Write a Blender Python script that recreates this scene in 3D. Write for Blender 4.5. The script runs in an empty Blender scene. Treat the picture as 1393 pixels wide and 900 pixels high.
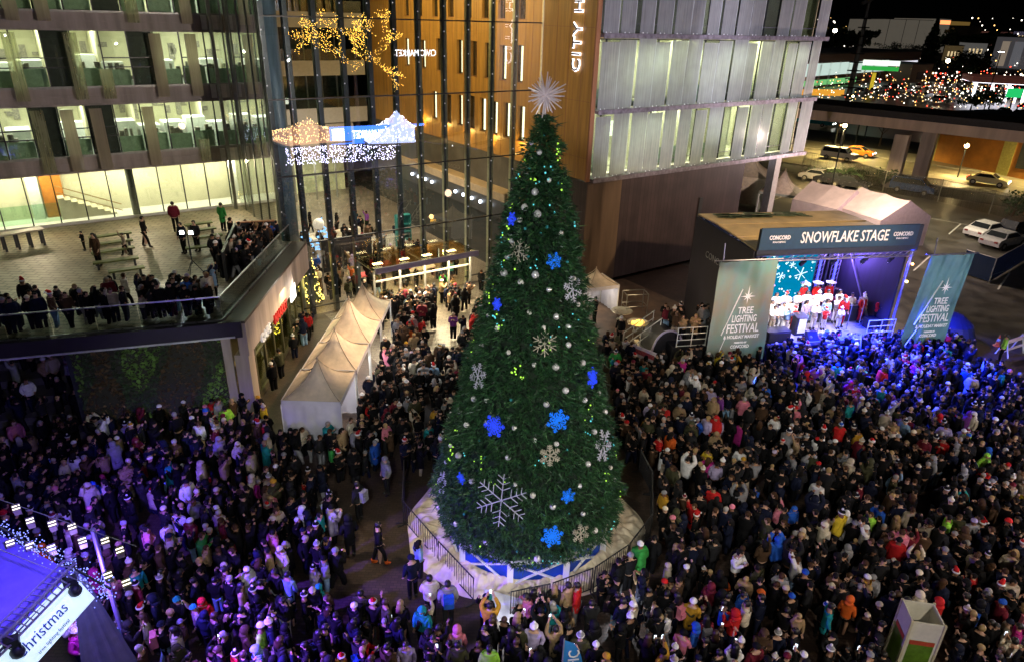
import bpy, bmesh, math, random
import numpy as np
from mathutils import Matrix, Vector
random.seed(7)
R = math.radians
sc = bpy.context.scene
COL = sc.collection

# ---------------------------------------------------------------- camera (one place, one lens)
F = 932.6; TH = R(24.511); RO = R(1.7377); CH = 17.0
_c, _s = math.cos(TH), math.sin(TH)
FW = np.array([0, _c, -_s]); UP = np.array([0, _s, _c]); RT = np.array([1., 0, 0])
R2 = math.cos(RO) * RT + math.sin(RO) * UP
U2 = -math.sin(RO) * RT + math.cos(RO) * UP
CO = np.array([0, 0, CH])
cam_d = bpy.data.cameras.new('camera'); cam = bpy.data.objects.new('camera', cam_d); COL.objects.link(cam)
cam_d.sensor_fit = 'HORIZONTAL'; cam_d.sensor_width = 36; cam_d.lens = F * 36 / 1393
cam_d.clip_start = 0.1; cam_d.clip_end = 9000
cam.matrix_world = Matrix((( R2[0], U2[0], -FW[0], 0), (R2[1], U2[1], -FW[1], 0), (R2[2], U2[2], -FW[2], CH), (0, 0, 0, 1)))
sc.camera = cam

def ray(x, y): return FW + R2 * (x - 696.5) / F - U2 * (y - 450) / F
def G(x, y, z=0):
    d = ray(x, y); return Vector(CO + d * (z - CH) / d[2])
def PL(x, y, p, n):
    d = ray(x, y); n = np.array(n, float); p = np.array(p, float)
    return Vector(CO + d * (((p - CO) @ n) / (d @ n)))
def VH(x, y, b):
    b = np.array(b, float); n = np.array([b[0], b[1], 0.]); return PL(x, y, b, n)
def PR(p):
    d = np.array(p, float) - CO; z = d @ FW
    return (696.5 + F * (d @ R2) / z, 450 - F * (d @ U2) / z, z)

# frames: UV = building grid (u along the facades, v away from the camera); SG = stage grid
UVT = Matrix.Rotation(R(90 - 54.69), 4, 'Z')
UVR = R(90 - 54.69)
def UV(u, v, z=0): return UVT @ Vector((u, v, z))
def toUV(p): return UVT.inverted() @ Vector(p)
SGR = R(90 - 78.457)
SGT = Matrix.Translation((12.2, 33.2, 0)) @ Matrix.Rotation(SGR, 4, 'Z')

# ---------------------------------------------------------------- materials
MATS = {}
def M(name, col=(.5, .5, .5), rough=.6, metal=0, var=.12, scale=4, bump=0.0, emit=None, es=0, spec=None, col2=None, kind='noise', coat=0):
    if name in MATS: return MATS[name]
    m = bpy.data.materials.new(name); m.use_nodes = True; MATS[name] = m
    nt = m.node_tree; N = nt.nodes; L = nt.links; b = N['Principled BSDF']
    b.inputs['Roughness'].default_value = rough; b.inputs['Metallic'].default_value = metal
    if name.startswith('cloth_'): spec = .15
    if spec is not None: b.inputs['Specular IOR Level'].default_value = spec
    if coat: b.inputs['Coat Weight'].default_value = coat
    c = (*col, 1)
    if var or col2:
        tc = N.new('ShaderNodeTexCoord')
        if kind == 'brick':
            t = N.new('ShaderNodeTexBrick'); t.inputs['Scale'].default_value = scale; t.inputs['Mortar Size'].default_value = .03
            t.inputs['Color1'].default_value = c; t.inputs['Color2'].default_value = (*[v * (1 - var) for v in col], 1)
            t.inputs['Mortar'].default_value = (*(col2 or [v * .45 for v in col]), 1)
            L.new(tc.outputs['Object'], t.inputs['Vector']); out = t.outputs['Color']; fac = t.outputs['Fac']
            n2 = N.new('ShaderNodeTexNoise'); n2.inputs['Scale'].default_value = .7; n2.inputs['Detail'].default_value = 5
            L.new(tc.outputs['Object'], n2.inputs['Vector'])
            mx = N.new('ShaderNodeMix'); mx.data_type = 'RGBA'; mx.blend_type = 'MULTIPLY'; mx.inputs[0].default_value = .7
            rmp = N.new('ShaderNodeMapRange'); rmp.inputs[1].default_value = .3; rmp.inputs[2].default_value = .7; rmp.inputs[3].default_value = .45; rmp.inputs[4].default_value = 1.25
            L.new(n2.outputs[0], rmp.inputs[0]); L.new(out, mx.inputs[6]); L.new(rmp.outputs[0], mx.inputs[7]); out = mx.outputs[2]
        else:
            t = N.new('ShaderNodeTexNoise'); t.inputs['Scale'].default_value = scale; t.inputs['Detail'].default_value = 6; t.inputs['Roughness'].default_value = .6
            if kind in ('streak', 'grain'):
                mp = N.new('ShaderNodeMapping'); mp.inputs['Scale'].default_value = (1, 1, .12) if kind == 'streak' else (1, 1, .06)
                L.new(tc.outputs['Object'], mp.inputs['Vector']); L.new(mp.outputs[0], t.inputs['Vector'])
            else: L.new(tc.outputs['Object'], t.inputs['Vector'])
            rp = N.new('ShaderNodeValToRGB'); rp.color_ramp.elements[0].position = .32; rp.color_ramp.elements[1].position = .68
            a = col2 or [v * (1 - var * 1.6) for v in col]
            rp.color_ramp.elements[0].color = (*a, 1); rp.color_ramp.elements[1].color = (*[min(1, v * (1 + var * .6)) for v in col], 1)
            L.new(t.outputs[0], rp.inputs[0]); out = rp.outputs[0]; fac = t.outputs[0]
            rr = N.new('ShaderNodeMapRange'); rr.inputs[3].default_value = max(.02, rough - .12); rr.inputs[4].default_value = min(1, rough + .12)
            L.new(t.outputs[0], rr.inputs[0]); L.new(rr.outputs[0], b.inputs['Roughness'])
        L.new(out, b.inputs['Base Color'])
        if bump:
            bp = N.new('ShaderNodeBump'); bp.inputs['Strength'].default_value = bump; bp.inputs['Distance'].default_value = .05
            L.new(fac, bp.inputs['Height']); L.new(bp.outputs[0], b.inputs['Normal'])
    else: b.inputs['Base Color'].default_value = c
    if emit:
        b.inputs['Emission Color'].default_value = (*emit, 1); b.inputs['Emission Strength'].default_value = es
        if es < 3: m.cycles.emission_sampling = 'NONE'
    return m

def E(name, col, s, sample=False):
    if name in MATS: return MATS[name]
    m = bpy.data.materials.new(name); m.use_nodes = True; MATS[name] = m
    nt = m.node_tree; nt.nodes.clear()
    e = nt.nodes.new('ShaderNodeEmission'); o = nt.nodes.new('ShaderNodeOutputMaterial')
    e.inputs[0].default_value = (*col, 1); e.inputs[1].default_value = s
    nt.links.new(e.outputs[0], o.inputs[0])
    m.cycles.emission_sampling = 'AUTO' if sample else 'NONE'
    return m

def glass(name, tint=(.9, .95, .92), gl=.08, rough=.01, frost=0, fcol=(.7, .7, .75)):
    if name in MATS: return MATS[name]
    m = bpy.data.materials.new(name); m.use_nodes = True; MATS[name] = m
    nt = m.node_tree; nt.nodes.clear(); N = nt.nodes; L = nt.links
    o = N.new('ShaderNodeOutputMaterial'); t = N.new('ShaderNodeBsdfTransparent'); t.inputs[0].default_value = (*tint, 1)
    g = N.new('ShaderNodeBsdfGlossy'); g.inputs['Roughness'].default_value = rough; g.inputs['Color'].default_value = (.9, .93, .95, 1)
    lw = N.new('ShaderNodeLayerWeight'); lw.inputs[0].default_value = .35
    mr = N.new('ShaderNodeMapRange'); mr.inputs[3].default_value = gl; mr.inputs[4].default_value = min(1, gl + .6)
    L.new(lw.outputs['Fresnel'], mr.inputs[0])
    mx = N.new('ShaderNodeMixShader'); L.new(mr.outputs[0], mx.inputs[0]); L.new(g.outputs[0], mx.inputs[2])
    if frost:
        d = N.new('ShaderNodeBsdfDiffuse'); tl = N.new('ShaderNodeBsdfTranslucent')
        d.inputs[0].default_value = (*fcol, 1); tl.inputs[0].default_value = (*fcol, 1)
        a = N.new('ShaderNodeMixShader'); a.inputs[0].default_value = .58; L.new(d.outputs[0], a.inputs[1]); L.new(tl.outputs[0], a.inputs[2])
        tc = N.new('ShaderNodeTexCoord'); nz = N.new('ShaderNodeTexNoise'); nz.inputs['Scale'].default_value = 1.1; nz.inputs['Detail'].default_value = 5
        L.new(tc.outputs['Object'], nz.inputs[0]); r2 = N.new('ShaderNodeMapRange'); r2.inputs[1].default_value = .3; r2.inputs[2].default_value = .7
        r2.inputs[3].default_value = frost - .13; r2.inputs[4].default_value = min(1, frost + .13); wv = N.new('ShaderNodeTexNoise'); mpp = N.new('ShaderNodeMapping'); mpp.inputs['Scale'].default_value = (9, 9, .25); L.new(tc.outputs['Object'], mpp.inputs[0]); L.new(mpp.outputs[0], wv.inputs[0]); wv.inputs['Scale'].default_value = 1.5
        mm_ = N.new('ShaderNodeMix'); mm_.inputs[0].default_value = .6; L.new(nz.outputs[0], mm_.inputs[2]); L.new(wv.outputs[0], mm_.inputs[3]); L.new(mm_.outputs[0], r2.inputs[0])
        b = N.new('ShaderNodeMixShader'); L.new(r2.outputs[0], b.inputs[0]); L.new(t.outputs[0], b.inputs[1]); L.new(a.outputs[0], b.inputs[2])
        L.new(b.outputs[0], mx.inputs[1])
    else: L.new(t.outputs[0], mx.inputs[1])
    L.new(mx.outputs[0], o.inputs[0])
    return m

# ---------------------------------------------------------------- object helpers
INV = {}
def setp(o, label=None, cat=None, group=None, kind=None):
    if label: o['label'] = label
    if cat: o['category'] = cat
    if group: o['group'] = group
    if kind: o['kind'] = kind
    return o
def thing(name, label, cat, loc=(0, 0, 0), rz=0, group=None, kind=None):
    o = bpy.data.objects.new(name, None); COL.objects.link(o); o.empty_display_size = .3
    o.location = loc; o.rotation_euler = (0, 0, rz)
    INV[o.name] = (Matrix.Translation(Vector(loc)) @ Matrix.Rotation(rz, 4, 'Z')).inverted()
    return setp(o, label, cat, group, kind)
def copy_tree(o, loc, rz=None, label=None, scale=None):
    c = o.copy(); COL.objects.link(c); c.location = loc
    if rz is not None: c.rotation_euler = (0, 0, rz)
    if label: c['label'] = label
    if scale: c.scale = scale
    for ch in list(o.children):
        d = ch.copy(); COL.objects.link(d); d.parent = c
        for g in list(ch.children):
            h = g.copy(); COL.objects.link(h); h.parent = d
    return c

class MB:
    def __init__(s, T=None): s.v = []; s.f = []; s.m = []; s.T = T
    def add(s, vs, fs, m=0):
        k = len(s.v)
        if s.T is not None: vs = [s.T @ Vector(v) for v in vs]
        s.v += [tuple(v) for v in vs]; s.f += [tuple(i + k for i in f) for f in fs]; s.m += [m] * len(fs)
        return s
    def box(s, x0, y0, z0, x1, y1, z1, m=0):
        return s.add([(x0, y0, z0), (x1, y0, z0), (x1, y1, z0), (x0, y1, z0), (x0, y0, z1), (x1, y0, z1), (x1, y1, z1), (x0, y1, z1)],
                     [(0, 3, 2, 1), (4, 5, 6, 7), (0, 1, 5, 4), (1, 2, 6, 5), (2, 3, 7, 6), (3, 0, 4, 7)], m)
    def obox(s, c, size, rz=0, m=0, rx=0, ry=0):
        T = Matrix.Translation(Vector(c)) @ Matrix.Rotation(rz, 4, 'Z') @ Matrix.Rotation(ry, 4, 'Y') @ Matrix.Rotation(rx, 4, 'X')
        a, b, d = [q / 2 for q in size]
        vs = [T @ Vector(p) for p in [(-a, -b, -d), (a, -b, -d), (a, b, -d), (-a, b, -d), (-a, -b, d), (a, -b, d), (a, b, d), (-a, b, d)]]
        return s.add(vs, [(0, 3, 2, 1), (4, 5, 6, 7), (0, 1, 5, 4), (1, 2, 6, 5), (2, 3, 7, 6), (3, 0, 4, 7)], m)
    def bar(s, p, q, w, h=None, m=0):   # rectangular bar from p to q
        p, q = Vector(p), Vector(q); d = (q - p); h = h or w
        if d.length < 1e-6: return s
        z = d.normalized(); x = z.cross(Vector((0, 0, 1)))
        if x.length < 1e-3: x = Vector((1, 0, 0))
        x.normalize(); y = z.cross(x)
        vs = []
        for c in (p, q):
            for a, b in ((-1, -1), (1, -1), (1, 1), (-1, 1)): vs.append(c + x * a * w / 2 + y * b * h / 2)
        return s.add(vs, [(0, 1, 2, 3), (7, 6, 5, 4), (0, 4, 5, 1), (1, 5, 6, 2), (2, 6, 7, 3), (3, 7, 4, 0)], m)
    def tube(s, pts, r, n=8, m=0, r1=None):
        pts = [Vector(p) for p in pts]; k = len(pts); vs = []; fs = []
        for i, p in enumerate(pts):
            d = (pts[min(i + 1, k - 1)] - pts[max(i - 1, 0)]).normalized()
            x = d.cross(Vector((0, 0, 1)))
            if x.length < 1e-3: x = Vector((1, 0, 0))
            x.normalize(); y = d.cross(x); rr = r if r1 is None else r + (r1 - r) * i / (k - 1)
            for j in range(n):
                a = 2 * math.pi * j / n; vs.append(p + x * math.cos(a) * rr + y * math.sin(a) * rr)
        for i in range(k - 1):
            for j in range(n):
                fs.append((i * n + j, i * n + (j + 1) % n, (i + 1) * n + (j + 1) % n, (i + 1) * n + j))
        fs.append(tuple(range(n - 1, -1, -1))); fs.append(tuple(range((k - 1) * n, k * n)))
        return s.add(vs, fs, m)
    def prism(s, poly, z0, z1, m=0):
        n = len(poly); vs = [(p[0], p[1], z0) for p in poly] + [(p[0], p[1], z1) for p in poly]
        a = sum(poly[i][0] * poly[(i + 1) % n][1] - poly[(i + 1) % n][0] * poly[i][1] for i in range(n))
        fs = [tuple(range(n - 1, -1, -1)), tuple(range(n, 2 * n))] + [(i, (i + 1) % n, n + (i + 1) % n, n + i) for i in range(n)]
        if a < 0: fs = [tuple(reversed(f)) for f in fs]
        return s.add(vs, fs, m)
    def lathe(s, c, prof, n=16, m=0):
        vs = []; fs = []; k = len(prof)
        for r, z in prof:
            for j in range(n):
                a = 2 * math.pi * j / n; vs.append((c[0] + r * math.cos(a), c[1] + r * math.sin(a), c[2] + z))
        for i in range(k - 1):
            for j in range(n): fs.append((i * n + j, i * n + (j + 1) % n, (i + 1) * n + (j + 1) % n, (i + 1) * n + j))
        fs.append(tuple(range(n - 1, -1, -1))); fs.append(tuple(range((k - 1) * n, k * n)))
        return s.add(vs, fs, m)
    def ball(s, c, r, n=8, k=6, m=0, sc_=(1, 1, 1)):
        pr = [(max(1e-4, r * math.sin(math.pi * i / k)) , -r * math.cos(math.pi * i / k)) for i in range(k + 1)]
        vs = []; fs = []
        for rr, z in pr:
            for j in range(n):
                a = 2 * math.pi * j / n; vs.append((c[0] + rr * math.cos(a) * sc_[0], c[1] + rr * math.sin(a) * sc_[1], c[2] + z * sc_[2]))
        for i in range(k):
            for j in range(n): fs.append((i * n + j, i * n + (j + 1) % n, (i + 1) * n + (j + 1) % n, (i + 1) * n + j))
        return s.add(vs, fs, m)
    def quad(s, a, b, c, d, m=0): return s.add([a, b, c, d], [(0, 1, 2, 3)], m)
    def slab(s, a, b, c, d, t, m=0):   # quad with thickness t along its normal
        a, b, c, d = [Vector(p) for p in (a, b, c, d)]; n = (b - a).cross(d - a).normalized() * t
        return s.add([a, b, c, d, a - n, b - n, c - n, d - n], [(0, 1, 2, 3), (7, 6, 5, 4), (4, 5, 1, 0), (5, 6, 2, 1), (6, 7, 3, 2), (7, 4, 0, 3)], m)
    def build(s, name, mats, parent=None, smooth=False, loc=None, rz=0, label=None, cat=None, group=None, kind=None):
        if not isinstance(mats, (list, tuple)): mats = [mats]
        me = bpy.data.meshes.new(name)
        if parent is not None: T = INV[parent.name]
        elif loc is not None: T = (Matrix.Translation(Vector(loc)) @ Matrix.Rotation(rz, 4, 'Z')).inverted()
        else: T = None
        vs = np.array(s.v, float)
        if T is not None and len(vs):
            A = np.array(T); vs = vs @ A[:3, :3].T + A[:3, 3]
        me.from_pydata(vs.tolist(), [], s.f); me.validate(clean_customdata=False)
        if len(me.polygons) == len(s.m): me.polygons.foreach_set('material_index', s.m)
        if smooth: me.polygons.foreach_set('use_smooth', [True] * len(me.polygons))
        for m in mats: me.materials.append(m)
        o = bpy.data.objects.new(name, me); COL.objects.link(o)
        if parent is not None: o.parent = parent; INV[o.name] = INV[parent.name]
        elif loc is not None: o.location = loc; o.rotation_euler = (0, 0, rz)
        if parent is None: INV[o.name] = T or Matrix.Identity(4)
        return setp(o, label, cat, group, kind)

_txt = {}
def text_mesh(txt, size, depth, bold=0):
    cu = bpy.data.curves.new('t', 'FONT'); cu.body = txt; cu.size = size; cu.extrude = depth; cu.offset = bold; cu.align_x = 'CENTER'; cu.align_y = 'CENTER'; cu.resolution_u = 2
    ob = bpy.data.objects.new('t', cu); COL.objects.link(ob); dg = bpy.context.evaluated_depsgraph_get()
    me = bpy.data.meshes.new_from_object(ob.evaluated_get(dg)); bpy.data.objects.remove(ob); return me
def text(name, txt, size, pos, xdir, updir, mat, parent, depth=.015, bold=0, width=None):
    """flat letters: pos = centre, xdir = reading direction, updir = up of the letters"""
    me = text_mesh(txt, size, depth, bold); me.name = name
    n = len(me.vertices); co = np.empty(n * 3); me.vertices.foreach_get('co', co); co = co.reshape(-1, 3)
    if width:
        w = co[:, 0].max() - co[:, 0].min(); co[:, 0] *= width / w
    x = Vector(xdir).normalized(); y = Vector(updir); y = (y - x * y.dot(x)).normalized(); z = x.cross(y)
    T = Matrix(((x[0], y[0], z[0], pos[0]), (x[1], y[1], z[1], pos[1]), (x[2], y[2], z[2], pos[2]), (0, 0, 0, 1)))
    if parent is not None: T = INV[parent.name] @ T
    A = np.array(T); co = co @ A[:3, :3].T + A[:3, 3]
    me.vertices.foreach_set('co', co.ravel()); me.materials.clear(); me.materials.append(mat)
    o = bpy.data.objects.new(name, me); COL.objects.link(o)
    if parent is not None: o.parent = parent; INV[o.name] = INV[parent.name]
    return o

def area(name, loc, target, power, col, sx, sy=None, spread=180):
    l = bpy.data.lights.new(name, 'AREA'); l.energy = power; l.color = col; l.shape = 'RECTANGLE'; l.size = sx; l.size_y = sy or sx; l.spread = R(spread)
    o = bpy.data.objects.new(name, l); COL.objects.link(o); o.location = loc
    o.rotation_euler = (Vector(target) - Vector(loc)).to_track_quat('-Z', 'Y').to_euler(); return o
def spot(name, loc, target, power, col, ang=60, blend=.6, r=.15):
    l = bpy.data.lights.new(name, 'SPOT'); l.energy = power; l.color = col; l.spot_size = R(ang); l.spot_blend = blend; l.shadow_soft_size = r
    o = bpy.data.objects.new(name, l); COL.objects.link(o); o.location = loc
    o.rotation_euler = (Vector(target) - Vector(loc)).to_track_quat('-Z', 'Y').to_euler(); return o
def point(name, loc, power, col, r=.15):
    l = bpy.data.lights.new(name, 'POINT'); l.energy = power; l.color = col; l.shadow_soft_size = r
    o = bpy.data.objects.new(name, l); COL.objects.link(o); o.location = loc; return o
# ================================================================ world, sky
w = bpy.data.worlds.new('World'); sc.world = w; w.use_nodes = True
nt = w.node_tree; bg = nt.nodes['Background']; sky = nt.nodes.new('ShaderNodeTexSky'); sky.sky_type = 'NISHITA'; sky.sun_disc = False
sky.sun_elevation = R(32); sky.sun_rotation = R(200)
nt.links.new(sky.outputs[0], bg.inputs[0]); bg.inputs[1].default_value = .0004
sl = bpy.data.lights.new('moon', 'SUN'); sl.energy = .02; sl.angle = R(.5); sl.color = (1, .95, .88)
so = bpy.data.objects.new('moon', sl); COL.objects.link(so)
_sd = Vector((math.sin(R(200)) * math.cos(R(32)), math.cos(R(200)) * math.cos(R(32)), math.sin(R(32))))
so.rotation_euler = (-_sd).to_track_quat('-Z', 'Y').to_euler()

# ================================================================ ground
m_asph = M('night_asphalt', (.09, .085, .07), .33, var=.45, scale=.6, bump=.15)
m_pave = M('brick_paving', (.085, .055, .04), .5, var=.4, scale=2.2, kind='brick', bump=.3)
m_plaza = M('plaza_stone', (.22, .19, .15), .45, var=.2, scale=1.1, kind='brick', bump=.15)
g = MB(); g.quad((-900, -300, 0), (3500, -300, 0), (3500, 4500, 0), (-900, 4500, 0)); g.build('ground', M('far_ground', (.035, .035, .032), .8, var=.3, scale=.05), kind='structure')
g = MB(); g.quad((-45, -12, .004), (34, -12, .004), (34, 52, .004), (-45, 52, .004)); g.build('plaza_paving', m_pave, kind='structure')
# lighter stone by the doors
g = MB(UVT); g.quad((13, 30.5, .008), (28.5, 30.5, .008), (28.5, 38.4, .008), (13, 38.4, .008)); g.build('entrance_paving', m_plaza, kind='structure')
g = MB(UVT); g.quad((11, 38.7, .008), (29, 38.7, .008), (29, 70, .008), (11, 70, .008)); g.build('hall_floor', M('hall_floor', (.32, .26, .2), .35, var=.15, scale=1.2, kind='brick'), kind='structure')
# dark platform beside the stage
g = MB(UVT); g.box(24.2, 22.4, .0, 33, 33.1, .35); g.build('side_platform', M('deck_boards', (.17, .11, .07), .5, var=.35, scale=1.2, bump=.2), kind='structure')
# asphalt of the parking lot and the streets beyond
rd = Vector((.755, -.656, 0)); rn = Vector((.656, .755, 0))
def RQ(c, a0, a1, b0, b1, z): c = Vector(c); return [tuple(c + rd * a + rn * b + Vector((0, 0, z))) for a, b in ((a0, b0), (a1, b0), (a1, b1), (a0, b1))]
c0 = G(1229, 253)     # between the two rail piers
g = MB(); g.quad(*RQ(c0, -60, 60, -46, -3, .006)); g.build('parking_lot', m_asph, kind='structure')
g = MB(); g.quad(*RQ(c0, -60, 70, 3.2, 18, .006)); g.quad(*RQ(c0, -48, -28, 18, 80, .0065)); g.build('road', M('wet_road', (.2, .18, .12), .38, var=.4, scale=.5, bump=.12), kind='structure')
g = MB(); g.quad(*RQ(c0, -27, 70, 18, 26, .1)); g.quad(*RQ(c0, -27, 70, 17.95, 18.05, .05)); g.build('pavement', M('pavement', (.2, .18, .13), .35, var=.25, scale=.8), kind='structure')
g = MB()
for a0, a1 in ((-27.2, 70),): g.bar(c0 + rd * a0 + rn * 18 + Vector((0, 0, .06)), c0 + rd * a1 + rn * 18 + Vector((0, 0, .06)), .2, .13)
g.bar(c0 + rd * -27 + rn * 3 + Vector((0, 0, .06)), c0 + rd * 70 + rn * 3 + Vector((0, 0, .06)), .2, .13)
g.build('kerb', M('kerb_stone', (.3, .28, .24), .6), kind='structure')
g = MB()
mk = M('road_paint', (.6, .6, .52), .5, var=.25, scale=3)
for i in range(12): g.quad(*RQ(c0, -26 - 0, -22, 3.6 + i * 1.2, 4.2 + i * 1.2, .012))
for i in range(9): g.quad(*RQ(c0, -46 + i * 2.0, -45 + i * 2.0, 19, 23, .012))
for i in range(14): g.quad(*RQ(c0, -20 + i * 6, -17 + i * 6, 10.5, 10.65, .012))
for i in range(9):
    g.quad(*RQ(c0, -8 + i * 2.8, -7.88 + i * 2.8, -20, -14.8, .012))
    g.quad(*RQ(c0, -2 + i * 2.8, -1.88 + i * 2.8, -34, -28.8, .012))
g.quad(*RQ(c0, -8, 16, -14.9, -14.78, .012)); g.build('road_marking', mk, kind='structure')
g = MB(); g.quad(*RQ(c0, -34, -12, -14, -7, .02)); g.build('lawn', M('lawn', (.05, .1, .02), .9, var=.5, scale=6, bump=.4), kind='structure')
# far car park
g = MB(); g.quad(*RQ(c0, -90, 190, 40, 210, .006)); g.build('far_car_park', m_asph, kind='structure')
# hills behind the town
hx, hy = 60, 6; vs = []; fs = []
for j in range(hy):
    for i in range(hx):
        x = -400 + i * 65; y = 1500 + j * 260
        z = (0, 60, 135, 165, 150, 120)[j] * (.72 + .28 * math.sin(i * .33) + .1 * math.sin(i * 1.7)) - (2 if j == 0 else 0)
        vs.append((x, y + 40 * math.sin(i * .6), max(z, -1)))
for j in range(hy - 1):
    for i in range(hx - 1): a = j * hx + i; fs.append((a, a + 1, a + hx + 1, a + hx))
g = MB(); g.add(vs, fs); g.build('hills', M('wooded_hills', (.02, .025, .02), .95, var=.5, scale=.01), kind='structure', smooth=True)

# ================================================================ left office building
m_band = M('brown_band', (.32, .27, .25), .6, var=.25, scale=1.5, kind='streak')
m_fin = glass('khaki_fin', (.9, .9, .75), .05, frost=.78, fcol=(.62, .54, .42))
m_finp = glass('pale_fin', (.92, .95, .8), .05, frost=.35, fcol=(.75, .72, .5))
m_black = M('black_steel', (.015, .016, .018), .4, var=.2)
m_grey = M('grey_steel', (.3, .3, .27), .4, metal=.3, var=.15)
m_cream = M('cream_wall', (.72, .68, .52), .7, var=.07, scale=1)
m_off = M('office_wall', (.7, .66, .45), .7, var=.12, scale=.8)
m_white = M('white_paint', (.78, .78, .74), .5, var=.06)
m_oglass = glass('office_glass', (.9, .95, .87), .06)
m_deskg = M('green_partition', (.42, .6, .44), .4, var=.15)
m_slab = M('ceiling_slab', (.5, .5, .4), .7, var=.1)
m_dark = M('dark_panel', (.03, .035, .04), .5, var=.3)
m_clt = E('ceiling_light', (.93, 1, .72), 16, True)
m_carpet = M('office_carpet', (.12, .13, .12), .9, var=.2)
TZ_ = 4.94
ob = thing('office_building', 'office building with lit green glass floors, brown bands and tall fins above the terrace', 'building', UV(-6, 47.9, 4.94), UVR)
V0 = 47.9; UL, URR = -9.4, 13.3
levels = [(8.05, 8.95, 11.8), (11.8, 12.75, 15.75), (15.75, 16.7, 19.7), (19.7, 20.6, 23)]
for a, b_, c in levels:
    g = MB(UVT); g.box(UL, V0 - .12, a, URR, V0 + .25, b_); g.box(UL, V0 - .22, a - .06, URR, V0 - .1, a + .04); g.box(UL, V0 - .2, b_ - .08, URR, V0 - .1, b_ + .04, 1); g.box(UL, V0 - .16, a + .4, URR, V0 - .119, a + .47)
    g.build('floor_band', [m_band, m_grey], ob)
    g = MB(UVT); g.box(UL, V0 + .25, a + .35, URR, 58, b_ - .3); g.build('floor_slab', m_slab, ob)
rr = random.Random(3)
for li, (a, z0, z1) in enumerate(levels[:3]):
    # glazing of one storey: mullions part of the window band
    g = MB(UVT)
    for k in range(17):
        u = UL + .0 + k * 1.4 + .1
        g.box(u - .035, V0 - .03, z0, u + .035, V0 + .09, z1)
    for k in range(16):
        if rr.random() < .45:
            u = UL + .1 + k * 1.4; g.box(u + .035, V0 - .02, z0 + 1.0, u + 1.365, V0 + .07, z0 + 1.06); g.box(u + .035, V0 - .02, z0 + 1.5, u + 1.365, V0 + .07, z0 + 1.56)
    fr = g.build('window_frame', m_black, ob)
    g = MB(UVT)
    g.box(UL, V0 + .02, z0, URR, V0 + .035, z1); g.build('window_glass', m_oglass, fr)
    # rooms
    g = MB(UVT); g.box(UL, 55.0, z0, URR, 55.2, z1 + .3); g.box(UL, V0 + .3, z0 - .3, URR, 55, z0 - .2, 1)
    for u in [UL + 1.5 + 2.8 * k + rr.choice((0, 1.4)) for k in range(7)]:
        if rr.random() < .7: g.box(u, 50.2 + rr.random() * 2, z0 - .2, u + .12, 55, z1 + .25)
    g.build('room_wall', [m_off, m_carpet], ob)
    lit = [rr.random() for _ in range(16)]
    g = MB(UVT)
    for k in range(16):
        u = UL + .1 + k * 1.4
        if lit[k] < .68:
            g.box(u + .2, 49.3, z1 + .2, u + 1.2, 49.55, z1 + .24); g.box(u + .2, 52.2, z1 + .2, u + 1.2, 52.45, z1 + .24)
    g.build('ceiling_lamp', m_clt, ob)
    g = MB(UVT); g2 = MB(UVT); g3 = MB(UVT); g4 = MB(UVT)
    for k in range(16):
        u = UL + .1 + k * 1.4; r_ = rr.random()
        if lit[k] < .8:
            g.box(u + .05, 48.5, z0 - .2, u + 1.35, 48.56, z0 + .85 + (.1 * (k % 2)))           # partition
            if r_ < .8: g2.box(u + .1, 50 + rr.random(), z0 - .2, u + 1.3, 51.6, z0 + 1.0 + .6 * rr.random())
            for q in range(5):
                x = u + .1 + rr.random() * 1.1; h = .1 + .35 * rr.random(); g3.box(x, 48.62, z0 + .7, x + .08 + .22 * rr.random(), 48.9, z0 + .85 + h)
            for q in range(3):
                x = u + .1 + rr.random() * 1.; g3.box(x, 54.9, z0 + .9 + rr.random(), x + .35, 54.98, z0 + 1.3 + rr.random() * .9)
        else:
            g4.box(u + .04, V0 + .18, z0, u + 1.36, V0 + .22, z1 - (0 if r_ < .7 else 1.3))
    g.build('desk_screen', m_deskg, ob); g2.build('filing_cabinet', m_white, ob); g3.build('desk_clutter', M('desk_clutter', (.12, .11, .1), .6, var=.6, scale=9, col2=(.5, .45, .35)), ob); g4.build('closed_blind', m_dark, ob)
    for k in range(3):
        area('room_light', UV(UL + 4 + k * 7.5, 51, z1 + .15), UV(UL + 4 + k * 7.5, 51.2, z0), 640, (1, 1, .9), 5.5, 3)
fins = {0: [(.9, 8.15, 11.6, 1), (2.3, 8.15, 11.6, 0), (3.75, 8.15, 11.6, 0), (6.45, 8.15, 9.4, 0), (6.45, 9.4, 11.6, 0), (9.35, 8.15, 9.5, 1), (-2.0, 8.15, 11.6, 0)],
        1: [(.48, 12.1, 15.6, 1), (3.29, 12.1, 15.6, 1), (4.69, 12.1, 13.7, 1), (7.53, 12.1, 15.6, 0), (9.45, 12.1, 15.6, 0), (-2.3, 12.1, 15.6, 0)],
        2: [(.9, 16.15, 19.5, 0), (2.3, 16.15, 19.5, 0), (6.6, 16.15, 19.5, 1), (9.45, 16.15, 19.5, 0), (-1.9, 16.15, 19.5, 1)]}
for li in fins:
    for u, a, b_, k in fins[li]:
        g = MB(UVT); g.box(u - .33, V0 - .5, a, u + .3, V0 - .46, b_); g.box(u - .05, V0 - .46, a + .1, u + .05, V0 - .1, a + .16, 1)
        g.build('fin', [m_finp if k else m_fin, m_grey], ob)
g = MB(UVT)
g.box(10.55, V0 - .75, 4.95, 10.75, V0 - .55, 23)
for z in (8.0, 11.9, 15.8): g.box(10.2, V0 - .5, z + .05, 10.5, V0 - .4, z + .85, 1); g.box(10.8, V0 - .5, z + .05, 11.1, V0 - .4, z + .85, 1)
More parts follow.
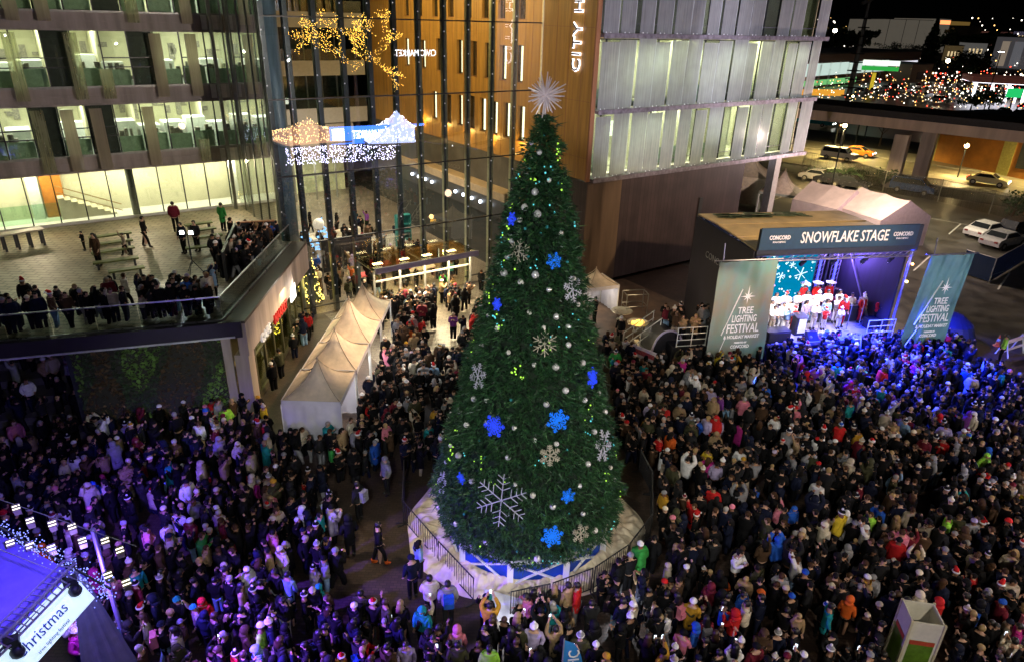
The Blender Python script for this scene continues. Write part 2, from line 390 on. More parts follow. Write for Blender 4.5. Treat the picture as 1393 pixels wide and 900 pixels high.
g.build('post', [m_grey, M('pale_plate', (.6, .57, .52), .5)], ob)
# lobby at terrace level
g = MB(UVT)
for k in range(17): u = UL + .1 + k * 1.4 + .3; g.box(u - .03, V0 - .02, 4.95, u + .03, V0 + .1, 8.05)
g.build('lobby_mullion', m_black, ob)
g = MB(UVT); g.box(UL, V0 + .03, 4.95, URR, V0 + .045, 8.05); g.build('lobby_glass', m_oglass, ob)
g = MB(UVT); g.box(UL, 50.4, 4.95, URR, 50.6, 8.1); g.box(UL, V0 + .1, 4.94, URR, 50.4, 4.99, 1); g.box(UL, V0 - .03, 4.95, URR, V0 + .02, 5.12, 1); g.build('lobby_wall', [m_cream, m_white], ob)
g = MB(UVT); g.box(.2, 50.1, 4.99, 1.3, 50.38, 7.9); g.build('orange_door', M('orange_door', (.55, .2, .03), .5), ob)
g = MB(UVT); g.box(-.5, 49.9, 4.99, .1, 50.38, 7.9); g.box(11.1, 49.5, 4.99, 11.5, 50.38, 7.9); g.build('white_pillar', m_white, ob)
g = MB(UVT); g.tube([UV(0, 0, 0) * 0 + Vector((4.9, 48.5, 4.99)), (4.9, 48.5, 8.05)], .22, 12); g.build('lobby_column', M('dark_column', (.12, .13, .11), .5), ob, smooth=True)
g = MB(UVT)
for k in range(9): g.box(.9 + k * .33, 49.2, 4.99, 1.23 + k * .33, 50.3, 6.3 - k * .15, 0)
g.bar((.9, 49.1, 7.1), (4.2, 49.1, 5.6), .06, m=1); g.bar((.9, 49.1, 6.7), (4.2, 49.1, 5.2), .05, m=1); g.box(-6, 49.1, 4.99, .9, 49.14, 6.1, 2)
g.build('lobby_stair', [m_cream, M('rail_brass', (.45, .3, .15), .4, metal=.5), glass('rail_glass', (.8, .95, .85), .06)], ob)
for k in range(4): area('lobby_light', UV(UL + 3 + k * 5.6, 49.0, 8.0), UV(UL + 3 + k * 5.6, 49.8, 5), 250, (1, .9, .68), 4.5, .6); spot('soffit_light', UV(UL + 3 + k * 5.6, V0 - .35, 7.9), UV(UL + 3 + k * 5.6, V0 - 6.5, TZ_), 430, (1, .82, .54), 120, .8, .08)  # the outdoor spot is an added fill that brightens the terrace
g = MB(UVT); g.box(UL, 55.3, 4.94, URR, 58, 23); g.box(UL - .3, V0, 4.94, UL, 58, 23); g.build('rear_wall', m_band, ob)

# ================================================================ podium below the terrace
PC = Vector((-11.45, 26.35, 0)); PLt = Vector((-30.0, 20.3, 0)); PB = Vector((-12.04, 37.6, 0))
TZ = 4.94
pd = thing('terrace_podium', 'concrete terrace podium with living green wall, shopfront glazing and lit cafe sign', 'building', PC)
m_conc = M('stained_concrete', (.5, .42, .36), .75, var=.3, scale=1.1, kind='streak', bump=.2)
m_tile = M('terrace_tile', (.4, .33, .21), .5, var=.18, scale=.75, kind='brick', bump=.2)
dL = (PLt - PC).normalized(); nL = Vector((-dL.y, dL.x, 0)); nL = nL if nL.y > 0 else -nL
dB = (PB - PC).normalized(); nB = Vector((-dB.y, dB.x, 0)); nB = nB if nB.x < 0 else -nB
ucol = UV(11.2, 38.6); uend = UV(11.1, 47.9); ulft = UV(-9.4, 47.9)
g = MB(); g.prism([tuple(PC + nL * .01)[:2], tuple(PB)[:2], tuple(ucol)[:2], tuple(uend)[:2], tuple(ulft)[:2], (-38, 30), tuple(PLt)[:2]][::-1], TZ - .45, TZ)
g.build('terrace_floor', m_tile, pd)
g = MB(); g.bar(PC + dL * 0 - nL * .05 + Vector((0, 0, TZ - .2)), PLt - nL * .05 + Vector((0, 0, TZ - .2)), .25, .7); g.build('front_fascia', M('dark_fascia', (.025, .022, .022), .5), pd)
g = MB(); g.bar(PC - nL * .2 + dL * .3 + Vector((0, 0, TZ - .5)), PLt - nL * .2 + Vector((0, 0, TZ - .5)), .06, .07); g.build('white_trim', M('white_trim', (.6, .6, .6), .5), pd)
# right-hand coping + concrete face
g = MB(); q0, q1 = PC - nB * .1, PB - nB * .1
for (p, q, w_, zz0, zz1, m_) in ((q0, q1, .75, TZ, TZ + .12, 1), (q0, q1, .35, TZ - 1.5, TZ, 0)):
    a, b2 = p, q; n_ = nB * w_
    g.prism([tuple(a - nB * .05)[:2], tuple(b2 - nB * .05)[:2], tuple(b2 + n_)[:2], tuple(a + n_)[:2]], zz0, zz1, m_)
g.build('concrete_fascia', [m_conc, M('dark_coping', (.07, .05, .035), .45, var=.3)], pd)
g = MB(); g.prism([tuple(PC - nB * .1)[:2], tuple(PC - nB * .1 + dB * .75)[:2], tuple(PC + nB * .5 + dB * .75)[:2], tuple(PC + nB * .5)[:2]], 0, TZ - 1.5); g.build('corner_pillar', m_conc, pd)
g = MB(); g.prism([tuple(PC - nL * .02 + dL * .55)[:2], tuple(PC + dL * .9 - nL * .02)[:2], tuple(PC + dL * .9 + nL * .4)[:2], tuple(PC + dL * .55 + nL * .4)[:2]], 0, TZ - .5); g.build('wall_return', m_conc, pd)
# living wall: panel of leaves
gw = MB(); rl = random.Random(5)
a0 = PC + dL * .95 + nL * .25; W_ = 5.6; 
gw.slab(a0 + Vector((0, 0, 0)), a0 + dL * W_, a0 + dL * W_ + Vector((0, 0, TZ - .5)), a0 + Vector((0, 0, TZ - .5)), .15, 0)
bk = gw.build('wall_panel', M('soil_panel', (.03, .03, .02), .9), pd)
lf = MB()
for i in range(7500):
    s_ = rl.random() * W_; z = rl.random() * (TZ - .55); patch = math.sin(s_ * 2.1 + z * .4) + math.sin(z * 1.3 + s_ * .7) * .6
    if patch < -.75 and rl.random() < .7: continue
    mi = 0 if patch > .45 else (1 if patch > -.25 else 2)
    p = a0 + dL * s_ + Vector((0, 0, z)) - nL * (.05 + rl.random() * .18); sz = .05 + rl.random() * .07
    d1 = Vector((rl.uniform(-1, 1), rl.uniform(-1, 1), rl.uniform(-1, .4))).normalized() * sz; d2 = d1.cross(Vector((rl.uniform(-1, 1), rl.uniform(-1, 1), 1))).normalized() * sz * .6
    lf.add([p - d1, p + d2, p + d1, p - d2], [(0, 1, 2, 3)], mi)
lf.build('leaves', [M('leaf_bright', (.14, .28, .05), .7, var=.3), M('leaf_dark', (.04, .08, .03), .7, var=.3), M('leaf_rust', (.12, .07, .03), .7, var=.3)], pd)
# stepped bank under the overhang on the left
g = MB()
for k in range(5):
    a = PC + dL * 6.8 + nL * (.6 + k * 1.2); b2 = PLt + nL * (.6 + k * 1.2)
    g.prism([tuple(a)[:2], tuple(b2)[:2], tuple(b2 + nL * 1.2)[:2], tuple(a + nL * 1.2)[:2]], 0, .35 * (k + 1))
g.build('seating_steps', M('step_concrete', (.13, .12, .11), .7, var=.2), pd)
g = MB(); a = PC + dL * 6.6 + nL * 7.0; b2 = PLt + nL * 7.0; g.prism([tuple(a)[:2], tuple(b2)[:2], tuple(b2 + nL * .3)[:2], tuple(a + nL * .3)[:2]], 0, TZ - .45)
a = PC + dL * 6.55 + nL * .3; g.prism([tuple(a)[:2], tuple(a + nL * 6.7)[:2], tuple(a + nL * 6.7 + dL * .25)[:2], tuple(a + dL * .25)[:2]], 0, TZ - .45)
g.build('back_wall', m_dark, pd)
# shopfront under the concrete face
sf0 = PC + dB * .8 + nB * .45
g = MB()
LB = (PB - PC).length - .9
for k in range(8): p = sf0 + dB * (LB * k / 7); g.bar(p, p + Vector((0, 0, TZ - 1.5)), .1, .14)
g.bar(sf0 + Vector((0, 0, 2.3)), sf0 + dB * LB + Vector((0, 0, 2.3)), .08, .08); g.bar(sf0 + Vector((0, 0, .15)), sf0 + dB * LB + Vector((0, 0, .15)), .1, .3)
g.build('shopfront_frame', M('bronze_frame', (.12, .11, .06), .4, metal=.3), pd)
g = MB(); g.slab(sf0, sf0 + dB * LB, sf0 + dB * LB + Vector((0, 0, TZ - 1.5)), sf0 + Vector((0, 0, TZ - 1.5)), .015); g.build('shopfront_glass', glass('shop_glass', (.85, .9, .6), .1), pd)
g = MB(); p = sf0 + nB * 4; g.slab(p, p + dB * LB, p + dB * LB + Vector((0, 0, TZ - .5)), p + Vector((0, 0, TZ - .5)), .1)
for k in range(9): q = sf0 + nB * 1.6 + dB * (.8 + k * 1.2); g.obox(q + Vector((0, 0, .5)), (.7, .5, 1.0), .1, 1)
g.build('shop_interior', [M('shop_wall', (.4, .42, .2), .7, var=.3), M('shop_shelf', (.3, .2, .08), .6, var=.5, scale=6)], pd)
area('shop_light', sf0 + dB * 5 + nB * 2 + Vector((0, 0, TZ - .7)), sf0 + dB * 5 + nB * 2, 260, (1, .95, .5), 8, 1)
sx = dB; sp = PC - nB * .15
m_ltr = E('sign_white', (1, .95, .85), 4); m_lred = M('sign_red', (.5, .02, .02), .4, emit=(1, .05, .03), es=.15)
text('sign_letters', 'CAFE', .62, PC - nB * .18 + dB * 2.35 + Vector((0, 0, 3.4)), dB, (0, 0, 1), M('sign_pale', (.8, .8, .8), .4, emit=(1, 1, 1), es=.2), pd, .05, .01)
text('sign_letters', 'MARKET', .6, PC - nB * .18 + dB * 4.9 + Vector((0, 0, 3.4)), dB, (0, 0, 1), m_lred, pd, .05, .02)
g = MB(); p = PC - nB * .16 + dB * 7.1 + Vector((0, 0, 3.0)); g.slab(p, p + dB * .9, p + dB * .9 + Vector((0, 0, .8)), p + Vector((0, 0, .8)), .08); g.build('lightbox', m_ltr, pd)
area('sign_glow', PC - nB * .6 + dB * 7.5 + Vector((0, 0, 3.6)), PC + dB * 6 + Vector((0, 0, 4)), 25, (1, .85, .7), 1)
# glass balustrades
m_bal = glass('balustrade_glass', (.72, .78, .76), .03)
def balustrade(p, q, label, n):
    t = thing('glass_balustrade', label, 'railing', p)
    p = Vector((p[0], p[1], TZ)); q = Vector((q[0], q[1], TZ)); up = Vector((0, 0, 1.1)); d = (q - p) / n
    for i in range(n):
        a = p + d * (i + .01); b2 = p + d * (i + .99)
        g = MB(); g.slab(a, b2, b2 + up, a + up, .02); g.build('pane', m_bal, t)
    g = MB(); g.bar(p + up, q + up, .05, .05); g.bar(p + Vector((0, 0, .04)), q + Vector((0, 0, .04)), .07, .1); g.build('rail', M('steel_rail', (.5, .48, .52), .3, metal=.7), t)
balustrade(PC + nL * .25 + nB * .75, PLt + nL * .25, 'glass balustrade along the front edge of the crowded terrace', 12)
balustrade(PC + nL * .35 + nB * .75, PB + nB * .75, 'glass balustrade beside the dark stone coping above the cafe sign', 7)
# dark stair enclosure
g = MB(); A = G(320, 385, TZ); B = G(316, 337, TZ + 1.3)
se = thing('stair_enclosure', 'dark solid parapet with orange capping standing on the terrace', 'parapet', A)
a = Vector((-13.9, 31.2, TZ)); b2 = Vector((-15.2, 36.2, TZ)); c = Vector((-13.3, 36.8, TZ))
g = MB(); g.slab(a, b2, b2 + Vector((0, 0, 1.5)), a + Vector((0, 0, 1.5)), .12); g.slab(b2 + Vector((.1, 0, 0)), c, c + Vector((0, 0, 1.5)), b2 + Vector((.1, 0, 1.5)), .12); g.build('panel', M('dark_timber', (.02, .02, .022), .5), se)
g = MB(); g.bar(b2 + Vector((0, 0, 1.53)), c + Vector((0, 0, 1.53)), .2, .06); g.build('capping', M('orange_cap', (.5, .2, .08), .5), se)
# ================================================================ atrium
at = thing('glass_atrium', 'tall glass atrium with dark steel mullions, timber window wall and balconies behind the glass', 'building', UV(11.1, 38.6, 0), UVR)
us = [11.1, 12.33, 13.85, 15.38, 16.95, 18.5, 20.05, 21.75, 23.43, 25.2, 26.95, 28.85]
zt = 21.5
m_mull = M('mullion_steel', (.06, .075, .08), .35, metal=.4, var=.15)
m_fing = M('mullion_fin', (.35, .36, .24), .45, var=.15)
m_stud = M('spider_fitting', (.9, .9, 1), .2, emit=(.9, .9, 1), es=.35)  # slight emission stands in for glints on the metal fittings
m_aglass = glass('atrium_glass', (.84, .88, .9), .16, rough=.004)
rs = random.Random(11)
for i, u in enumerate(us[:-1]):
    zb = 0 if not (14.5 < u < 23) else (3.3 if u > 15.5 else 0)
    g = MB(UVT); g.box(u - .04, 38.6, zb, u + .04, 38.72, zt); g.box(u - .06, 38.72, zb, u + .26, 38.95, zt, 1 if u > 19 else 0)
    z = .8 + rs.random()
    while z < zt: g.ball((u, 38.55, z), .04, 6, 4, 2); z += 1.35
    g.build('mullion', [m_mull, m_fing if u > 12 else m_mull, m_stud], at)
for z in (.55, 4.62, 8.58, 12.68, 16.75, 20.8):
    g = MB(UVT)
    a = 11.1; b_ = 29.0
    if z < 3: g.box(11.1, 38.56, z - .03, 15, 38.66, z + .03); g.box(23.2, 38.56, z - .03, 29, 38.66, z + .03)
    else: g.box(a, 38.55, z - .035, b_, 38.67, z + .035)
    g.build('transom', m_black, at)
for i in range(len(us) - 1):
    zb = 3.35 if 15 < us[i] < 23 else .02
    g = MB(UVT); g.quad((us[i], 38.58, zb), (us[i + 1], 38.58, zb), (us[i + 1], 38.58, zt), (us[i], 38.58, zt)); g.build('glass_pane', m_aglass, at)
g = MB(UVT); g.tube([(11.72, 39.45, 0), (11.72, 39.45, zt)], .5, 20); g.build('round_column', M('column_blue', (.22, .33, .4), .35, var=.25, kind='streak'), at, smooth=True)
g = MB(UVT)
for v in (39.2, 41, 42.8, 44.6, 46.4): g.box(11.06, v, TZ, 11.14, v + .1, zt)
g.build('side_mullion', m_grey, at)
g = MB(UVT); g.quad((11.1, 38.7, TZ), (11.1, 47.8, TZ), (11.1, 47.8, zt), (11.1, 38.7, zt)); g.build('side_glass', glass('side_glass', (.8, .88, .78), .1), at)
g = MB(UVT); g.box(10.8, 38.9, 0, 11.05, 47.9, TZ - .5); g.build('side_wall', m_conc, at)
# continuation of the office facade inside, back wall and balconies
m_balc = M('pale_balcony', (.4, .37, .35), .6, var=.08)
g = MB(UVT); g.box(13.35, 47.9, 0, 13.6, 66, 8); g.box(13.35, 47.9, 8, 14.4, 66, 23, 1); g.build('inner_wall', [M('inner_wall', (.45, .4, .3), .6), m_dark], at)
g = MB(UVT)
for k in range(3):       # stair flights seen behind the column
    for s_ in range(14):
        g.box(14.4, 58 - s_ * .3, 8.6 + k * 4.2 + s_ * .24, 15.9, 58.3 - s_ * .3, 8.66 + k * 4.2 + s_ * .24)
    g.bar((15.95, 58.3, 9.3 + k * 4.2), (15.95, 53.9, 12.8 + k * 4.2), .12, .35, 1)
g.build('staircase', [m_grey, m_white], at)
g = MB(UVT)
for z0, z1 in ((11.6, 12.9), (7.3, 8.7), (15.7, 17.0)):
    g.box(15.5, 66.1, z0, 28.5, 66.5, z1); g.box(15.5, 66.3, z0, 28.5, 72, z0 + .3)
g.build('balcony', m_balc, at)
g = MB(UVT)
for z0, z1 in ((8.7, 9.7), (12.9, 13.9), (17.0, 18.0)): g.box(15.5, 66.2, z0, 28.5, 66.23, z1)
g.build('balcony_glass', glass('balcony_glass', (.6, .75, .7), .1), at)
g = MB(UVT)
g.box(14, 72, 2.5, 29, 72.3, 23); 
for k in range(9): g.box(15 + k * 1.6, 71.8, 7.5, 15.1 + k * 1.6, 72, 20, 1)
g.build('rear_glazing', [M('night_glazing', (.03, .045, .04), .15, var=.4), m_grey], at)
g = MB(UVT); g.box(14, 66.2, 4.0, 27, 72, 7.2); g.build('ceiling', M('soffit', (.42, .37, .32), .7), at)
g = MB(UVT)
for k in range(6): g.box(14.3 + k * 2.1, 66.25, 0, 14.45 + k * 2.1, 66.4, 4.0)
g.box(13.7, 66.25, 2.4, 27, 66.4, 2.55); g.box(13.7, 69.5, 0, 27, 69.7, 4, 1); g.build('rear_doors', [m_grey, M('lit_foyer', (.7, .72, .45), .6, var=.3, scale=.8)], at)
area('foyer_light', UV(20, 68, 3.9), UV(20, 68, 0), 600, (1, 1, .7), 11, 2)
# timber wall on the plane u=29
m_wood = M('oak_panel', (.42, .22, .05), .45, var=.22, scale=5, kind='grain', bump=.08)
m_wood2 = M('oak_edge', (.3, .13, .06), .5, var=.2, scale=5, kind='grain')
def wall_u(mb, v0, v1, z0, z1, holes, u0=29.0, u1=29.3, m=0):
    vs_ = sorted({v0, v1, *[h[0] for h in holes], *[h[1] for h in holes]}); zs = sorted({z0, z1, *[h[2] for h in holes], *[h[3] for h in holes]})
    for a, b2 in zip(vs_, vs_[1:]):
        run = None
        for c, d in zip(zs, zs[1:]):
            mv, mz = (a + b2) / 2, (c + d) / 2
            if any(h[0] < mv < h[1] and h[2] < mz < h[3] for h in holes):
                if run: mb.box(u0, a, run[0], u1, b2, run[1], m); run = None
            else: run = (run[0] if run else c, d)
        if run: mb.box(u0, a, run[0], u1, b2, run[1], m)
holes = []
rw = random.Random(4)
rows = [(9.05, 11.5, [40.2, 42.0, 43.6, 45.2, 46.8, 48.6, 50.4, 52.8, 55.2]), (12.95, 15.4, [40.6, 42.6, 44.6, 46.5, 48.6, 51.9, 54.6, 57.6]), (16.95, 19.8, [40.5, 42.9, 45, 47.3, 49.9, 52.4, 55, 57.4])]
for z0, z1, vv in rows:
    for k, v in enumerate(vv): holes.append((v, v + .85, z0 + (k % 2) * .0, z1 - rw.random() * .3))
g = MB(UVT); wall_u(g, 33.42, 66, 7.62, 21.5, holes); tw_ = g.build('timber_wall', m_wood, at)
g = MB(UVT); g.box(29.0, 33.27, 7.55, 29.32, 33.41, 21.5); g.build('timber_edge', m_wood2, at)
m_warmwin = E('window_glow', (1, .97, .62), 2.4); m_wdark = M('unlit_glass', (.04, .03, .015), .15, var=.5)
for k, (v0, v1, z0, z1) in enumerate(holes):
    g = MB(UVT); g.box(29.2, v0, z0, 29.24, v1, z1, 1)
    if rw.random() < .75 and z0 < 16: g.box(29.17, v0 + .02, z0 + .1, 29.199, v0 + (.4 + .15 * rw.random()), z1 - .05, 0)
    g.box(28.97, v0 - .02, z0 - .04, 29.1, v1 + .02, z0, 2)
    g.build('slot_window', [m_warmwin, m_wdark, m_wood2], tw_)
g = MB(UVT); g.box(28.96, 38.45, 7.6, 29.0, 38.62, 21.5); g.build('edge_strip', M('edge_strip', (.7, .66, .5), .4), at)
g = MB(UVT)
for z in (9.0, 12.4, 16.6): g.box(28.985, 33.42, z, 28.999, 38.4, z + .025)
for v in (34.4, 35.7, 37.0): g.box(28.985, v, 7.65, 28.999, v + .02, 21.4)
for v in [39.6 + 1.75 * k for k in range(14)]: g.box(28.985, v, 7.65, 28.999, v + .02, 21.4)
g.build('panel_joint', m_wood2, tw_)
# lower dark wall, upper-level ledge
m_dwall = M('dark_brick', (.06, .038, .042), .55, var=.35, scale=1.4, kind='brick', bump=.1)
g = MB(UVT); g.box(29.05, 38.0, 0, 29.35, 66, 7.61); g.build('inner_dark_wall', M('hall_dark_wall', (.1, .09, .075), .6, var=.3, scale=.6), at)
g = MB(UVT); g.box(26.5, 38.8, 5.3, 26.75, 56, 5.85); g.box(26.75, 38.8, 5.0, 29.04, 56, 5.3, 0); g.box(26.52, 38.8, 4.0, 26.8, 56, 5.29, 1); g.build('mezzanine', [M('tan_ledge', (.4, .3, .2), .5), M('mezz_dark', (.05, .05, .055), .4)], at)
g = MB(UVT)
for k in range(9): g.ball((26.42, 52.6 - k * 1.15 if k < 4 else 50.2 - k * 1.2, 4.75), .13, 8, 6)
g.build('lamp_row', E('lamp_white', (.85, .9, 1), 9), at)  # glowing balls stand in for a lamp row mirrored in the glass
g = MB(UVT); g.box(26.9, 38.9, 0, 27.1, 56, 3.9); g.build('under_wall', m_dark, at)
# warm light inside
area('atrium_warm', UV(22, 43, 20), UV(30, 48, 12), 1450, (1, .72, .28), 10, 3)
area('atrium_warm', UV(22, 54, 20), UV(30, 54, 12), 1450, (1, .72, .28), 10, 3)
area('atrium_low', UV(19, 46, 9), UV(19, 46, 0), 2300, (1, .85, .6), 9, 8)
area('atrium_low', UV(20, 58, 9), UV(20, 60, 4), 1100, (1, .88, .68), 9, 6)
for k in range(5): point('uplight', UV(28.6, 40.5 + k * 3.6, 8.8), 80, (1, .6, .15), .1)

# ================================================================ entrance canopy
cn = thing('entrance_canopy', 'glazed entrance vestibule under a thin flat canopy, glowing warm white', 'entrance', UV(15.2, 35.4, 0), UVR)
g = MB(UVT); g.box(15.2, 35.5, 3.25, 22.3, 38.5, 3.38); g.box(15.2, 35.4, 3.15, 22.3, 35.5, 3.48, 1); g.build('canopy_roof', [glass('canopy_glass', (.75, .72, .6), .12), M('violet_steel', (.2, .17, .25), .4)], cn)
g = MB(UVT)
for u in (15.4, 17.1, 18.8, 20.5, 22.1): g.box(u - .06, 36.1, 0, u + .06, 36.2, 3.15); g.box(u - .05, 36.1, 3.05, u + .05, 38.5, 3.2)
g.box(15.4, 36.1, 2.35, 22.1, 36.2, 2.45); g.build('door_frame', m_grey, cn)
g = MB(UVT); g.box(15.46, 36.14, 0, 22.04, 36.16, 3.1); g.build('door_glass', glass('door_glass', (.95, .95, .85), .06), cn)
for u in (16.2, 18, 19.6, 21.4):
    g = MB(UVT); g.box(u - .3, 37.2, 3.05, u + .3, 37.5, 3.1); g.build('downlight', E('downlight', (1, .85, .55), 30, True), cn)
area('canopy_light', UV(18.8, 35.8, 3.1), UV(18.8, 34.2, 0), 1500, (1, .8, .5), 6.5, .8)
area('vestibule_light', UV(18.8, 37.3, 3.1), UV(18.8, 37.3, 0), 700, (1, .85, .5), 6, 1.5)

# ================================================================ right wing with frosted screens
rwg = thing('city_hall_wing', 'office wing clad in frosted glass screens above a dark brick base', 'building', UV(29.3, 33.3, 0), UVR)
m_frost = glass('frosted_screen', (.85, .87, .82), .05, rough=.12, frost=.5, fcol=(.76, .76, .8))
m_ledge = M('grating', (.28, .25, .3), .4, metal=.4, var=.35, scale=3)
SR = random.Random(21)
rowz = [(7.85, 11.55, 12.05), (12.05, 15.85, 16.35), (16.4, 20.6, 21)]
miss = {(0, 8), (0, 12), (2, 10), (2, 13), (1, 99)}
for ri, (z0, z1, zn) in enumerate(rowz):
    g = MB(UVT)
    g.box(29.35, 33.0, z0 - .3, 52.1, 34.0, z0 - .12); g.box(29.35, 32.95, z0 - .34, 52.1, 33.0, z0 - .06)
    for k in range(15): u = 29.6 + k * 1.5; g.ball((u, 33.1, z0 - .02), .04, 6, 4, 1); g.ball((u + .35, 33.1, z0 - .02), .03, 6, 4, 1); g.bar((u, 33.1, z0 - .1), (u + 1.2, 33.6, z0 - .1), .05, .05)
    g.box(29.4, 33.9, z0 + .45, 52, 33.93, z0 + .49)
    g.build('walkway', [m_ledge, m_stud], rwg)
    for k in range(15):
        u0 = 29.45 + k * 1.51
        if (ri, k) in miss: continue
        off = (k % 2) * .09 + (.04 if SR.random() < .4 else 0)
        w2 = 1.4 if SR.random() < .6 else 1.2
        g = MB(UVT); tw = (-.05, .05, 0, .07)[SR.randrange(4)]; zt2 = z1 + .12 * (k % 3); g.slab((u0, 33.2 + off, z0 - .06), (u0 + w2, 33.2 + off + tw, z0 - .06), (u0 + w2, 33.2 + off + tw, zt2), (u0, 33.2 + off, zt2), .02, 0); g.box(u0 + w2, 33.2 + off + tw, z0 - .06, u0 + w2 + .025, 33.23 + off + tw, zt2, 1); g.build('glass_screen', [m_frost, M('glass_edge', (.75, .8, .85), .2)], rwg)
    # window wall behind
    g = MB(UVT); g.box(29.35, 34.45, z0 - .1, 52.1, 34.47, z1 + .1); g.build('window_glass', m_oglass, rwg)
    g = MB(UVT)
    for k in range(16): g.box(29.35 + k * 1.51, 34.4, z0 - .1, 29.41 + k * 1.51, 34.5, z1 + .1)
    g.box(29.35, 34.35, z1 + .1, 52.1, 34.6, zn - .35); g.build('window_frame', m_black, rwg)
    g = MB(UVT); g.box(29.35, 39, z0 - .2, 52.1, 39.2, z1 + .4); g.box(29.35, 34.5, z0 - .3, 52.1, 39, z0 - .2); g.box(29.35, 34.6, z1 + .2, 52.1, 39, z1 + .3); g.box(52.0, 34.4, z0 - .3, 52.1, 39.2, z1 + .4)
    for k in range(5): g.box(32 + k * 4.3, 35.4, z0 - .2, 32.1 + k * 4.3, 39, z1 + .2)
    g.build('room_wall', m_off, rwg)
    g = MB(UVT); g2 = MB(UVT); g3 = MB(UVT)
    for k in range(15):
        u = 29.5 + k * 1.5
        if ri < 2:
            if SR.random() < (.8 if ri == 1 else .6): g.box(u, 35.6, z0 - .2, u + 1.3, 35.66, z0 + .9)
            if SR.random() < (.4): h = z0 + 1.2 + SR.random(); g2.box(u + .1, 38.9, h, u + 1.0, 38.96, h + 1.1)
            if SR.random() < .35: g3.box(u, 36.4, z1 + .12, u + 1.1, 36.6, z1 + .16)
    g.box(29.4, 34.8, z0 - .2, 29.5, 34.9, z0); g.build('desk_screen', m_deskg, rwg)
    g2.box(40, 38.8, z0, 40.2, 38.9, z0 + .2); g2.build('lit_panel', E('lit_panel', (1, 1, .72), 3.2), rwg)
    if ri < 2: g3.build('ceiling_lamp', m_clt, rwg)
    if ri < 2:
        for k in range(3): area('wing_light', UV(33 + k * 7.5, 36.8, z1), UV(33 + k * 7.5, 36.8, z0), (950, 1250)[ri], (.98, 1, .88), 5.5, 2)
g = MB(UVT); g.box(29.35, 39.2, 0, 52.1, 48, 21.5); g.build('core_wall', M('core_wall', (.12, .1, .12), .6), rwg)
g = MB(UVT); g.box(29.36, 33.55, .36, 45.3, 39.2, 7.45); g.build('brick_base', m_dwall, rwg)
g = MB(UVT); g.box(29.37, 33.5, .36, 32.4, 33.54, 7.4, 0); g.build('base_cladding', M('bronze_panel', (.12, .08, .055), .4, var=.5, scale=.5, kind='streak'), rwg); g = MB(UVT); g.box(40.5, 33.5, 1.5, 40.9, 33.54, 5.2); g.build('service_door', m_dark, rwg)
g = MB(UVT); g.box(51.3, 35.0, 0, 52.0, 35.7, 7.45); g.build('white_column', M('pale_column', (.4, .38, .36), .6), rwg)
# CITY HALL letters down the outer timber face (u = 29 plane, reading up)
m_neon = E('white_neon', (1, .93, .97), 3.5)
g0 = thing('building_sign', 'CITY HALL in white outlined letters running up the timber wall', 'sign', UV(28.9, 36, 14), UVR)
bk_ = M('letter_face', (.02, .02, .03), .5)
for ch, z in zip('CITYHALL', (14.45, 15.1, 15.75, 16.5, 17.75, 18.65, 19.45, 20.1)):
    up_ = UVT.to_3x3() @ Vector((0, 1, 0)); xd = Vector((0, 0, 1))
    text('letter', ch, 1.1, UV(28.9, 34.85, z), xd, up_, m_neon, g0, .03, .03)
    text('letter_face', ch, 1.1, UV(28.84, 34.85, z), xd, up_, bk_, g0, .012, -.004)

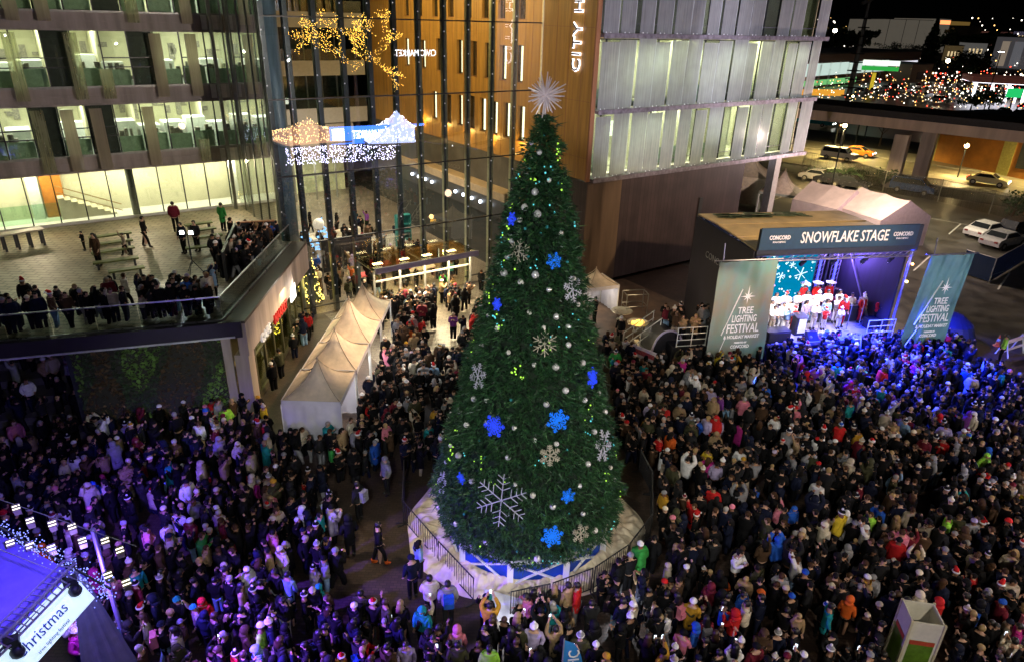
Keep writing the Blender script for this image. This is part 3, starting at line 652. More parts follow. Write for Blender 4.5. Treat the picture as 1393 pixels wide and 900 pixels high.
# ================================================================ marquee tents in a row
m_tent = M('tent_fabric', (.72, .6, .47), .75, var=.16, scale=1.8, bump=.5)
m_tentw = M('tent_wall', (.7, .68, .75), .7, var=.08, scale=1.5)
def peak_tent(name, label, cx_, cy_, wx, wy, ez, pz, rz=0, walls='', mf=None, mw=None, group=None, nseg=10, legs=True):
    t = thing(name, label, 'tent', (cx_, cy_, 0), rz, group)
    T = Matrix.Translation((cx_, cy_, 0)) @ Matrix.Rotation(rz, 4, 'Z')
    g = MB(T); n = nseg; vs = []; fs = []
    for j in range(n + 1):
        for i in range(n + 1):
            x = -1 + 2 * i / n; y = -1 + 2 * j / n; m_ = max(abs(x), abs(y))
            rad = math.hypot(x, y)
            h = (1 - m_) ; z = ez + (pz - ez) * (.38 * h + .62 * h ** 3) - .0 * rad + .04 * math.sin(5 * x) * h
            vs.append((x * wx / 2, y * wy / 2, z - .05 * (1 - abs(abs(x) - abs(y))) * m_))
    for j in range(n):
        for i in range(n): a = j * (n + 1) + i; fs.append((a, a + 1, a + n + 2, a + n + 1))
    g.add(vs, fs); g.build('canopy', mf or m_tent, t, smooth=True)
    g = MB(T)
    for sx, sy in ((1, 1), (-1, 1), (1, -1), (-1, -1)):
        g.tube([(sx * wx / 2 * q, sy * wy / 2 * q, ez + (pz - ez) * (.38 * (1 - q) + .62 * (1 - q) ** 3) + .015 - .05 * q) for q in (0, .15, .3, .5, .75, 1)], .018, 4)
    g.tube([(0, 0, pz - .3), (0, 0, pz + .12)], .04, 6); g.build('seam', M('tent_seam', (.4, .32, .24), .7), t)
    g = MB(T); hx_, hy_ = wx / 2, wy / 2; cs = [(-hx_, -hy_), (hx_, -hy_), (hx_, hy_), (-hx_, hy_)]
    for k in range(4):
        a, b2 = cs[k], cs[(k + 1) % 4]; g.slab((*a, ez - .22), (*b2, ez - .22), (*b2, ez + .01), (*a, ez + .01), .02)
    g.build('valance', mw or m_tentw, t)
    if legs:
        for x, y in cs: g = MB(T); g.tube([(x * .97, y * .97, 0), (x * .97, y * .97, ez)], .035, 6); g.build('leg', m_white, t)
    for c in walls:
        k = 'SENW'.index(c); a, b2 = cs[k], cs[(k + 1) % 4]; g = MB(T); N_ = 14; vs = []; fs = []
        nx, ny = (b2[1] - a[1]), -(b2[0] - a[0]); ln = math.hypot(nx, ny)
        for i in range(N_ + 1):
            s_ = i / N_; o_ = .05 * math.sin(i * 2.4)
            for z in (0.03, ez - .2): vs.append((a[0] + (b2[0] - a[0]) * s_ + nx / ln * o_, a[1] + (b2[1] - a[1]) * s_ + ny / ln * o_, z))
        for i in range(N_): fs.append((2 * i, 2 * i + 2, 2 * i + 3, 2 * i + 1))
        g.add(vs, fs); g.build('side_wall', mw or m_tentw, t, smooth=True)
    return t
tl = ['nearest peaked tent of the row, with closed white end wall facing the crowd', 'second peaked tent from the closed end wall of the row', 'third peaked tent from the closed end wall, before the one by the doors', 'far peaked tent of the row next to the glass entrance doors']
for k in range(4):
    peak_tent('marquee_tent', tl[k], -8.3 + .04 * k, 26.1 + k * 2.85, 2.5, 2.84, 2.25, (3.5, 3.6, 4.0, 3.7)[k], 0, ('SWN' if k == 0 else 'W'), group='peaked tents in a row')
    point('tent_light', (-8.2 + .04 * k, 26.1 + k * 2.85, 1.95), 60, (.95, .93, 1), .2)
area('tent_wash', (-5.8, 30, 2.3), (-4.5, 30, 0), 90, (.9, .95, 1), 1, 8)
c = G(806, 437); peak_tent('small_tent', 'small cream tent with lit white side on the dark deck beside the tree', c.x + .1, c.y + 1.0, 2.2, 2.2, 2.3, 3.1, .4, 'NE')
point('tent_light', (c.x, c.y + .8, 1.9), 40, (1, .97, .9), .15)
# tents behind the stage
def ridge_tent(label, p0, p1, wd, ez, rz_, group=None, mats=None):
    p0, p1 = Vector(p0), Vector(p1); d = (p1 - p0); d.z = 0; L_ = d.length; a = math.atan2(d.y, d.x)
    t = thing('frame_tent', label, 'tent', p0, a, group); T = Matrix.Translation((p0.x, p0.y, 0)) @ Matrix.Rotation(a, 4, 'Z')
    g = MB(T); h = wd / 2; n = 12; vs = []; fs = []
    for i in range(n + 1):
        x = L_ * i / n; sag = .12 * abs(math.sin(math.pi * i / n * 2))
        for y, z in ((-h, ez), (-h * .5, ez + (rz_ - ez) * .48 - sag * .5), (0, rz_ - sag), (h * .5, ez + (rz_ - ez) * .48 - sag * .5), (h, ez)): vs.append((x, y, z))
    for i in range(n):
        for j in range(4): a_ = i * 5 + j; fs.append((a_, a_ + 5, a_ + 6, a_ + 1))
    g.add(vs, fs); g.build('roof', (mats or [M('tan_canvas', (.6, .5, .42), .75, var=.1, scale=1, bump=.06)])[0], t, smooth=False)
    g = MB(T)
    for y in (-h, h): g = MB(T); g.slab((0, y, 0), (L_, y, 0), (L_, y, ez - .02), (0, y, ez - .02), .03); g.build('side_wall', M('pink_canvas', (.78, .66, .6), .75, var=.1, scale=1.2), t)
    for x in (0, L_): g = MB(T); g.add([(x, -h, 0), (x, h, 0), (x, h, ez), (x, 0, rz_ - .03), (x, -h, ez)], [(0, 1, 2, 3, 4)]); g.build('end_wall', M('mauve_canvas', (.5, .4, .42), .75, var=.1), t)
    return t
ridge_tent('pink canvas frame tent behind the stage roof, joined to the larger one', G(1105, 246, 4.0), G(1166, 259, 4.0), 5.2, 2.6, 4.0, 'frame tents behind the stage')
ridge_tent('larger frame tent behind the stage with a lit doorway in its gable', G(1172, 256, 4.0), G(1239, 275, 4.0), 5.6, 2.6, 4.1, 'frame tents behind the stage')
g = MB(); p = G(1247, 322, .1); g.obox(p + Vector((-.55, -1.1, 1.0)), (.8, .06, 2.0), -.65); 
setp(g.build('doorway_light', E('doorway', (1, .97, .95), 5), loc=p), 'bright white lit doorway panel at the gable of the pink tent', 'panel')
c = G(1053, 292, 0); peak_tent('peaked_tent', 'tan peaked tent standing behind the brick wall corner', c.x + .3, c.y, 3.6, 3.6, 2.4, 4.4, -.5, 'W', M('tan_canvas2', (.6, .5, .4), .75, var=.15, bump=.3), M('grey_canvas', (.33, .36, .3), .7))
peak_tent('peaked_tent', 'pale cream peaked tent partly hidden behind the brick wall', 24.5, 73, 4.6, 4.6, 2.8, 5.0, -.5, 'SE', M('cream_canvas', (.7, .62, .45), .75), M('cream_canvas2', (.8, .72, .55), .75))

# ================================================================ Christmas tree
TC = Vector((.72, 19.74, 0))
PROF = [(.98, 2.9), (1.2, 3.3), (1.7, 3.52), (2.4, 3.45), (3.2, 3.28), (4.2, 3.02), (5.4, 2.68), (6.6, 2.36), (8, 1.98), (9.4, 1.6), (10.8, 1.25), (12, .97), (12.7, .8), (13.2, .55), (13.9, .4), (14.4, .22), (14.75, .05)]
PROF = [(z, r * .915) for z, r in PROF]
def prof(z):
    if z <= PROF[0][0]: return PROF[0][1]
    for (a, ra), (b, rb) in zip(PROF, PROF[1:]):
        if z <= b: return ra + (rb - ra) * (z - a) / (b - a)
    return 0
ct = thing('christmas_tree', 'giant dark green decorated Christmas tree rising from a blue and white base', 'Christmas tree', TC)
g = MB(); g.tube([TC, TC + Vector((0, 0, 14.4))], .28, 10, r1=.05); g.build('trunk', M('bark', (.08, .05, .03), .9), ct)
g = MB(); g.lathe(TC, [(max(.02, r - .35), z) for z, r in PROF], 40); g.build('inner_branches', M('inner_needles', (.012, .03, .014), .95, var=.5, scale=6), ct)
rt = np.random.RandomState(5)
NS = 30000
zs = []
zz = rt.uniform(1.1, 14.6, NS * 4); keep = rt.uniform(0, 3.6, NS * 4) < np.array([prof(z) for z in zz]) + .25; zz = zz[keep][:NS]; n = len(zz)
th_ = rt.uniform(0, 2 * np.pi, n)
clump = .05 * np.sin(zz * 6.5 + np.sin(th_ * 4)) + .10 * np.sin(th_ * 9 + zz * 2.3) * np.sin(zz * 5.1 + th_ * 3) + .07 * np.sin(th_ * 23 + zz * 7)
rr_ = np.array([prof(z) for z in zz]) - np.abs(rt.normal(0, .14, n)) + clump * 1.25
out = np.stack([np.cos(th_), np.sin(th_), np.zeros(n)], 1); tan = np.stack([-np.sin(th_), np.cos(th_), np.zeros(n)], 1); upv = np.tile([0, 0, 1.], (n, 1))
base = np.array(TC) + out * rr_[:, None] + upv * zz[:, None]
V = []; 
for k in range(5):
    d = out * rt.uniform(.5, 1.1, (n, 1)) + tan * rt.uniform(-.9, .9, (n, 1)) + upv * rt.uniform(-.75, .5, (n, 1)); d /= np.linalg.norm(d, axis=1)[:, None]
    L_ = rt.uniform(.09, .22, (n, 1)) * np.where(rt.rand(n, 1) < .06, 2.0, 1); sd = np.cross(d, rt.normal(0, 1, (n, 3))); sd /= np.linalg.norm(sd, axis=1)[:, None]; wd = rt.uniform(.012, .026, (n, 1))
    V.append(np.stack([base - sd * wd, base + sd * wd, base + d * L_], 1))
V = np.concatenate(V, 0) - np.array(TC); nf = len(V)
me = bpy.data.meshes.new('needles'); me.vertices.add(nf * 3); me.vertices.foreach_set('co', V.reshape(-1)); me.loops.add(nf * 3); me.loops.foreach_set('vertex_index', np.arange(nf * 3))
me.polygons.add(nf); me.polygons.foreach_set('loop_start', np.arange(nf) * 3); me.polygons.foreach_set('loop_total', np.full(nf, 3)); me.polygons.foreach_set('material_index', rt.choice([0, 0, 1, 2], nf))
me.update(calc_edges=True)
for m_ in (M('needles_a', (.025, .095, .036), .42, var=.4, scale=3), M('needles_b', (.02, .055, .03), .6, var=.4, scale=3), M('needles_c', (.06, .17, .055), .42, var=.3, scale=3)): me.materials.append(m_)
o = bpy.data.objects.new('crown', me); COL.objects.link(o); o.parent = ct
# fairy lights in clusters
g = MB()
for i in range(105):
    z = 1.4 + 12.4 * rt.rand() ** 1.15; a = rt.uniform(0, 6.283); mi = 0 if rt.rand() < .6 else 1
    for k in range(rt.randint(2, 6)):
        a2 = a + rt.normal(0, .045 * 3 / max(.8, prof(z))); z2 = z + rt.normal(0, .13); r_ = prof(z2) + .05
        g.ball(TC + Vector((math.cos(a2) * r_, math.sin(a2) * r_, z2)), rt.uniform(.018, .032), 5, 4, mi)
g.build('fairy_lights', [E('light_lime', (.5, 1, .1), 1.3), E('light_teal', (.15, .8, .85), 1.1)], ct)
# star burst on top
st = thing('tree_star', 'spiky pale silver starburst topper above the tip of the tree', 'tree topper', TC + Vector((0, 0, 14.6)))
g = MB(); c = TC + Vector((0, 0, 15.1)); g.ball(c, .12, 8, 6)
for i in range(54):
    z = 1 - 2 * (i + .5) / 54; a = i * 2.39996; r_ = math.sqrt(1 - z * z); d = Vector((r_ * math.cos(a), r_ * math.sin(a), z)); g.tube([c, c + d * rt.uniform(.38, .7)], .032, 5, r1=.014)
g.tube([TC + Vector((0, 0, 14.4)), c], .04, 6); g.build('rays', M('star_silver', (.75, .66, .7), .35, metal=.2, emit=(1, .85, .9), es=.12), st)
def hit(px, py, off=.08):
    d = ray(px, py); t = 5.0
    while t < 40:
        p = CO + d * t; z = p[2]; r_ = math.hypot(p[0] - TC.x, p[1] - TC.y)
        if 0 < z < 14.8 and r_ < prof(z) + off: return Vector(p)
        t += .02
    return None
# baubles
m_silver = M('bauble_silver', (.85, .82, .86), .2, metal=.35, var=0); m_teal = M('bauble_teal', (.1, .55, .6), .2, metal=.6, var=0, emit=(.1, .8, .9), es=.02); m_pearl = M('bauble_pearl', (.8, .76, .74), .35, var=0)
def bauble(p, r, m_, lab, grp):
    g = MB(); g.ball(p, r, 14, 10); g.lathe(p + Vector((0, 0, r * .95)), [(r * .22, 0), (r * .22, r * .2)], 8, 1)
    return setp(g.build('bauble', [m_, m_grey], smooth=True, loc=p), lab, 'bauble', grp)
bp = [(733,208,0,.10),(753,232,1,.1),(712,283,2,.13),(748,246,2,.09),(718,229,1,.12),(727,262,0,.13),(763,250,1,.13),(731,292,0,.14),(693,329,0,.1),(736,318,1,.08),(713,312,1,.12),(745,310,1,.12),(765,318,0,.1),(688,350,0,.12),(683,372,0,.14),(774,357,1,.12),(728,375,0,.14),(671,395,1,.1),(758,432,0,.12),(775,446,0,.12),(720,426,2,.1),(700,410,1,.1),(674,447,2,.11),(757,500,0,.14),(727,497,2,.1),(771,532,0,.13),(744,551,0,.12),(795,494,0,.13),(775,470,0,.12),(660,545,2,.1),(659,575,0,.1),(699,583,2,.1),(690,623,0,.12),(727,600,0,.1),(642,543,0,.12),(622,558,0,.14),(632,578,2,.12),(621,620,0,.14),(605,628,0,.12),(606,590,2,.1),(657,623,1,.1),(640,655,0,.13),(618,713,0,.12),(594,690,0,.1),(725,675,2,.12),(753,690,0,.14),(776,700,1,.1),(795,700,0,.1),(790,662,0,.11),(802,632,0,.12),(773,613,1,.1),(811,588,0,.12),(808,570,1,.1),(833,636,2,.1),(838,652,0,.1),(822,691,1,.1),(811,722,2,.14),(731,761,0,.14),(703,751,1,.1),(660,738,0,.13),(629,700,1,.11),(835,608,0,.1),(604,548,0,.1),(610,606,2,.09),(655,400,0,.11),(662,430,0,.1),(783,380,2,.1),(789,415,0,.1),(748,395,0,.11),(707,385,2,.12),(740,447,2,.09),(722,470,1,.1),(694,545,1,.12),(745,580,0,.1),(758,605,2,.1),(798,545,0,.11),(690,480,2,.09),(652,470,0,.1),(640,500,1,.1),(650,600,1,.09),(700,660,0,.1),(826,560,0,.12),(817,535,2,.1),(718,350,1,.1),(756,290,1,.1),(705,300,2,.1),(740,185,1,.08),(720,195,0,.08)]
nm = ['silver', 'teal', 'pearl white']; fr_ = [m_silver, m_teal, m_pearl]
for px, py, k, r_ in bp:
    p = hit(px, py, .06)
    if p is None: continue
    zone = 'upper third' if py < 370 else ('middle' if py < 560 else 'lowest third')
    if k == 1: r_ = r_ * .5
    bauble(p - (p - Vector((TC.x, TC.y, p.z))).normalized() * .07, r_ * .8, fr_[k], f'shiny round {nm[k]} bauble in the {zone} of the Christmas tree', f'{nm[k]} baubles, {zone}')
# snowflakes
def snowflake(px, py, rad, mats, lab, style, thick=.03, tilt=None, grp=None):
    p = hit(px, py, .1)
    if p is None: p = hit(px + (4 if px < 700 else -4), py, .2)
    if p is None: return
    nrm = Vector((p.x - TC.x, p.y - TC.y, 0)).normalized(); nrm.z = .25; nrm.normalize()
    if tilt: nrm = (nrm + Vector(tilt)).normalized()
    x = Vector((0, 0, 1)).cross(nrm).normalized(); y = nrm.cross(x)
    g = MB()
    def L(a, b, w=thick): g.bar(p + x * a[0] + y * a[1], p + x * b[0] + y * b[1], w, w)
    for k in range(6):
        a = math.pi / 3 * k + (.52 if style != 'b' else .2); ca, sa = math.cos(a), math.sin(a); f = lambda u, v: (rad * (u * ca - v * sa), rad * (u * sa + v * ca))
        L((0, 0), f(1, 0), thick * 1.2)
        if style == 'big':
            for q in (.38, .6, .8):
                s_ = .34 - .16 * q; L(f(q, 0), f(q + s_ * .6, s_)); L(f(q, 0), f(q + s_ * .6, -s_))
        elif style == 'w':
            L(f(.5, 0), f(.8, .28)); L(f(.5, 0), f(.8, -.28)); L(f(.3, .0), f(.45, .18)); L(f(.3, 0), f(.45, -.18))
        else:
            for q in (.3, .5, .72): L(f(q, 0), f(q + .2, .2 + .1 * (q < .6)), thick * .9); L(f(q, 0), f(q + .2, -.2 - .1 * (q < .6)), thick * .9)
            L(f(1, -.1), f(1, .1), thick)
            a2 = a + math.pi / 6; L((0, 0), (rad * .75 * math.cos(a2), rad * .75 * math.sin(a2)), thick)
    setp(g.build('snowflake_ornament', mats, loc=p), lab, 'snowflake', grp)
m_sw = M('snowflake_white', (.5, .5, .6), .4, var=0, emit=(.9, .9, 1), es=.04); m_sg = M('snowflake_warm', (.45, .42, .34), .4, var=0)
m_blue = E('led_blue', (.025, .06, .8), 1.3); m_azure = E('led_azure', (.015, .17, .85), 1.2)
snowflake(682, 680, .86, m_sw, 'largest snowflake on the tree, six-armed white branches low at the front', 'big', .02)
snowflake(650, 511, .42, m_sw, 'white snowflake turned side-on at the edge of the middle of the tree', 'big', .022)
snowflake(706, 342, .36, m_sg, 'dull silver snowflake highest of the white ones, above the blue star', 'w', .022)
snowflake(779, 394, .4, m_sw, 'white snowflake on the tree just above the small cream tent side', 'big', .022)
snowflake(741, 467, .4, m_sg, 'warm white snowflake centred at mid height of the tree', 'w', .02)
snowflake(748, 619, .34, m_sg, 'warm white snowflake directly beneath the round azure star', 'big', .028)
snowflake(790, 725, .33, m_sg, 'small cream snowflake just above the blue tree base', 'big', .022)
snowflake(821, 605, .55, m_sw, 'tall white snowflake seen edge-on on the stage side of the tree', 'big', .025)
snowflake(601, 655, .4, m_sw, 'dim white snowflake seen edge-on above the beige drape', 'big', .02)
bl = [(672, 579, .35, m_blue, 'violet-blue glowing snowflake beside the azure one at mid height'), (759, 572, .35, m_azure, 'azure glowing snowflake above the warm white snowflake'), (754, 355, .24, m_azure, 'glowing blue snowflake near the top third of the tree'),
      (676, 414, .2, m_blue, 'small glowing blue snowflake above the side-on white snowflake'), (696, 298, .2, m_blue, 'topmost small glowing blue snowflake on the tree edge'), (806, 513, .32, m_blue, 'glowing blue snowflake side-on facing the stage'),
      (773, 674, .24, m_azure, 'small azure glowing snowflake above the low blue one'), (751, 729, .35, m_azure, 'lowest glowing blue snowflake just above the base'), (627, 650, .2, m_blue, 'small glowing blue snowflake beside the largest white snowflake')]
for px, py, r_, m_, lab in bl: snowflake(px, py, r_, m_, lab, 'b', .014 + .01 * (r_ > .3))
# base box
tb = ct
n8 = 10; rb = 2.92
pts = [TC + Vector((rb * math.cos(2 * math.pi * (k + .2) / n8), rb * math.sin(2 * math.pi * (k + .2) / n8), 0)) for k in range(n8)]
m_bb = M('base_blue', (.01, .06, .5), .5, var=.15, emit=(.0, .06, .6), es=.05); m_bw = M('base_white', (.85, .85, .88), .4, var=.05)
g = MB(); g2 = MB()
for k in range(n8):
    a, b2 = pts[k], pts[(k + 1) % n8]; z0, z1 = Vector((0, 0, .3)), Vector((0, 0, 1.2))
    g.slab(a + z0, b2 + z0, b2 + z1, a + z1, .05)
    nn = ((a + b2) / 2 - TC); nn.z = 0; nn = nn.normalized() * .05
    g2.bar(a + nn + z0, a + nn + z1, .2, .1); g2.bar(a + nn + z0, b2 + nn + z0, .08, .09); g2.bar(a + nn + z1, b2 + nn + z1, .08, .11)
    g2.bar(a + nn * 1.3 + z0, b2 + nn * 1.3 + z1, .07, .05); g2.bar(a + nn * 1.5 + z1, b2 + nn * 1.5 + z0, .07, .05)
bpn = g.build('base_panels', m_bb, tb); g2.build('white_frame', m_bw, bpn)
g = MB(); g.lathe(TC, [(2.85, 0), (2.85, .3)], 20); g.build('plinth', M('plinth', (.3, .28, .25), .7), tb)
# crumpled drape round it
from mathutils import noise as _nz
def vn(x, y): return .5 + _nz.noise(Vector((x, y, .3)))
nr, na = 34, 420; vs = []; fs = []
for j in range(na):
    a = 2 * math.pi * j / na
    ro = 4.28 - .95 * max(0, -math.sin(a)) ** 2 + .3 * math.sin(a * 3 + 1) * .35 + .06 * math.sin(a * 11) + .12 * max(0, math.cos(a - math.pi * 1.0))
    for i in range(nr):
        t = i / (nr - 1); r_ = 2.86 + (ro - 2.86) * t; fold = 1.0 * (vn(a * 5, t * 2) - .5) * .09 + .9 * (vn(a * 34 + 7, t * 2.2) - .5) * .08 + math.sin(a * 26 + 3 * math.sin(t * 4 + a * 5)) * .05 + math.sin(a * 47 + t * 9) * .025 + math.sin(a * 9 + t * 7) * .06 + math.sin(a*71-t*14)*.015
        z = .45 * (1 - t) ** 1.5 + (.16 + fold * 1.3) * math.sin(math.pi * min(1, t * 1.05)) ** .6 + .03 + (.25 * math.exp(-((a - 2.6) / .5) ** 2) * math.sin(math.pi * t))
        vs.append((TC.x + r_ * math.cos(a), TC.y + r_ * math.sin(a), max(.015, z)))
for j in range(na):
    for i in range(nr - 1): a_ = j * nr + i; b_ = ((j + 1) % na) * nr + i; fs.append((a_, a_ + 1, b_ + 1, b_))
g = MB(); g.add(vs, fs); setp(g.build('base_drape', M('burlap_drape', (.72, .62, .46), .85, var=.15, scale=2.5, bump=.4), smooth=True, loc=TC), 'crumpled beige fabric drape spread on the ground around the tree base', 'drape')
# barriers
def barrier(p, q, lab, grp='crowd barriers around the tree'):
    p, q = Vector(p), Vector(q); d = (q - p).normalized(); t = thing('crowd_barrier', lab, 'barrier', p, math.atan2(d.y, d.x), grp); up = Vector((0, 0, 1))
    g = MB(); a, b2 = p + d * .05, q - d * .05
    g.tube([a + up * .05, a + up * 1.08, b2 + up * 1.08, b2 + up * .05], .025, 6); g.tube([a + up * .2, b2 + up * .2], .02, 6); g.build('frame', M('barrier_steel', (.05, .05, .055), .4, metal=.5), t)
    g = MB(); n = 15
    for k in range(1, n): c = a + (b2 - a) * k / n; g.bar(c + up * .2, c + up * 1.07, .018)
    g.build('bars', M('barrier_steel', (.05, .05, .055)), t)
    for c in (a, b2): s_ = Vector((-d.y, d.x, 0)) * .28; g = MB(); g.bar(c - s_ + up * .02, c + s_ + up * .02, .05, .03); g.build('foot', M('barrier_steel', (.05, .05, .055)), t)
bpx = [(551, 655), (549, 712), (596, 768), (645, 822)]; ring = [G(*q) for q in bpx]
r2 = [G(692, 840), G(748, 828), G(805, 806), G(852, 773), G(884, 730), G(884, 672), G(868, 640)]
bn = 0
blab = ['on the drape side by the tents', 'along the beige drape beside the open paving', 'sloping toward the open brick paving', 'in front of the white base frame', 'before the shiny white cloth', 'behind the person with the red hat', 'beside the crowd facing the stage', 'at the far stage-side edge of the drape']
for a, b2 in list(zip(ring, ring[1:])) + list(zip(r2, r2[1:])):
    L_ = (b2 - a).length; k = max(1, round(L_ / 2.1))
    for i in range(k):
        barrier(a + (b2 - a) * i / k, a + (b2 - a) * (i + 1) / k, f'black steel crowd barrier {blab[min(7, bn)]}' if bn < 8 else 'black steel crowd barrier at the far edge of the drape'); bn += 1
g = MB(); a = G(655, 815); b2 = G(700, 800); g.slab(G(658, 800, .35), G(722, 818, .3), G(705, 865, .02), G(680, 850, .02), .02); setp(g.build('white_sheet', M('white_sheet', (.75, .75, .85), .4), loc=G(690, 830)), 'loose white sheet hanging out between two barriers', 'sheet')
# ================================================================ stage (local frame: a along the front, b to the back)
def S(a, b, z=0): return SGT @ Vector((a, b, z))
sg = thing('concert_stage', 'covered concert stage with tan roof, dark side wall and bright violet-white lighting', 'stage', S(0, 0), SGR)
m_sdark = M('stage_black', (.018, .018, .025), .5, var=.3)
m_troof = M('stage_roof_tan', (.5, .36, .19), .6, var=.18, scale=.9)
g = MB(SGT); g.box(.3, .1, 1.12, 9.3, 6.8, 1.3); g.build('deck', M('stage_deck', (.3, .28, .3), .35, var=.2, scale=2), sg)
g = MB(SGT); g.box(.3, .12, .05, 9.3, .18, 1.12); g.box(.3, .1, 0, .5, 6.8, 1.12); g.box(9.1, .1, 0, 9.3, 6.8, 1.12); g.build('skirt', m_sdark, sg)
g = MB(SGT)
g.slab((0, 6.9, 6.75), (0, 4.3, 6.85), (9.3, 4.3, 6.85), (9.3, 6.9, 6.75), .08); g.slab((0, 4.25, 6.83), (0, 2.1, 6.8), (9.3, 2.1, 6.8), (9.3, 4.25, 6.83), .08); g.slab((0, 2.05, 6.78), (0, .1, 6.7), (9.3, .1, 6.7), (9.3, 2.05, 6.78), .08)
g.add([(0, 0, 0)] * 0, [])
g.build('roof', m_troof, sg)
g = MB(SGT)   # dried needles and dirt lying along the back of the roof
for i in range(46):
    a_ = .9 + random.random() * 5.2; b_ = 5.5 + random.random() * .9; g.obox((a_, b_, 6.86), (.5 + random.random() * .7, .1 + random.random() * .12, .02), random.uniform(-.35, .1), 0)
g.build('roof_debris', M('roof_moss', (.1, .14, .08), .9, var=.5), sg)
g = MB(SGT); g.box(-.1, .1, 0, .02, 6.9, 6.62); g.box(.0, 6.8, 0, 9.3, 6.95, 6.65); g.box(9.28, .7, 0, 9.4, 6.9, 6.6); g.build('wall', M('stage_curtain', (.02, .017, .03), .7, var=.3, kind='streak'), sg)
text('wall_logo', 'CONCORD', .55, S(-.13, 3.6, 4.9), SGT.to_3x3() @ Vector((0, -1, 0)), (0, 0, 1), M('logo_grey', (.3, .3, .3), .5), sg, .01)
g = MB(SGT)
for z in (6.35, 6.05): g.tube([(.1, .15, z), (9.3, .15, z)], .04, 6); g.tube([(.1, .45, z), (9.3, .45, z)], .04, 6); g.tube([(.5, 3.8, z), (9.2, 3.8, z)], .04, 6)
for k in range(23): a_ = .2 + k * .4; g.bar((a_, .15, 6.05), (a_ + .4, .15, 6.35), .03); g.bar((a_, 3.8, 6.05), (a_ + .4, 3.8, 6.35), .03)
for a_ in (.25, 9.2):
    for b_ in (.2, 6.6): g.tube([(a_, b_, 0), (a_, b_, 6.6)], .07, 8)
g.bar((9.2, 1.9, 1.3), (9.2, 6.2, 6.4), .12, .12); g.build('truss', M('truss_metal', (.35, .33, .4), .35, metal=.7), sg)
# header
hd = thing('stage_header', 'long navy banner reading SNOWFLAKE STAGE above the stage opening', 'banner', S(0, -.05, 6.72), SGR)
g = MB(SGT); g.box(.02, -.1, 6.74, 8.98, -.02, 7.86); g.build('cloth', M('navy_banner', (.012, .045, .085), .5, var=.15), hd)
g = MB(SGT); g.box(0, -.01, 6.4, 9.3, .09, 7.8); g.build('backing', m_sdark, hd)
X = SGT.to_3x3() @ Vector((1, 0, 0)); Z = Vector((0, 0, 1))
m_lw = M('lettering', (.8, .72, .74), .5, emit=(1, .9, .95), es=.16)
text('title_lettering', 'SNOWFLAKE STAGE', .82, S(4.75, -.11, 7.3), X, Z, m_lw, hd, .01, .008, width=5.0)
for a_ in (1.07, 8.1):
    text('sponsor_lettering', 'CONCORD', .3, S(a_, -.11, 7.36), X, Z, m_lw, hd, .01, .008, width=1.15); text('sponsor_lettering', 'PACIFIC', .12, S(a_, -.11, 7.13), X, Z, m_lw, hd, .01, .002, width=.7)
# side banners with folds
def side_banner(a0, a1, b0, z0, z1, lean, label, m_):
    t = thing('stage_banner', label, 'banner', S(a0, b0, z0), SGR); n, k = 30, 12; vs = []; fs = []
    for j in range(k + 1):
        for i in range(n + 1):
            s_ = i / n; q = j / k; w_ = .09 * math.sin(s_ * 11 + q * 3.5) * (1 - q * .4) + .035 * math.sin(s_ * 31 - q * 4) + .03 * math.sin(q * 9 + s_ * 4)
            vs.append((a0 + (a1 - a0) * s_ + lean * q, b0 - .08 + w_ , z0 + (z1 - z0) * q))
    for j in range(k):
        for i in range(n): a_ = j * (n + 1) + i; fs.append((a_, a_ + 1, a_ + n + 2, a_ + n + 1))
    g = MB(SGT); g.add(vs, fs); g.build('cloth', m_, t, smooth=True)
    g = MB(SGT); g.tube([(a0 + lean - .25, b0, z1 + .03), (a1 + lean + .25, b0, z1 + .03)], .035, 6); g.tube([(a0 + lean + .2, b0, z1), (a0 + lean + .2, b0 + .1, z1 + .9)], .03, 6)
    g.build('pole', M('truss_metal', (.35, .33, .4)), t)
    g = MB(SGT); g.tube([(a0 - .1, b0, z0 - .03), (a1 + .1, b0, z0 - .03)], .03, 6); g.build('pole', M('truss_metal', (.35, .33, .4)), t)
    cx_ = (a0 + a1) / 2 + .15; wl = M('banner_print', (.85, .85, .85), .5, emit=(1, 1, 1), es=.22)
    f = lambda q: lean * (q - z0) / (z1 - z0)
    bb = b0 - .2
    for txt, z, sz, wd in (('TREE', 3.72, .52, .85), ('LIGHTING', 3.26, .55, 1.35), ('FESTIVAL', 2.72, .68, 1.8), ('& HOLIDAY MARKET', 2.26, .26, 2.0), ('PRESENTED BY', 1.93, .13, .7), ('CONCORD', 1.7, .26, 1.05)):
        text('lettering', txt, sz, S(cx_ + f(z), bb, z), X, Z, wl, t, .008, .006, width=wd)
    g = MB(SGT); c = Vector((cx_ + f(4.5), bb, 4.5))
    for i in range(8):
        a_ = math.pi / 4 * i + math.pi / 2; L_ = .62 if i == 0 else (.42 if i % 2 == 0 else .3)
        d = Vector((math.cos(a_), 0, math.sin(a_))); sd = Vector((-d.z, 0, d.x)) * .05; g.add([c + sd, c - sd, c + d * L_, c - sd + Vector((0, .01, 0)), c + sd + Vector((0, .01, 0))], [(0, 1, 2), (4, 2, 3)])
    a_ = Vector((cx_ - .35 + f(4.9), bb, 4.9)); b_ = Vector((cx_ - 1.15 + f(2.4), bb, 2.4)); g.bar(a_, b_, .09, .01); g.bar(Vector((cx_ - .9 + f(3), bb, 2.2)), Vector((cx_ - 1.2, bb, 1.2)), .05, .01)
    g.build('printed_star', wl, t)
    return t
m_bA = M('banner_sage', (.15, .33, .31), .55, var=.2, scale=.5, col2=(.32, .27, .2)); m_bB = M('banner_teal', (.14, .33, .33), .55, var=.2, scale=.6)
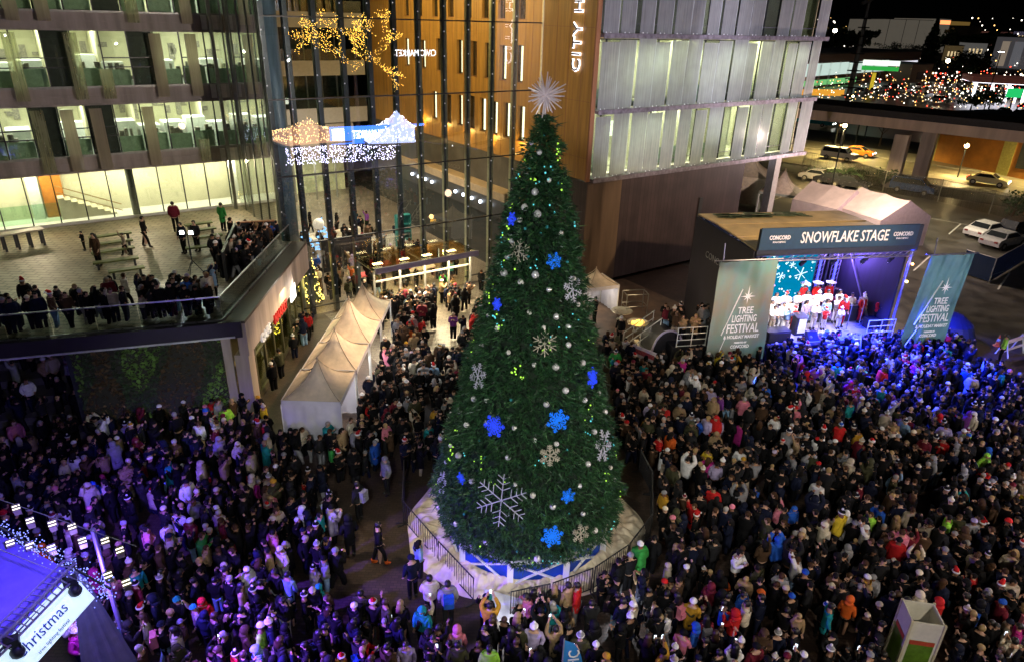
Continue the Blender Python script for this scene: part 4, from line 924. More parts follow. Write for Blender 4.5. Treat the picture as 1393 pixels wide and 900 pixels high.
side_banner(-2.15, 1.05, -.45, .9, 6.35, -.05, 'wrinkled sage and tan festival banner on the side wall end of the stage', m_bA)
side_banner(9.25, 11.95, -.55, .85, 6.3, .45, 'teal festival banner on the car park end of the stage', m_bB)
# LED screen at the back
ls = thing('video_screen', 'glowing teal screen with white snowflakes behind the performers', 'screen', S(5.5, 5.1, 1.3), SGR)
g = MB(SGT); g.box(3.9, 5.05, 1.6, 7.2, 5.15, 5.6); g.build('panel', E('screen_teal', (.0, .22, .42), 1.1), ls)
g = MB(SGT); rs2 = random.Random(8)
for i in range(60): a_, z = 4.0 + rs2.random() * 3.1, 1.8 + rs2.random() * 4; r_ = .02 + .05 * rs2.random(); g.obox((a_, 5.03, z), (r_ * 2, .02, r_ * 2), 0, 0, 0, .8)
for (a_, z, r_) in ((6.3, 3.4, .42), (5.6, 4.0, .2), (4.6, 3.9, .2), (5.0, 3.3, .25)):
    for k in range(3): q = math.pi / 3 * k + .3; g.bar((a_ - math.cos(q) * r_, 5.02, z - math.sin(q) * r_), (a_ + math.cos(q) * r_, 5.02, z + math.sin(q) * r_), .07, .02)
g.build('snowflake_graphic', E('screen_white', (.6, .9, 1), 1.6), ls)
g = MB(SGT); g.box(3.8, 5.16, 1.3, 7.3, 5.3, 5.7); g.build('casing', m_sdark, ls)
# risers, gear
def gear(name, lab, cat, mb, m_, loc, **k): return setp(mb.build(name, m_, loc=loc, rz=SGR, **k), lab, cat)
g = MB(SGT); g.box(1.4, 2.5, 1.3, 7.2, 3.3, 1.42); g.box(1.6, 3.3, 1.3, 7.4, 4.2, 1.6); gear('choir_riser', 'two-step dark riser under the back rows of performers', 'riser', g, m_sdark, S(4.3, 4, 1.3))
g = MB(SGT); g.box(1.75, .25, 1.31, 3.1, .95, 1.95); g.box(1.8, .2, 1.4, 3.05, .25, 1.9, 1); gear('stage_speaker', 'wide black bass speaker on the front edge of the stage', 'speaker', g, [m_sdark, M('grille', (.04, .04, .05), .8, var=.4, scale=40)], S(2.4, .6, 1.3))
for a_, lb in ((4.3, 'small wedge monitor on the stage front before the lectern'), (.95, 'black wedge monitor at the banner end of the stage front')):
    g = MB(SGT); g.add([(a_, .2, 1.31), (a_ + .6, .2, 1.31), (a_ + .6, .75, 1.31), (a_, .75, 1.31), (a_, .6, 1.7), (a_ + .6, .6, 1.7), (a_, .75, 1.7), (a_ + .6, .75, 1.7)], [(0, 1, 5, 4), (4, 5, 7, 6), (2, 3, 6, 7), (0, 4, 6, 3), (1, 2, 7, 5), (0, 3, 2, 1)]); gear('monitor_wedge', lb, 'speaker', g, m_sdark, S(a_, .4, 1.3))
lt_ = thing('lectern', 'white-fronted lectern standing near the stage front', 'lectern', S(4.15, 1.2, 1.3), SGR)
g = MB(SGT); g.box(3.85, 1.0, 1.3, 4.45, 1.5, 2.35); g.build('body', m_sdark, lt_); g = MB(SGT); g.box(3.98, .97, 1.45, 4.42, 1.0, 2.3); g.build('front_panel', M('lectern_white', (.85, .9, .9), .4, emit=(1, 1, 1), es=.3), lt_); g = MB(SGT); g.slab((3.8, .95, 2.35), (4.5, .95, 2.35), (4.5, 1.5, 2.5), (3.8, 1.5, 2.5), .04); g.build('top', m_sdark, lt_)
ac = thing('equipment_case', 'black flight case with silver edges standing behind the stage pole', 'case', S(8.4, 2.6, 1.3), SGR)
g = MB(SGT); g.box(7.8, 2.3, 1.31, 8.9, 3.1, 2.35); g.build('case', m_sdark, ac)
g = MB(SGT)
for a_ in (7.8, 8.9):
    for b_ in (2.3, 3.1): g.bar((a_, b_, 1.31), (a_, b_, 2.36), .05)
for z in (1.33, 2.36):
    g.bar((7.8, 2.3, z), (8.9, 2.3, z), .05); g.bar((7.8, 2.3, z), (7.8, 3.1, z), .05); g.bar((8.9, 2.3, z), (8.9, 3.1, z), .05); g.bar((7.8, 3.1, z), (8.9, 3.1, z), .05)
g.build('edge_trim', M('truss_metal', (.35, .33, .4)), ac)
dk = thing('drum_kit', 'drum kit with cymbals in the violet shade of the stage', 'drum kit', S(7.9, 4.6, 1.3), SGR)
g = MB(SGT)
for a_, b_, r_, h in ((7.7, 4.3, .28, .35), (8.3, 4.4, .22, .3), (8.0, 4.7, .2, .25)): g.lathe((a_, b_, 1.75), [(r_, 0), (r_, h)], 14)
g.ball((8.0, 4.45, 1.65), .32, 12, 8); g.build('drum', M('drum_shell', (.3, .05, .1), .3), dk, smooth=True)
for a_, b_, z in ((7.4, 4.5, 2.5), (8.6, 4.5, 2.55), (8.2, 5.0, 2.4)):
    g = MB(SGT); g.lathe((a_, b_, z), [(.26, 0), (.05, .04), (.02, .05)], 16); g.tube([(a_, b_, 1.3), (a_, b_, z)], .015, 5); g.build('cymbal', M('cymbal_brass', (.6, .5, .25), .2, metal=.9), dk)
ld = thing('stage_ladder', 'short white ladder leaning against the front of the stage', 'ladder', S(7.1, -.1), SGR)
g = MB(SGT)
for a_ in (6.85, 7.3): g.bar((a_, -.35, 0), (a_, .05, 1.6), .05)
for k in range(5): g.bar((6.85, -.35 + .08 * (k + .5), .3 * (k + .5)), (7.3, -.35 + .08 * (k + .5), .3 * (k + .5)), .04)
g.build('frame', m_white, ld)
for a0_, a1_, b_, lb in ((-3.4, -1.75, .5, 'white steel guard rail beside the sage stage banner'), (7.6, 9.25, .05, 'blue lit guard rail on the stage front by the teal banner')):
    t = thing('guard_rail', lb, 'railing', S(a0_, b_, 1.3), SGR); g = MB(SGT)
    for z in (1.35, 1.7, 2.05, 2.4): g.tube([(a0_, b_, z), (a1_, b_, z)], .025, 6)
    for k in range(3): a_ = a0_ + (a1_ - a0_) * k / 2; g.tube([(a_, b_, 1.25), (a_, b_, 2.42)], .03, 6)
    g.build('frame', m_white, t)
g = MB(SGT); g.box(-3.6, .45, 0, -.1, 3.4, 1.3); gear('side_deck', 'black boxed access platform beside the stage wall', 'platform', g, m_sdark, S(-2, 2))
# stairs and arch by the platform
sr = thing('access_stairs', 'portable steel stairs with white handrails up to the stage platform', 'stairs', S(-4.0, 2.2), SGR)
g = MB(SGT)
for k in range(6): g.box(-5.3 + k * .3, 2.2, .18 * k + .12, -5.0 + k * .3, 3.3, .18 * k + .17)
g.build('tread', m_grey, sr); g = MB(SGT)
for b_ in (2.2, 3.3):
    for z in (.55, 1.0): g.tube([(-5.3, b_, z), (-3.6, b_, z + 1.25)], .03, 6)
    for k in range(4): g.tube([(-5.3 + k * .55, b_, .05 + k * .33), (-5.3 + k * .55, b_, 1.0 + k * .4)], .025, 6)
g.build('handrail', m_white, sr)
p = G(905, 492); ar = thing('cable_cover', 'dark rounded hood with pale violet rim beside the stage stairs', 'hood', p)
n = 14; prof_ = [(.95 * math.cos(math.pi * i / n), 1.9 * math.sin(math.pi * i / n) ** .7) for i in range(n + 1)]
g = MB(Matrix.Translation(p) @ Matrix.Rotation(.25, 4, 'Z')); vs = [(x, 0, z) for x, z in prof_] + [(x, 1.6, z * .95) for x, z in prof_]; g.add(vs, [(i, i + 1, n + 2 + i, n + 1 + i) for i in range(n)] + [tuple(range(n, -1, -1)), tuple(range(n + 1, 2 * n + 2))]); g.build('shell', m_sdark, ar)
g = MB(Matrix.Translation(p) @ Matrix.Rotation(.25, 4, 'Z')); g.tube([(x, -.04, z) for x, z in prof_], .06, 6); g.build('rim', M('violet_rim', (.5, .45, .65), .4), ar)
g = MB(SGT); g.add([(4.0, -.05, .9), (4.6, -.5, .95), (7.0, -.55, .75), (7.4, -.05, .9), (5.6, -.1, 1.12), (4.2, -.6, .05), (7.2, -.65, .05)], [(0, 1, 4), (1, 2, 4), (2, 3, 4), (0, 4, 3), (1, 5, 6, 2), (0, 5, 1), (3, 2, 6)]); gear('gear_tarpaulin', 'violet lit tarpaulin over gear below the stage front', 'tarpaulin', g, M('tarp', (.35, .35, .5), .3, var=.5, scale=5, bump=.5), S(5.6, -.3))
p = G(1292, 478, 0) + Vector((0, .6, 0)); g = MB(); g.lathe(p, [(1.5, 0), (1.45, .8), (1.1, 1.6), (.5, 2.1), (.02, 2.25)], 20)
for i in range(60): a_ = random.uniform(2.5, 5.8); z = random.random() * 1.9; r_ = (1.5 - .12 * z - .28 * z * z * .9) + .04; g.ball(p + Vector((math.cos(a_) * r_, math.sin(a_) * r_, z)), .022, 5, 4, 1)
setp(g.build('light_mound', [M('navy_net', (.01, .015, .06), .6), E('led_cold', (.5, .6, 1), 2.2)], loc=p), 'dark dome with tiny blue-white lights beside the teal banner', 'decoration')
# microphones, keyboard and blue-lit columns
for k, (a_, b_) in enumerate(((2.6, 1.4), (3.4, 1.3), (5.4, 1.2), (7.3, 1.3), (8.3, 1.6))):
    g = MB(SGT); g.tube([(a_, b_, 1.31), (a_, b_, 2.75), (a_ + .12, b_ + .2, 2.85)], .022, 5); g.lathe(tuple(Vector((a_, b_, 1.31))), [(.2, 0), (.18, .03)], 10)
    setp(g.build('microphone_stand', m_grey, loc=S(a_, b_, 1.3), rz=SGR), ['microphone stand by the sage banner', 'microphone stand before the lectern', 'microphone stand at centre stage', 'microphone stand on the far side of Santa', 'microphone stand nearest the stage pole'][k], 'microphone stand')
for k, a_ in enumerate((7.6, 8.7)):
    t = thing('light_column', ['blue glowing truss column behind the flight case', 'second blue glowing truss column in the stage corner'][k], 'light column', S(a_, 5.2, 1.3), SGR); g = MB(SGT)
    for x in (-.15, .15):
        for y in (-.15, .15): g.tube([(a_ + x, 5.2 + y, 1.3), (a_ + x, 5.2 + y, 4.6)], .025, 5)
    for q in range(11): z = 1.3 + q * .3; g.bar((a_ - .15, 5.05, z), (a_ + .15, 5.05, z + .3), .02); g.bar((a_ - .15, 5.35, z), (a_ - .15, 5.05, z + .3), .02)
    g.build('truss', M('truss_metal', (.35, .33, .4)), t); g = MB(SGT); g.box(a_ - .05, 5.15, 1.4, a_ + .05, 5.25, 4.3); g.build('light_tube', E('column_blue_light', (.08, .1, 1), 3.5), t)
for k, (a_, b_) in enumerate(((8.2, 3.9), (8.6, 1.2))):
    g = MB(SGT); g.box(a_, b_, 1.31, a_ + .6, b_ + .5, 1.9); g.box(a_ + .03, b_ - .02, 1.36, a_ + .57, b_, 1.85, 1); setp(g.build('guitar_amplifier', [m_sdark, M('grille', (.04, .04, .05))], loc=S(a_, b_, 1.3), rz=SGR), ['black amplifier before the drum kit', 'black amplifier by the front guard rail'][k], 'amplifier')
# stage lamps
m_lamp = E('stage_lamp', (.9, .9, 1), 14)
for k, a_ in enumerate((1.4, 3.0, 4.8, 6.6, 8.2)):
    t = thing('stage_spotlight', ['spotlight nearest the sage banner', 'second spotlight from the sage banner', 'middle spotlight', 'second spotlight from the teal banner', 'spotlight nearest the teal banner'][k] + ' hung under the stage roof', 'spotlight', S(a_, .3, 6), SGR)
    g = MB(SGT); g.tube([(a_, .3, 5.95), (a_, .55, 5.65)], .12, 10); g.bar((a_, .3, 6.1), (a_, .35, 5.8), .05); g.build('housing', m_sdark, t)
    g = MB(SGT); g.tube([(a_, .552, 5.648), (a_, .56, 5.64)], .1, 10); g.build('lens', m_lamp, t)
spot('key', S(2.2, .7, 5.9), S(3.0, 2.2, 1.6), 3000, (.93, .9, 1), 58, .7); spot('key', S(5.2, .7, 5.9), S(5.4, 2.6, 1.8), 2200, (.95, .85, 1), 55, .7); spot('key', S(7.6, .7, 5.9), S(6.6, 2.3, 1.6), 1800, (.9, .85, 1), 50, .7)
spot('back', S(3.2, 5.0, 6.0), S(4.4, .3, 1.3), 3500, (.55, .5, 1), 60, .6); spot('back', S(6.8, 5.0, 6.0), S(6.6, .3, 1.3), 3500, (.35, .35, 1), 60, .6)
spot('blue_wash', S(3.2, -.15, 6.45), S(4.6, -2.4, 0), 22000, (.015, .03, 1), 80, .8); spot('blue_wash', S(6.0, -.15, 6.45), S(7.6, -2.4, 0), 34000, (.01, .03, 1), 95, .8); spot('blue_wash', S(8.9, -.1, 6.5), S(12.5, -2.5, 0), 17000, (.02, .04, 1), 85, .8)
point('stage_violet', S(8.3, 4.4, 4.6), 900, (.25, .15, 1), .2); point('stage_blue', S(2, 5, 3), 120, (.1, .4, 1), .2)
spot('amber', S(-3.6, -5, 7.5), S(-1.6, -.4, 4.2), 1300, (1, .62, .42), 38, .7)
for a_, z, co in ((.9, 5.95, (.2, .4, 1)), (1.3, 5.7, (1, .8, .2)), (9.35, 5.6, (1, .45, .15)), (9.3, 4.6, (1, .8, .1))):
    g = MB(SGT); g.ball((a_, .1, z), .07, 8, 6); gear('indicator_lamp', {(.2, .4, 1): 'tiny blue lamp under the stage roof corner', (1, .8, .2): 'tiny yellow lamp beside the blue lamp under the roof', (1, .45, .15): 'small orange lamp on the stage pole', (1, .8, .1): 'small yellow lamp below the orange lamp on the pole'}[co], 'lamp', g, E('ind_%d%d' % (co[0] * 10, co[1] * 100), co, 12), S(a_, .1, z))

# ================================================================ platform furniture by the stage
for (px, py, lit) in ((846, 424, 0), (868, 440, 1)):
    p = G(px, py, .85); p.z = 0.35; t = thing('fire_table' if lit else 'round_table', 'round metal fire bowl glowing orange on the dark deck' if lit else 'bare round metal table behind the glowing fire bowl', 'table', p)
    g = MB(); g.lathe(p, [(.3, 0), (.05, .04), (.05, .5), (.62, .53), (.66, .58), (.6, .58), (.5, .53)], 24); g.build('top', M('zinc', (.55, .52, .42), .3, metal=.6), t, smooth=True)
    if lit:
        g = MB()
        for i in range(14): a_ = random.random() * 6.28; r_ = random.random() * .4; g.ball(p + Vector((r_ * math.cos(a_), r_ * math.sin(a_), .58)), .05 + .05 * random.random(), 6, 4)
        g.build('embers', E('ember', (1, .5, .06), 5), t); point('fire_light', p + Vector((0, 0, .9)), 22, (1, .6, .2), .2)
p = G(862, 424, .35); t = thing('crate_frame', 'empty white tubular frame standing behind the round tables', 'frame', p); g = MB(Matrix.Translation(p) @ Matrix.Rotation(.2, 4, 'Z'))
for z in (.5, 1.3): g.tube([(-.7, -.4, z), (.7, -.4, z), (.7, .4, z), (-.7, .4, z), (-.7, -.4, z)], .03, 6)
for x in (-.7, .7):
    for y in (-.4, .4): g.tube([(x, y, 0), (x, y, 1.32)], .03, 6)
g.build('tubes', m_grey, t)
p0, p1 = G(851, 472, 1.0), G(900, 492, 1.0); t = thing('sponsor_board', 'long tilted white board with a red text strip on the deck edge', 'board', p0)
a_, b_ = G(851, 478, .9), G(899, 498, .9); up_ = Vector((0, 0, .6)); g = MB(); g.slab(a_, b_, b_ + up_, a_ + up_, .06); g.build('panel', M('board_white', (.7, .62, .66), .5), t)
dd = (b_ - a_); nn = dd.cross(up_).normalized() * .012
g = MB(); g.slab(a_ + dd * .17 + up_ * .28 + nn, a_ + dd * .8 + up_ * .28 + nn, a_ + dd * .8 + up_ * .72 + nn, a_ + dd * .17 + up_ * .72 + nn, .008); g.build('red_strip', M('strip_red', (.45, .08, .1), .5, var=.4, scale=12), t)
g = MB(); a_, b_ = G(812, 492, .0), G(851, 512, .0); g.slab(a_, b_, b_ + Vector((0, 0, 1.1)), a_ + Vector((0, 0, 1.1)), .05); setp(g.build('black_fence_panel', m_sdark, loc=a_), 'plain black fence panel closing the deck beside the white board', 'fence')
# barricade, cone
p = G(1373, 480); t = thing('barricade', 'white A-frame road barricade standing on the dark asphalt', 'barricade', p); T = Matrix.Translation(p) @ Matrix.Rotation(.5, 4, 'Z')
for x in (-.8, .8): g = MB(T); g.bar((x, -.35, 0), (x, 0, 1.1), .06); g.bar((x, .35, 0), (x, 0, 1.1), .06); g.build('leg', m_white, t)
g = MB(T); g.box(-1, -.06, .75, 1, -.02, 1.0); g.box(-1, -.16, .35, 1, -.12, .5); g.build('board', M('barricade_board', (.75, .6, .58), .5), t)
p = G(1356, 470); g = MB(); g.lathe(p, [(.22, 0), (.22, .03), (.13, .04), (.03, .7)], 12); g.lathe(p, [(.105, .3), (.075, .48)], 12, 1); setp(g.build('traffic_cone', [M('cone_orange', (.8, .15, .04), .5), m_white], loc=p, smooth=True), 'orange traffic cone with white band beside the barricade', 'traffic cone')

# ================================================================ second stage roof in the corner nearest the camera
SZ = 4.6
def GA(x, y): return G(x, y, SZ)
cn2 = thing('corner_stage', 'violet lit corner stage with dark roof, white side curtain and lit fascia banner', 'stage', G(60, 860))
P1, P2, P3, P4 = G(100, 778, SZ), G(-70, 690, SZ), G(-190, 800, SZ), G(-20, 905, SZ)
g = MB(); g.add([P1, P2, P3, P4, P1 + Vector((0, 0, -.2)), P2 + Vector((0, 0, -.2)), P3 + Vector((0, 0, -.2)), P4 + Vector((0, 0, -.2))], [(0, 1, 2, 3), (7, 6, 5, 4), (0, 4, 5, 1), (1, 5, 6, 2), (2, 6, 7, 3), (3, 7, 4, 0)]); g.build('roof', M('violet_canvas', (.16, .12, .42), .6, var=.3, scale=.7), cn2)  # violet stage light is mixed into the roof colour
A_, B_ = G(90, 779, SZ), G(-47, 918, SZ)
dn = (B_ - A_).normalized(); outn = Vector((-dn.y, dn.x, 0)); outn = outn if outn.x > 0 else -outn
g = MB(); 
for o_, z in ((.05, .05), (.05, .4), (.35, .05), (.35, .4)): g.tube([A_ + outn * o_ + Vector((0, 0, z)), B_ + outn * o_ + Vector((0, 0, z))], .03, 6)
for k in range(16):
    a_ = A_ + (B_ - A_) * k / 16; b_ = A_ + (B_ - A_) * (k + 1) / 16; g.bar(a_ + outn * .05 + Vector((0, 0, .05)), b_ + outn * .35 + Vector((0, 0, .4)), .025); g.bar(a_ + outn * .35 + Vector((0, 0, .05)), b_ + outn * .35 + Vector((0, 0, .4)), .025); g.bar(a_ + outn * .05 + Vector((0, 0, .4)), a_ + outn * .35 + Vector((0, 0, .4)), .025)
g.build('truss', M('truss_metal', (.35, .33, .4)), cn2)
fb = thing('fascia_banner', 'bright white banner with thin dark script hung below the corner stage truss', 'banner', A_)
bo = outn * .12; dz = Vector((0, 0, -.72)); tl_ = outn * .42
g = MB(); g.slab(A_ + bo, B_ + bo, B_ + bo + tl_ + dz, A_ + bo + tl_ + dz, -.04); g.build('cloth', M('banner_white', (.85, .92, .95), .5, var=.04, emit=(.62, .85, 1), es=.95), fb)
rdir = (A_ - B_).normalized(); udir = -(tl_ + dz).normalized()
mid = A_ + bo + (tl_ + dz) * .5; nrm = rdir.cross(udir).normalized() * .06
ink = M('script_ink', (.02, .05, .3), .5)
text('script_lettering', 'Christmas', .36, mid - rdir * 1.35 + nrm, rdir, udir, ink, fb, .004)
text('script_lettering', 'tree lighting festival', .12, mid - rdir * 1.25 - udir * .3 + nrm, rdir, udir, ink, fb, .003)
# dark stage lights in front of the banner, hung from the truss
for k in range(3):
    p = A_ + outn * .3 + dn * (.25 + k * 1.05 + (.7 if k else 0)) + Vector((0, 0, .05)); t = thing('moving_head_light', ['dark moving head light at the top end of the white banner', 'dark moving head light midway along the white banner', 'dark moving head light at the bottom end of the white banner'][k], 'stage light', p)
    g = MB(); g.obox(p, (.28, .22, .16), .6); g.build('base', m_sdark, t); g = MB(); g.ball(p + Vector((.1, -.05, -.25)), .15, 10, 8); g.build('head', m_sdark, t, smooth=True)
    g = MB(); g.bar(p + Vector((.17, 0, -.03)), p + Vector((.2, -.05, -.3)), .04); g.bar(p + Vector((-.1, 0, -.03)), p + Vector((-.05, -.05, -.3)), .04); g.build('yoke', m_sdark, t)
C_ = A_ + outn * .4; lo = G(120, 885, 0)
g = MB(); n = 12; vs = []; fs = []
c0_, c1_ = G(96, 778, SZ), G(108, 772, SZ); e0, e1 = Vector((c0_.x - .2, c0_.y - .7, .1)), Vector((c0_.x + 1.1, c0_.y + .3, .1))
for i in range(n + 1):
    s_ = i / n; w_ = .05 * math.sin(i * 2.3); a_ = c0_ + (c1_ - c0_) * s_; b_ = e0 + (e1 - e0) * s_; vs += [a_, b_ + Vector((w_, -w_, 0))]
for i in range(n): fs.append((2 * i, 2 * i + 1, 2 * i + 3, 2 * i + 2))
g.add(vs, fs); g.build('side_curtain', M('curtain_pale', (.25, .22, .6), .7, var=.1), cn2, smooth=True)  # curtain colour carries the violet light that falls on it
g = MB(); pt_ = G(128, 727, SZ); g.tube([Vector((pt_.x, pt_.y, 0)), Vector((pt_.x, pt_.y, SZ + .2))], .06, 8)
setp(g.build('light_pole', M('violet_pole', (.25, .22, .45), .4, metal=.3), loc=(pt_.x, pt_.y, 0)), 'slim violet lit pole holding up the garland beside the corner stage', 'pole')
# garland of blue LEDs along the front truss + lantern row
g = MB(); ga, gb = G(-20, 706, SZ + .1), G(150, 800, SZ + .1); rg = random.Random(2); g.tube([ga, gb], .03, 5, 1)
for i in range(420):
    t_ = rg.random(); p = ga + (gb - ga) * t_ + Vector((rg.gauss(0, .13), rg.gauss(0, .13), rg.gauss(-.05, .13))); g.ball(p, .011 + .008 * rg.random(), 5, 4, 0)
setp(g.build('led_garland', [E('led_violet', (.22, .26, 1), 2.6), m_sdark], loc=ga), 'thick garland of tiny blue-white lights above the corner stage', 'string lights')
for (x0, y0, x1, y1, lb) in ((0, 678, 185, 742, 'upper tensioned cable carrying the row of lanterns'), (0, 745, 130, 798, 'lower tensioned cable across the corner stage')):
    g = MB(); g.tube([G(x0 - 20, y0 - 6, SZ + .3), G(x1, y1 + 0, SZ + .3)], .012, 5); setp(g.build('suspension_cable', m_grey, loc=G(x0, y0, SZ)), lb, 'cable')
m_lens = E('lantern_tube', (1, .92, .75), 3)
lp = [(22, 690), (41, 708), (71, 712), (98, 716), (14, 738), (41, 742), (70, 745), (112, 735), (143, 735), (163, 748), (147, 782), (172, 792)]
desc = ['on the upper cable nearest the frame edge', 'second along the upper cable', 'third along the upper cable', 'tallest, just before the violet pole', 'on the garland nearest the frame edge', 'second along the garland', 'third along the garland, dimmer', 'half hidden behind the violet pole', 'turned away just past the pole', 'largest, at the far end of the upper cable', 'below the cable by the person in teal', 'lowest of all, nearest the brown paving']
for (px, py), ds in zip(lp, desc):
    p = G(px, py, SZ + .1); p = Vector(p); t = thing('hanging_lantern', 'boxy metal lantern with two white tubes, ' + ds, 'lantern', p)
    T = Matrix.Translation(p) @ Matrix.Rotation(.65, 4, 'Z') @ Matrix.Rotation(.5, 4, 'X')
    g = MB(T); g.box(-.08, -.1, -.24, .08, .1, .0); g.box(-.09, -.11, -.02, .09, .11, .02); g.build('body', M('lantern_shell', (.3, .28, .2), .4, metal=.3), t)
    g = MB(T)
    for y in (-.045, .045): g.box(-.085, y - .014, .021, .085, y + .014, .03)
    g.build('tube', m_lens, t)
VC = (.3, .2, 1)
spot('violet_wash', (-9.9, 13.2, 4.3), (-5.0, 15.6, .5), 7000, (.14, .05, 1), 80, .9, .1); spot('violet_wash', (-12.2, 15.0, 4.3), (-12.5, 19.5, .5), 3000, (.14, .06, 1), 70, .9, .1); spot('violet_wash', (-8.6, 11.2, 4.3), (-4.5, 11.5, .5), 9500, (.2, .07, 1), 92, .9, .1)
point('corner_violet', G(112, 812, 3.2), 520, (.3, .18, 1), .3); spot('roof_wash', P1 + Vector((1, -1, 3)), P3, 2600, (.16, .1, 1), 110, .8, .3)
spot('banner_blue', S(-.5, -3.5, 1.0), S(-.3, -.5, 1.6), 900, (.04, .12, 1), 80, .8, .1); spot('banner_blue', S(10.5, -3.5, 1.0), S(10.3, -.5, 1.6), 900, (.04, .15, 1), 80, .8, .1)
# kiosk
K = [G(1231, 820, 2.4), G(1272, 826, 2.4), G(1285, 853, 2.4), G(1243, 848, 2.4)]
kc = Vector((11.6, 14.15, 0)); a = math.atan2(K[1].y - K[0].y, K[1].x - K[0].x) ; T = Matrix.Translation(kc) @ Matrix.Rotation(a, 4, 'Z')
kk = thing('promo_booth', 'open-topped white booth with green posters on its sides, deep in the crowd', 'booth', kc, a)
m_kw = M('booth_white', (.6, .58, .48), .5, var=.08)
w2, d2, H_ = .42, .4, 2.4
for x0, y0, x1, y1 in ((-w2, -d2, w2, -d2 + .03), (-w2, d2 - .03, w2, d2), (-w2, -d2 + .03, -w2 + .03, d2 - .03), (w2 - .03, -d2 + .03, w2, d2 - .03)):
    g = MB(T); g.box(x0, y0, 0, x1, y1, H_); g.build('side_panel', m_kw, kk)
for x, y in ((-w2, -d2), (w2, -d2), (w2, d2), (-w2, d2)): g = MB(T); g.box(x - .03, y - .03, 0, x + .03, y + .03, H_ + .02); g.build('corner_post', M('booth_post', (.5, .45, .3), .5), kk)
g = MB(T); g.box(-w2 + .1, -d2 - .012, .5, w2 - .1, -d2 - .004, 1.75, 0); g.box(-w2 + .1, -d2 - .016, 1.6, w2 - .1, -d2 - .0125, 1.75, 1); g.box(-w2 - .012, -d2 + .1, .5, -w2 - .004, d2 - .1, 1.75, 0); g.box(-w2 - .016, -d2 + .1, 1.6, -w2 - .0125, d2 - .1, 1.75, 1)
g.build('poster', [M('poster_green', (.1, .2, .02), .4, var=.3), M('poster_red', (.4, .06, .03), .4)], kk)
# feather flag
p = G(800, 925, 0); fp = G(770, 872, 2.6); ff = thing('feather_flag', 'curved blue feather flag with white capitals at the bottom edge', 'flag', (fp.x, fp.y, 0))
x = Vector((1, .15, 0)).normalized(); o0 = Vector((fp.x - .05, fp.y, 0)); n = 14; vs = []; fs = []
for i in range(n + 1):
    t_ = i / n; z = .5 + 2.15 * t_; w_ = .62 * math.sqrt(max(0, 1 - t_ ** 3.2)); l_ = o0 + x * (-.02 - .12 * t_ ** 3 * 0) + Vector((0, 0, z)); vs += [l_, l_ + x * w_ + Vector((0, .02 * math.sin(i), 0))]
for i in range(n): fs.append((2 * i, 2 * i + 1, 2 * i + 3, 2 * i + 2))
g = MB(); g.add(vs, fs); g.build('cloth', M('flag_blue', (.03, .22, .62), .5, var=.1), ff)
g = MB(); g.tube([o0, o0 + Vector((0, 0, 2.7))], .02, 6); g.build('pole', m_grey, ff)
text('lettering', 'PACIFIC', .42, o0 + x * .3 + Vector((0, -.03, 1.55)), (0, 0, 1), -x, M('flag_white', (.85, .85, .9), .5), ff, .004, .004, width=1.45)
# ================================================================ people: prototypes
def skin(nodes, edges, sub, name='tmp'):
    me = bpy.data.meshes.new(name); me.from_pydata([n[0] for n in nodes], edges, []); o = bpy.data.objects.new(name, me); COL.objects.link(o)
    md = o.modifiers.new('s', 'SKIN'); md.use_smooth_shade = True
    sv = me.skin_vertices[0].data
    for i, n in enumerate(nodes): sv[i].radius = (n[1], n[2]); sv[i].use_root = (i == 0)
    if sub: m2 = o.modifiers.new('d', 'SUBSURF'); m2.levels = sub; m2.render_levels = sub
    dg = bpy.context.evaluated_depsgraph_get(); r = bpy.data.meshes.new_from_object(o.evaluated_get(dg)); bpy.data.objects.remove(o)
    v = [tuple(x.co) for x in r.vertices]; f = [tuple(p.vertices) for p in r.polygons]; bpy.data.meshes.remove(r); return v, f
POSE = { # elbow, wrist for right (x>0) and left
 'standing with arms down': (((.25, .0, 1.14), (.24, .1, .92)), ((-.25, .0, 1.14), (-.24, .1, .92))),
 'hands in pockets': (((.28, -.04, 1.16), (.19, .1, .98)), ((-.28, -.04, 1.16), (-.19, .1, .98))),
 'holding up a phone': (((.23, .14, 1.2), (.06, .34, 1.4)), ((-.23, .14, 1.2), (-.06, .34, 1.4))),
 'both arms raised': (((.27, .14, 1.52), (.12, .24, 1.8)), ((-.27, .14, 1.52), (-.12, .24, 1.8))),
 'one arm raised': (((.26, .12, 1.5), (.2, .2, 1.8)), ((-.25, .0, 1.14), (-.22, .12, .94))),
 'arms folded': (((.25, .08, 1.15), (-.04, .24, 1.17)), ((-.25, .08, 1.15), (.05, .25, 1.22))),
}
PN = list(POSE)
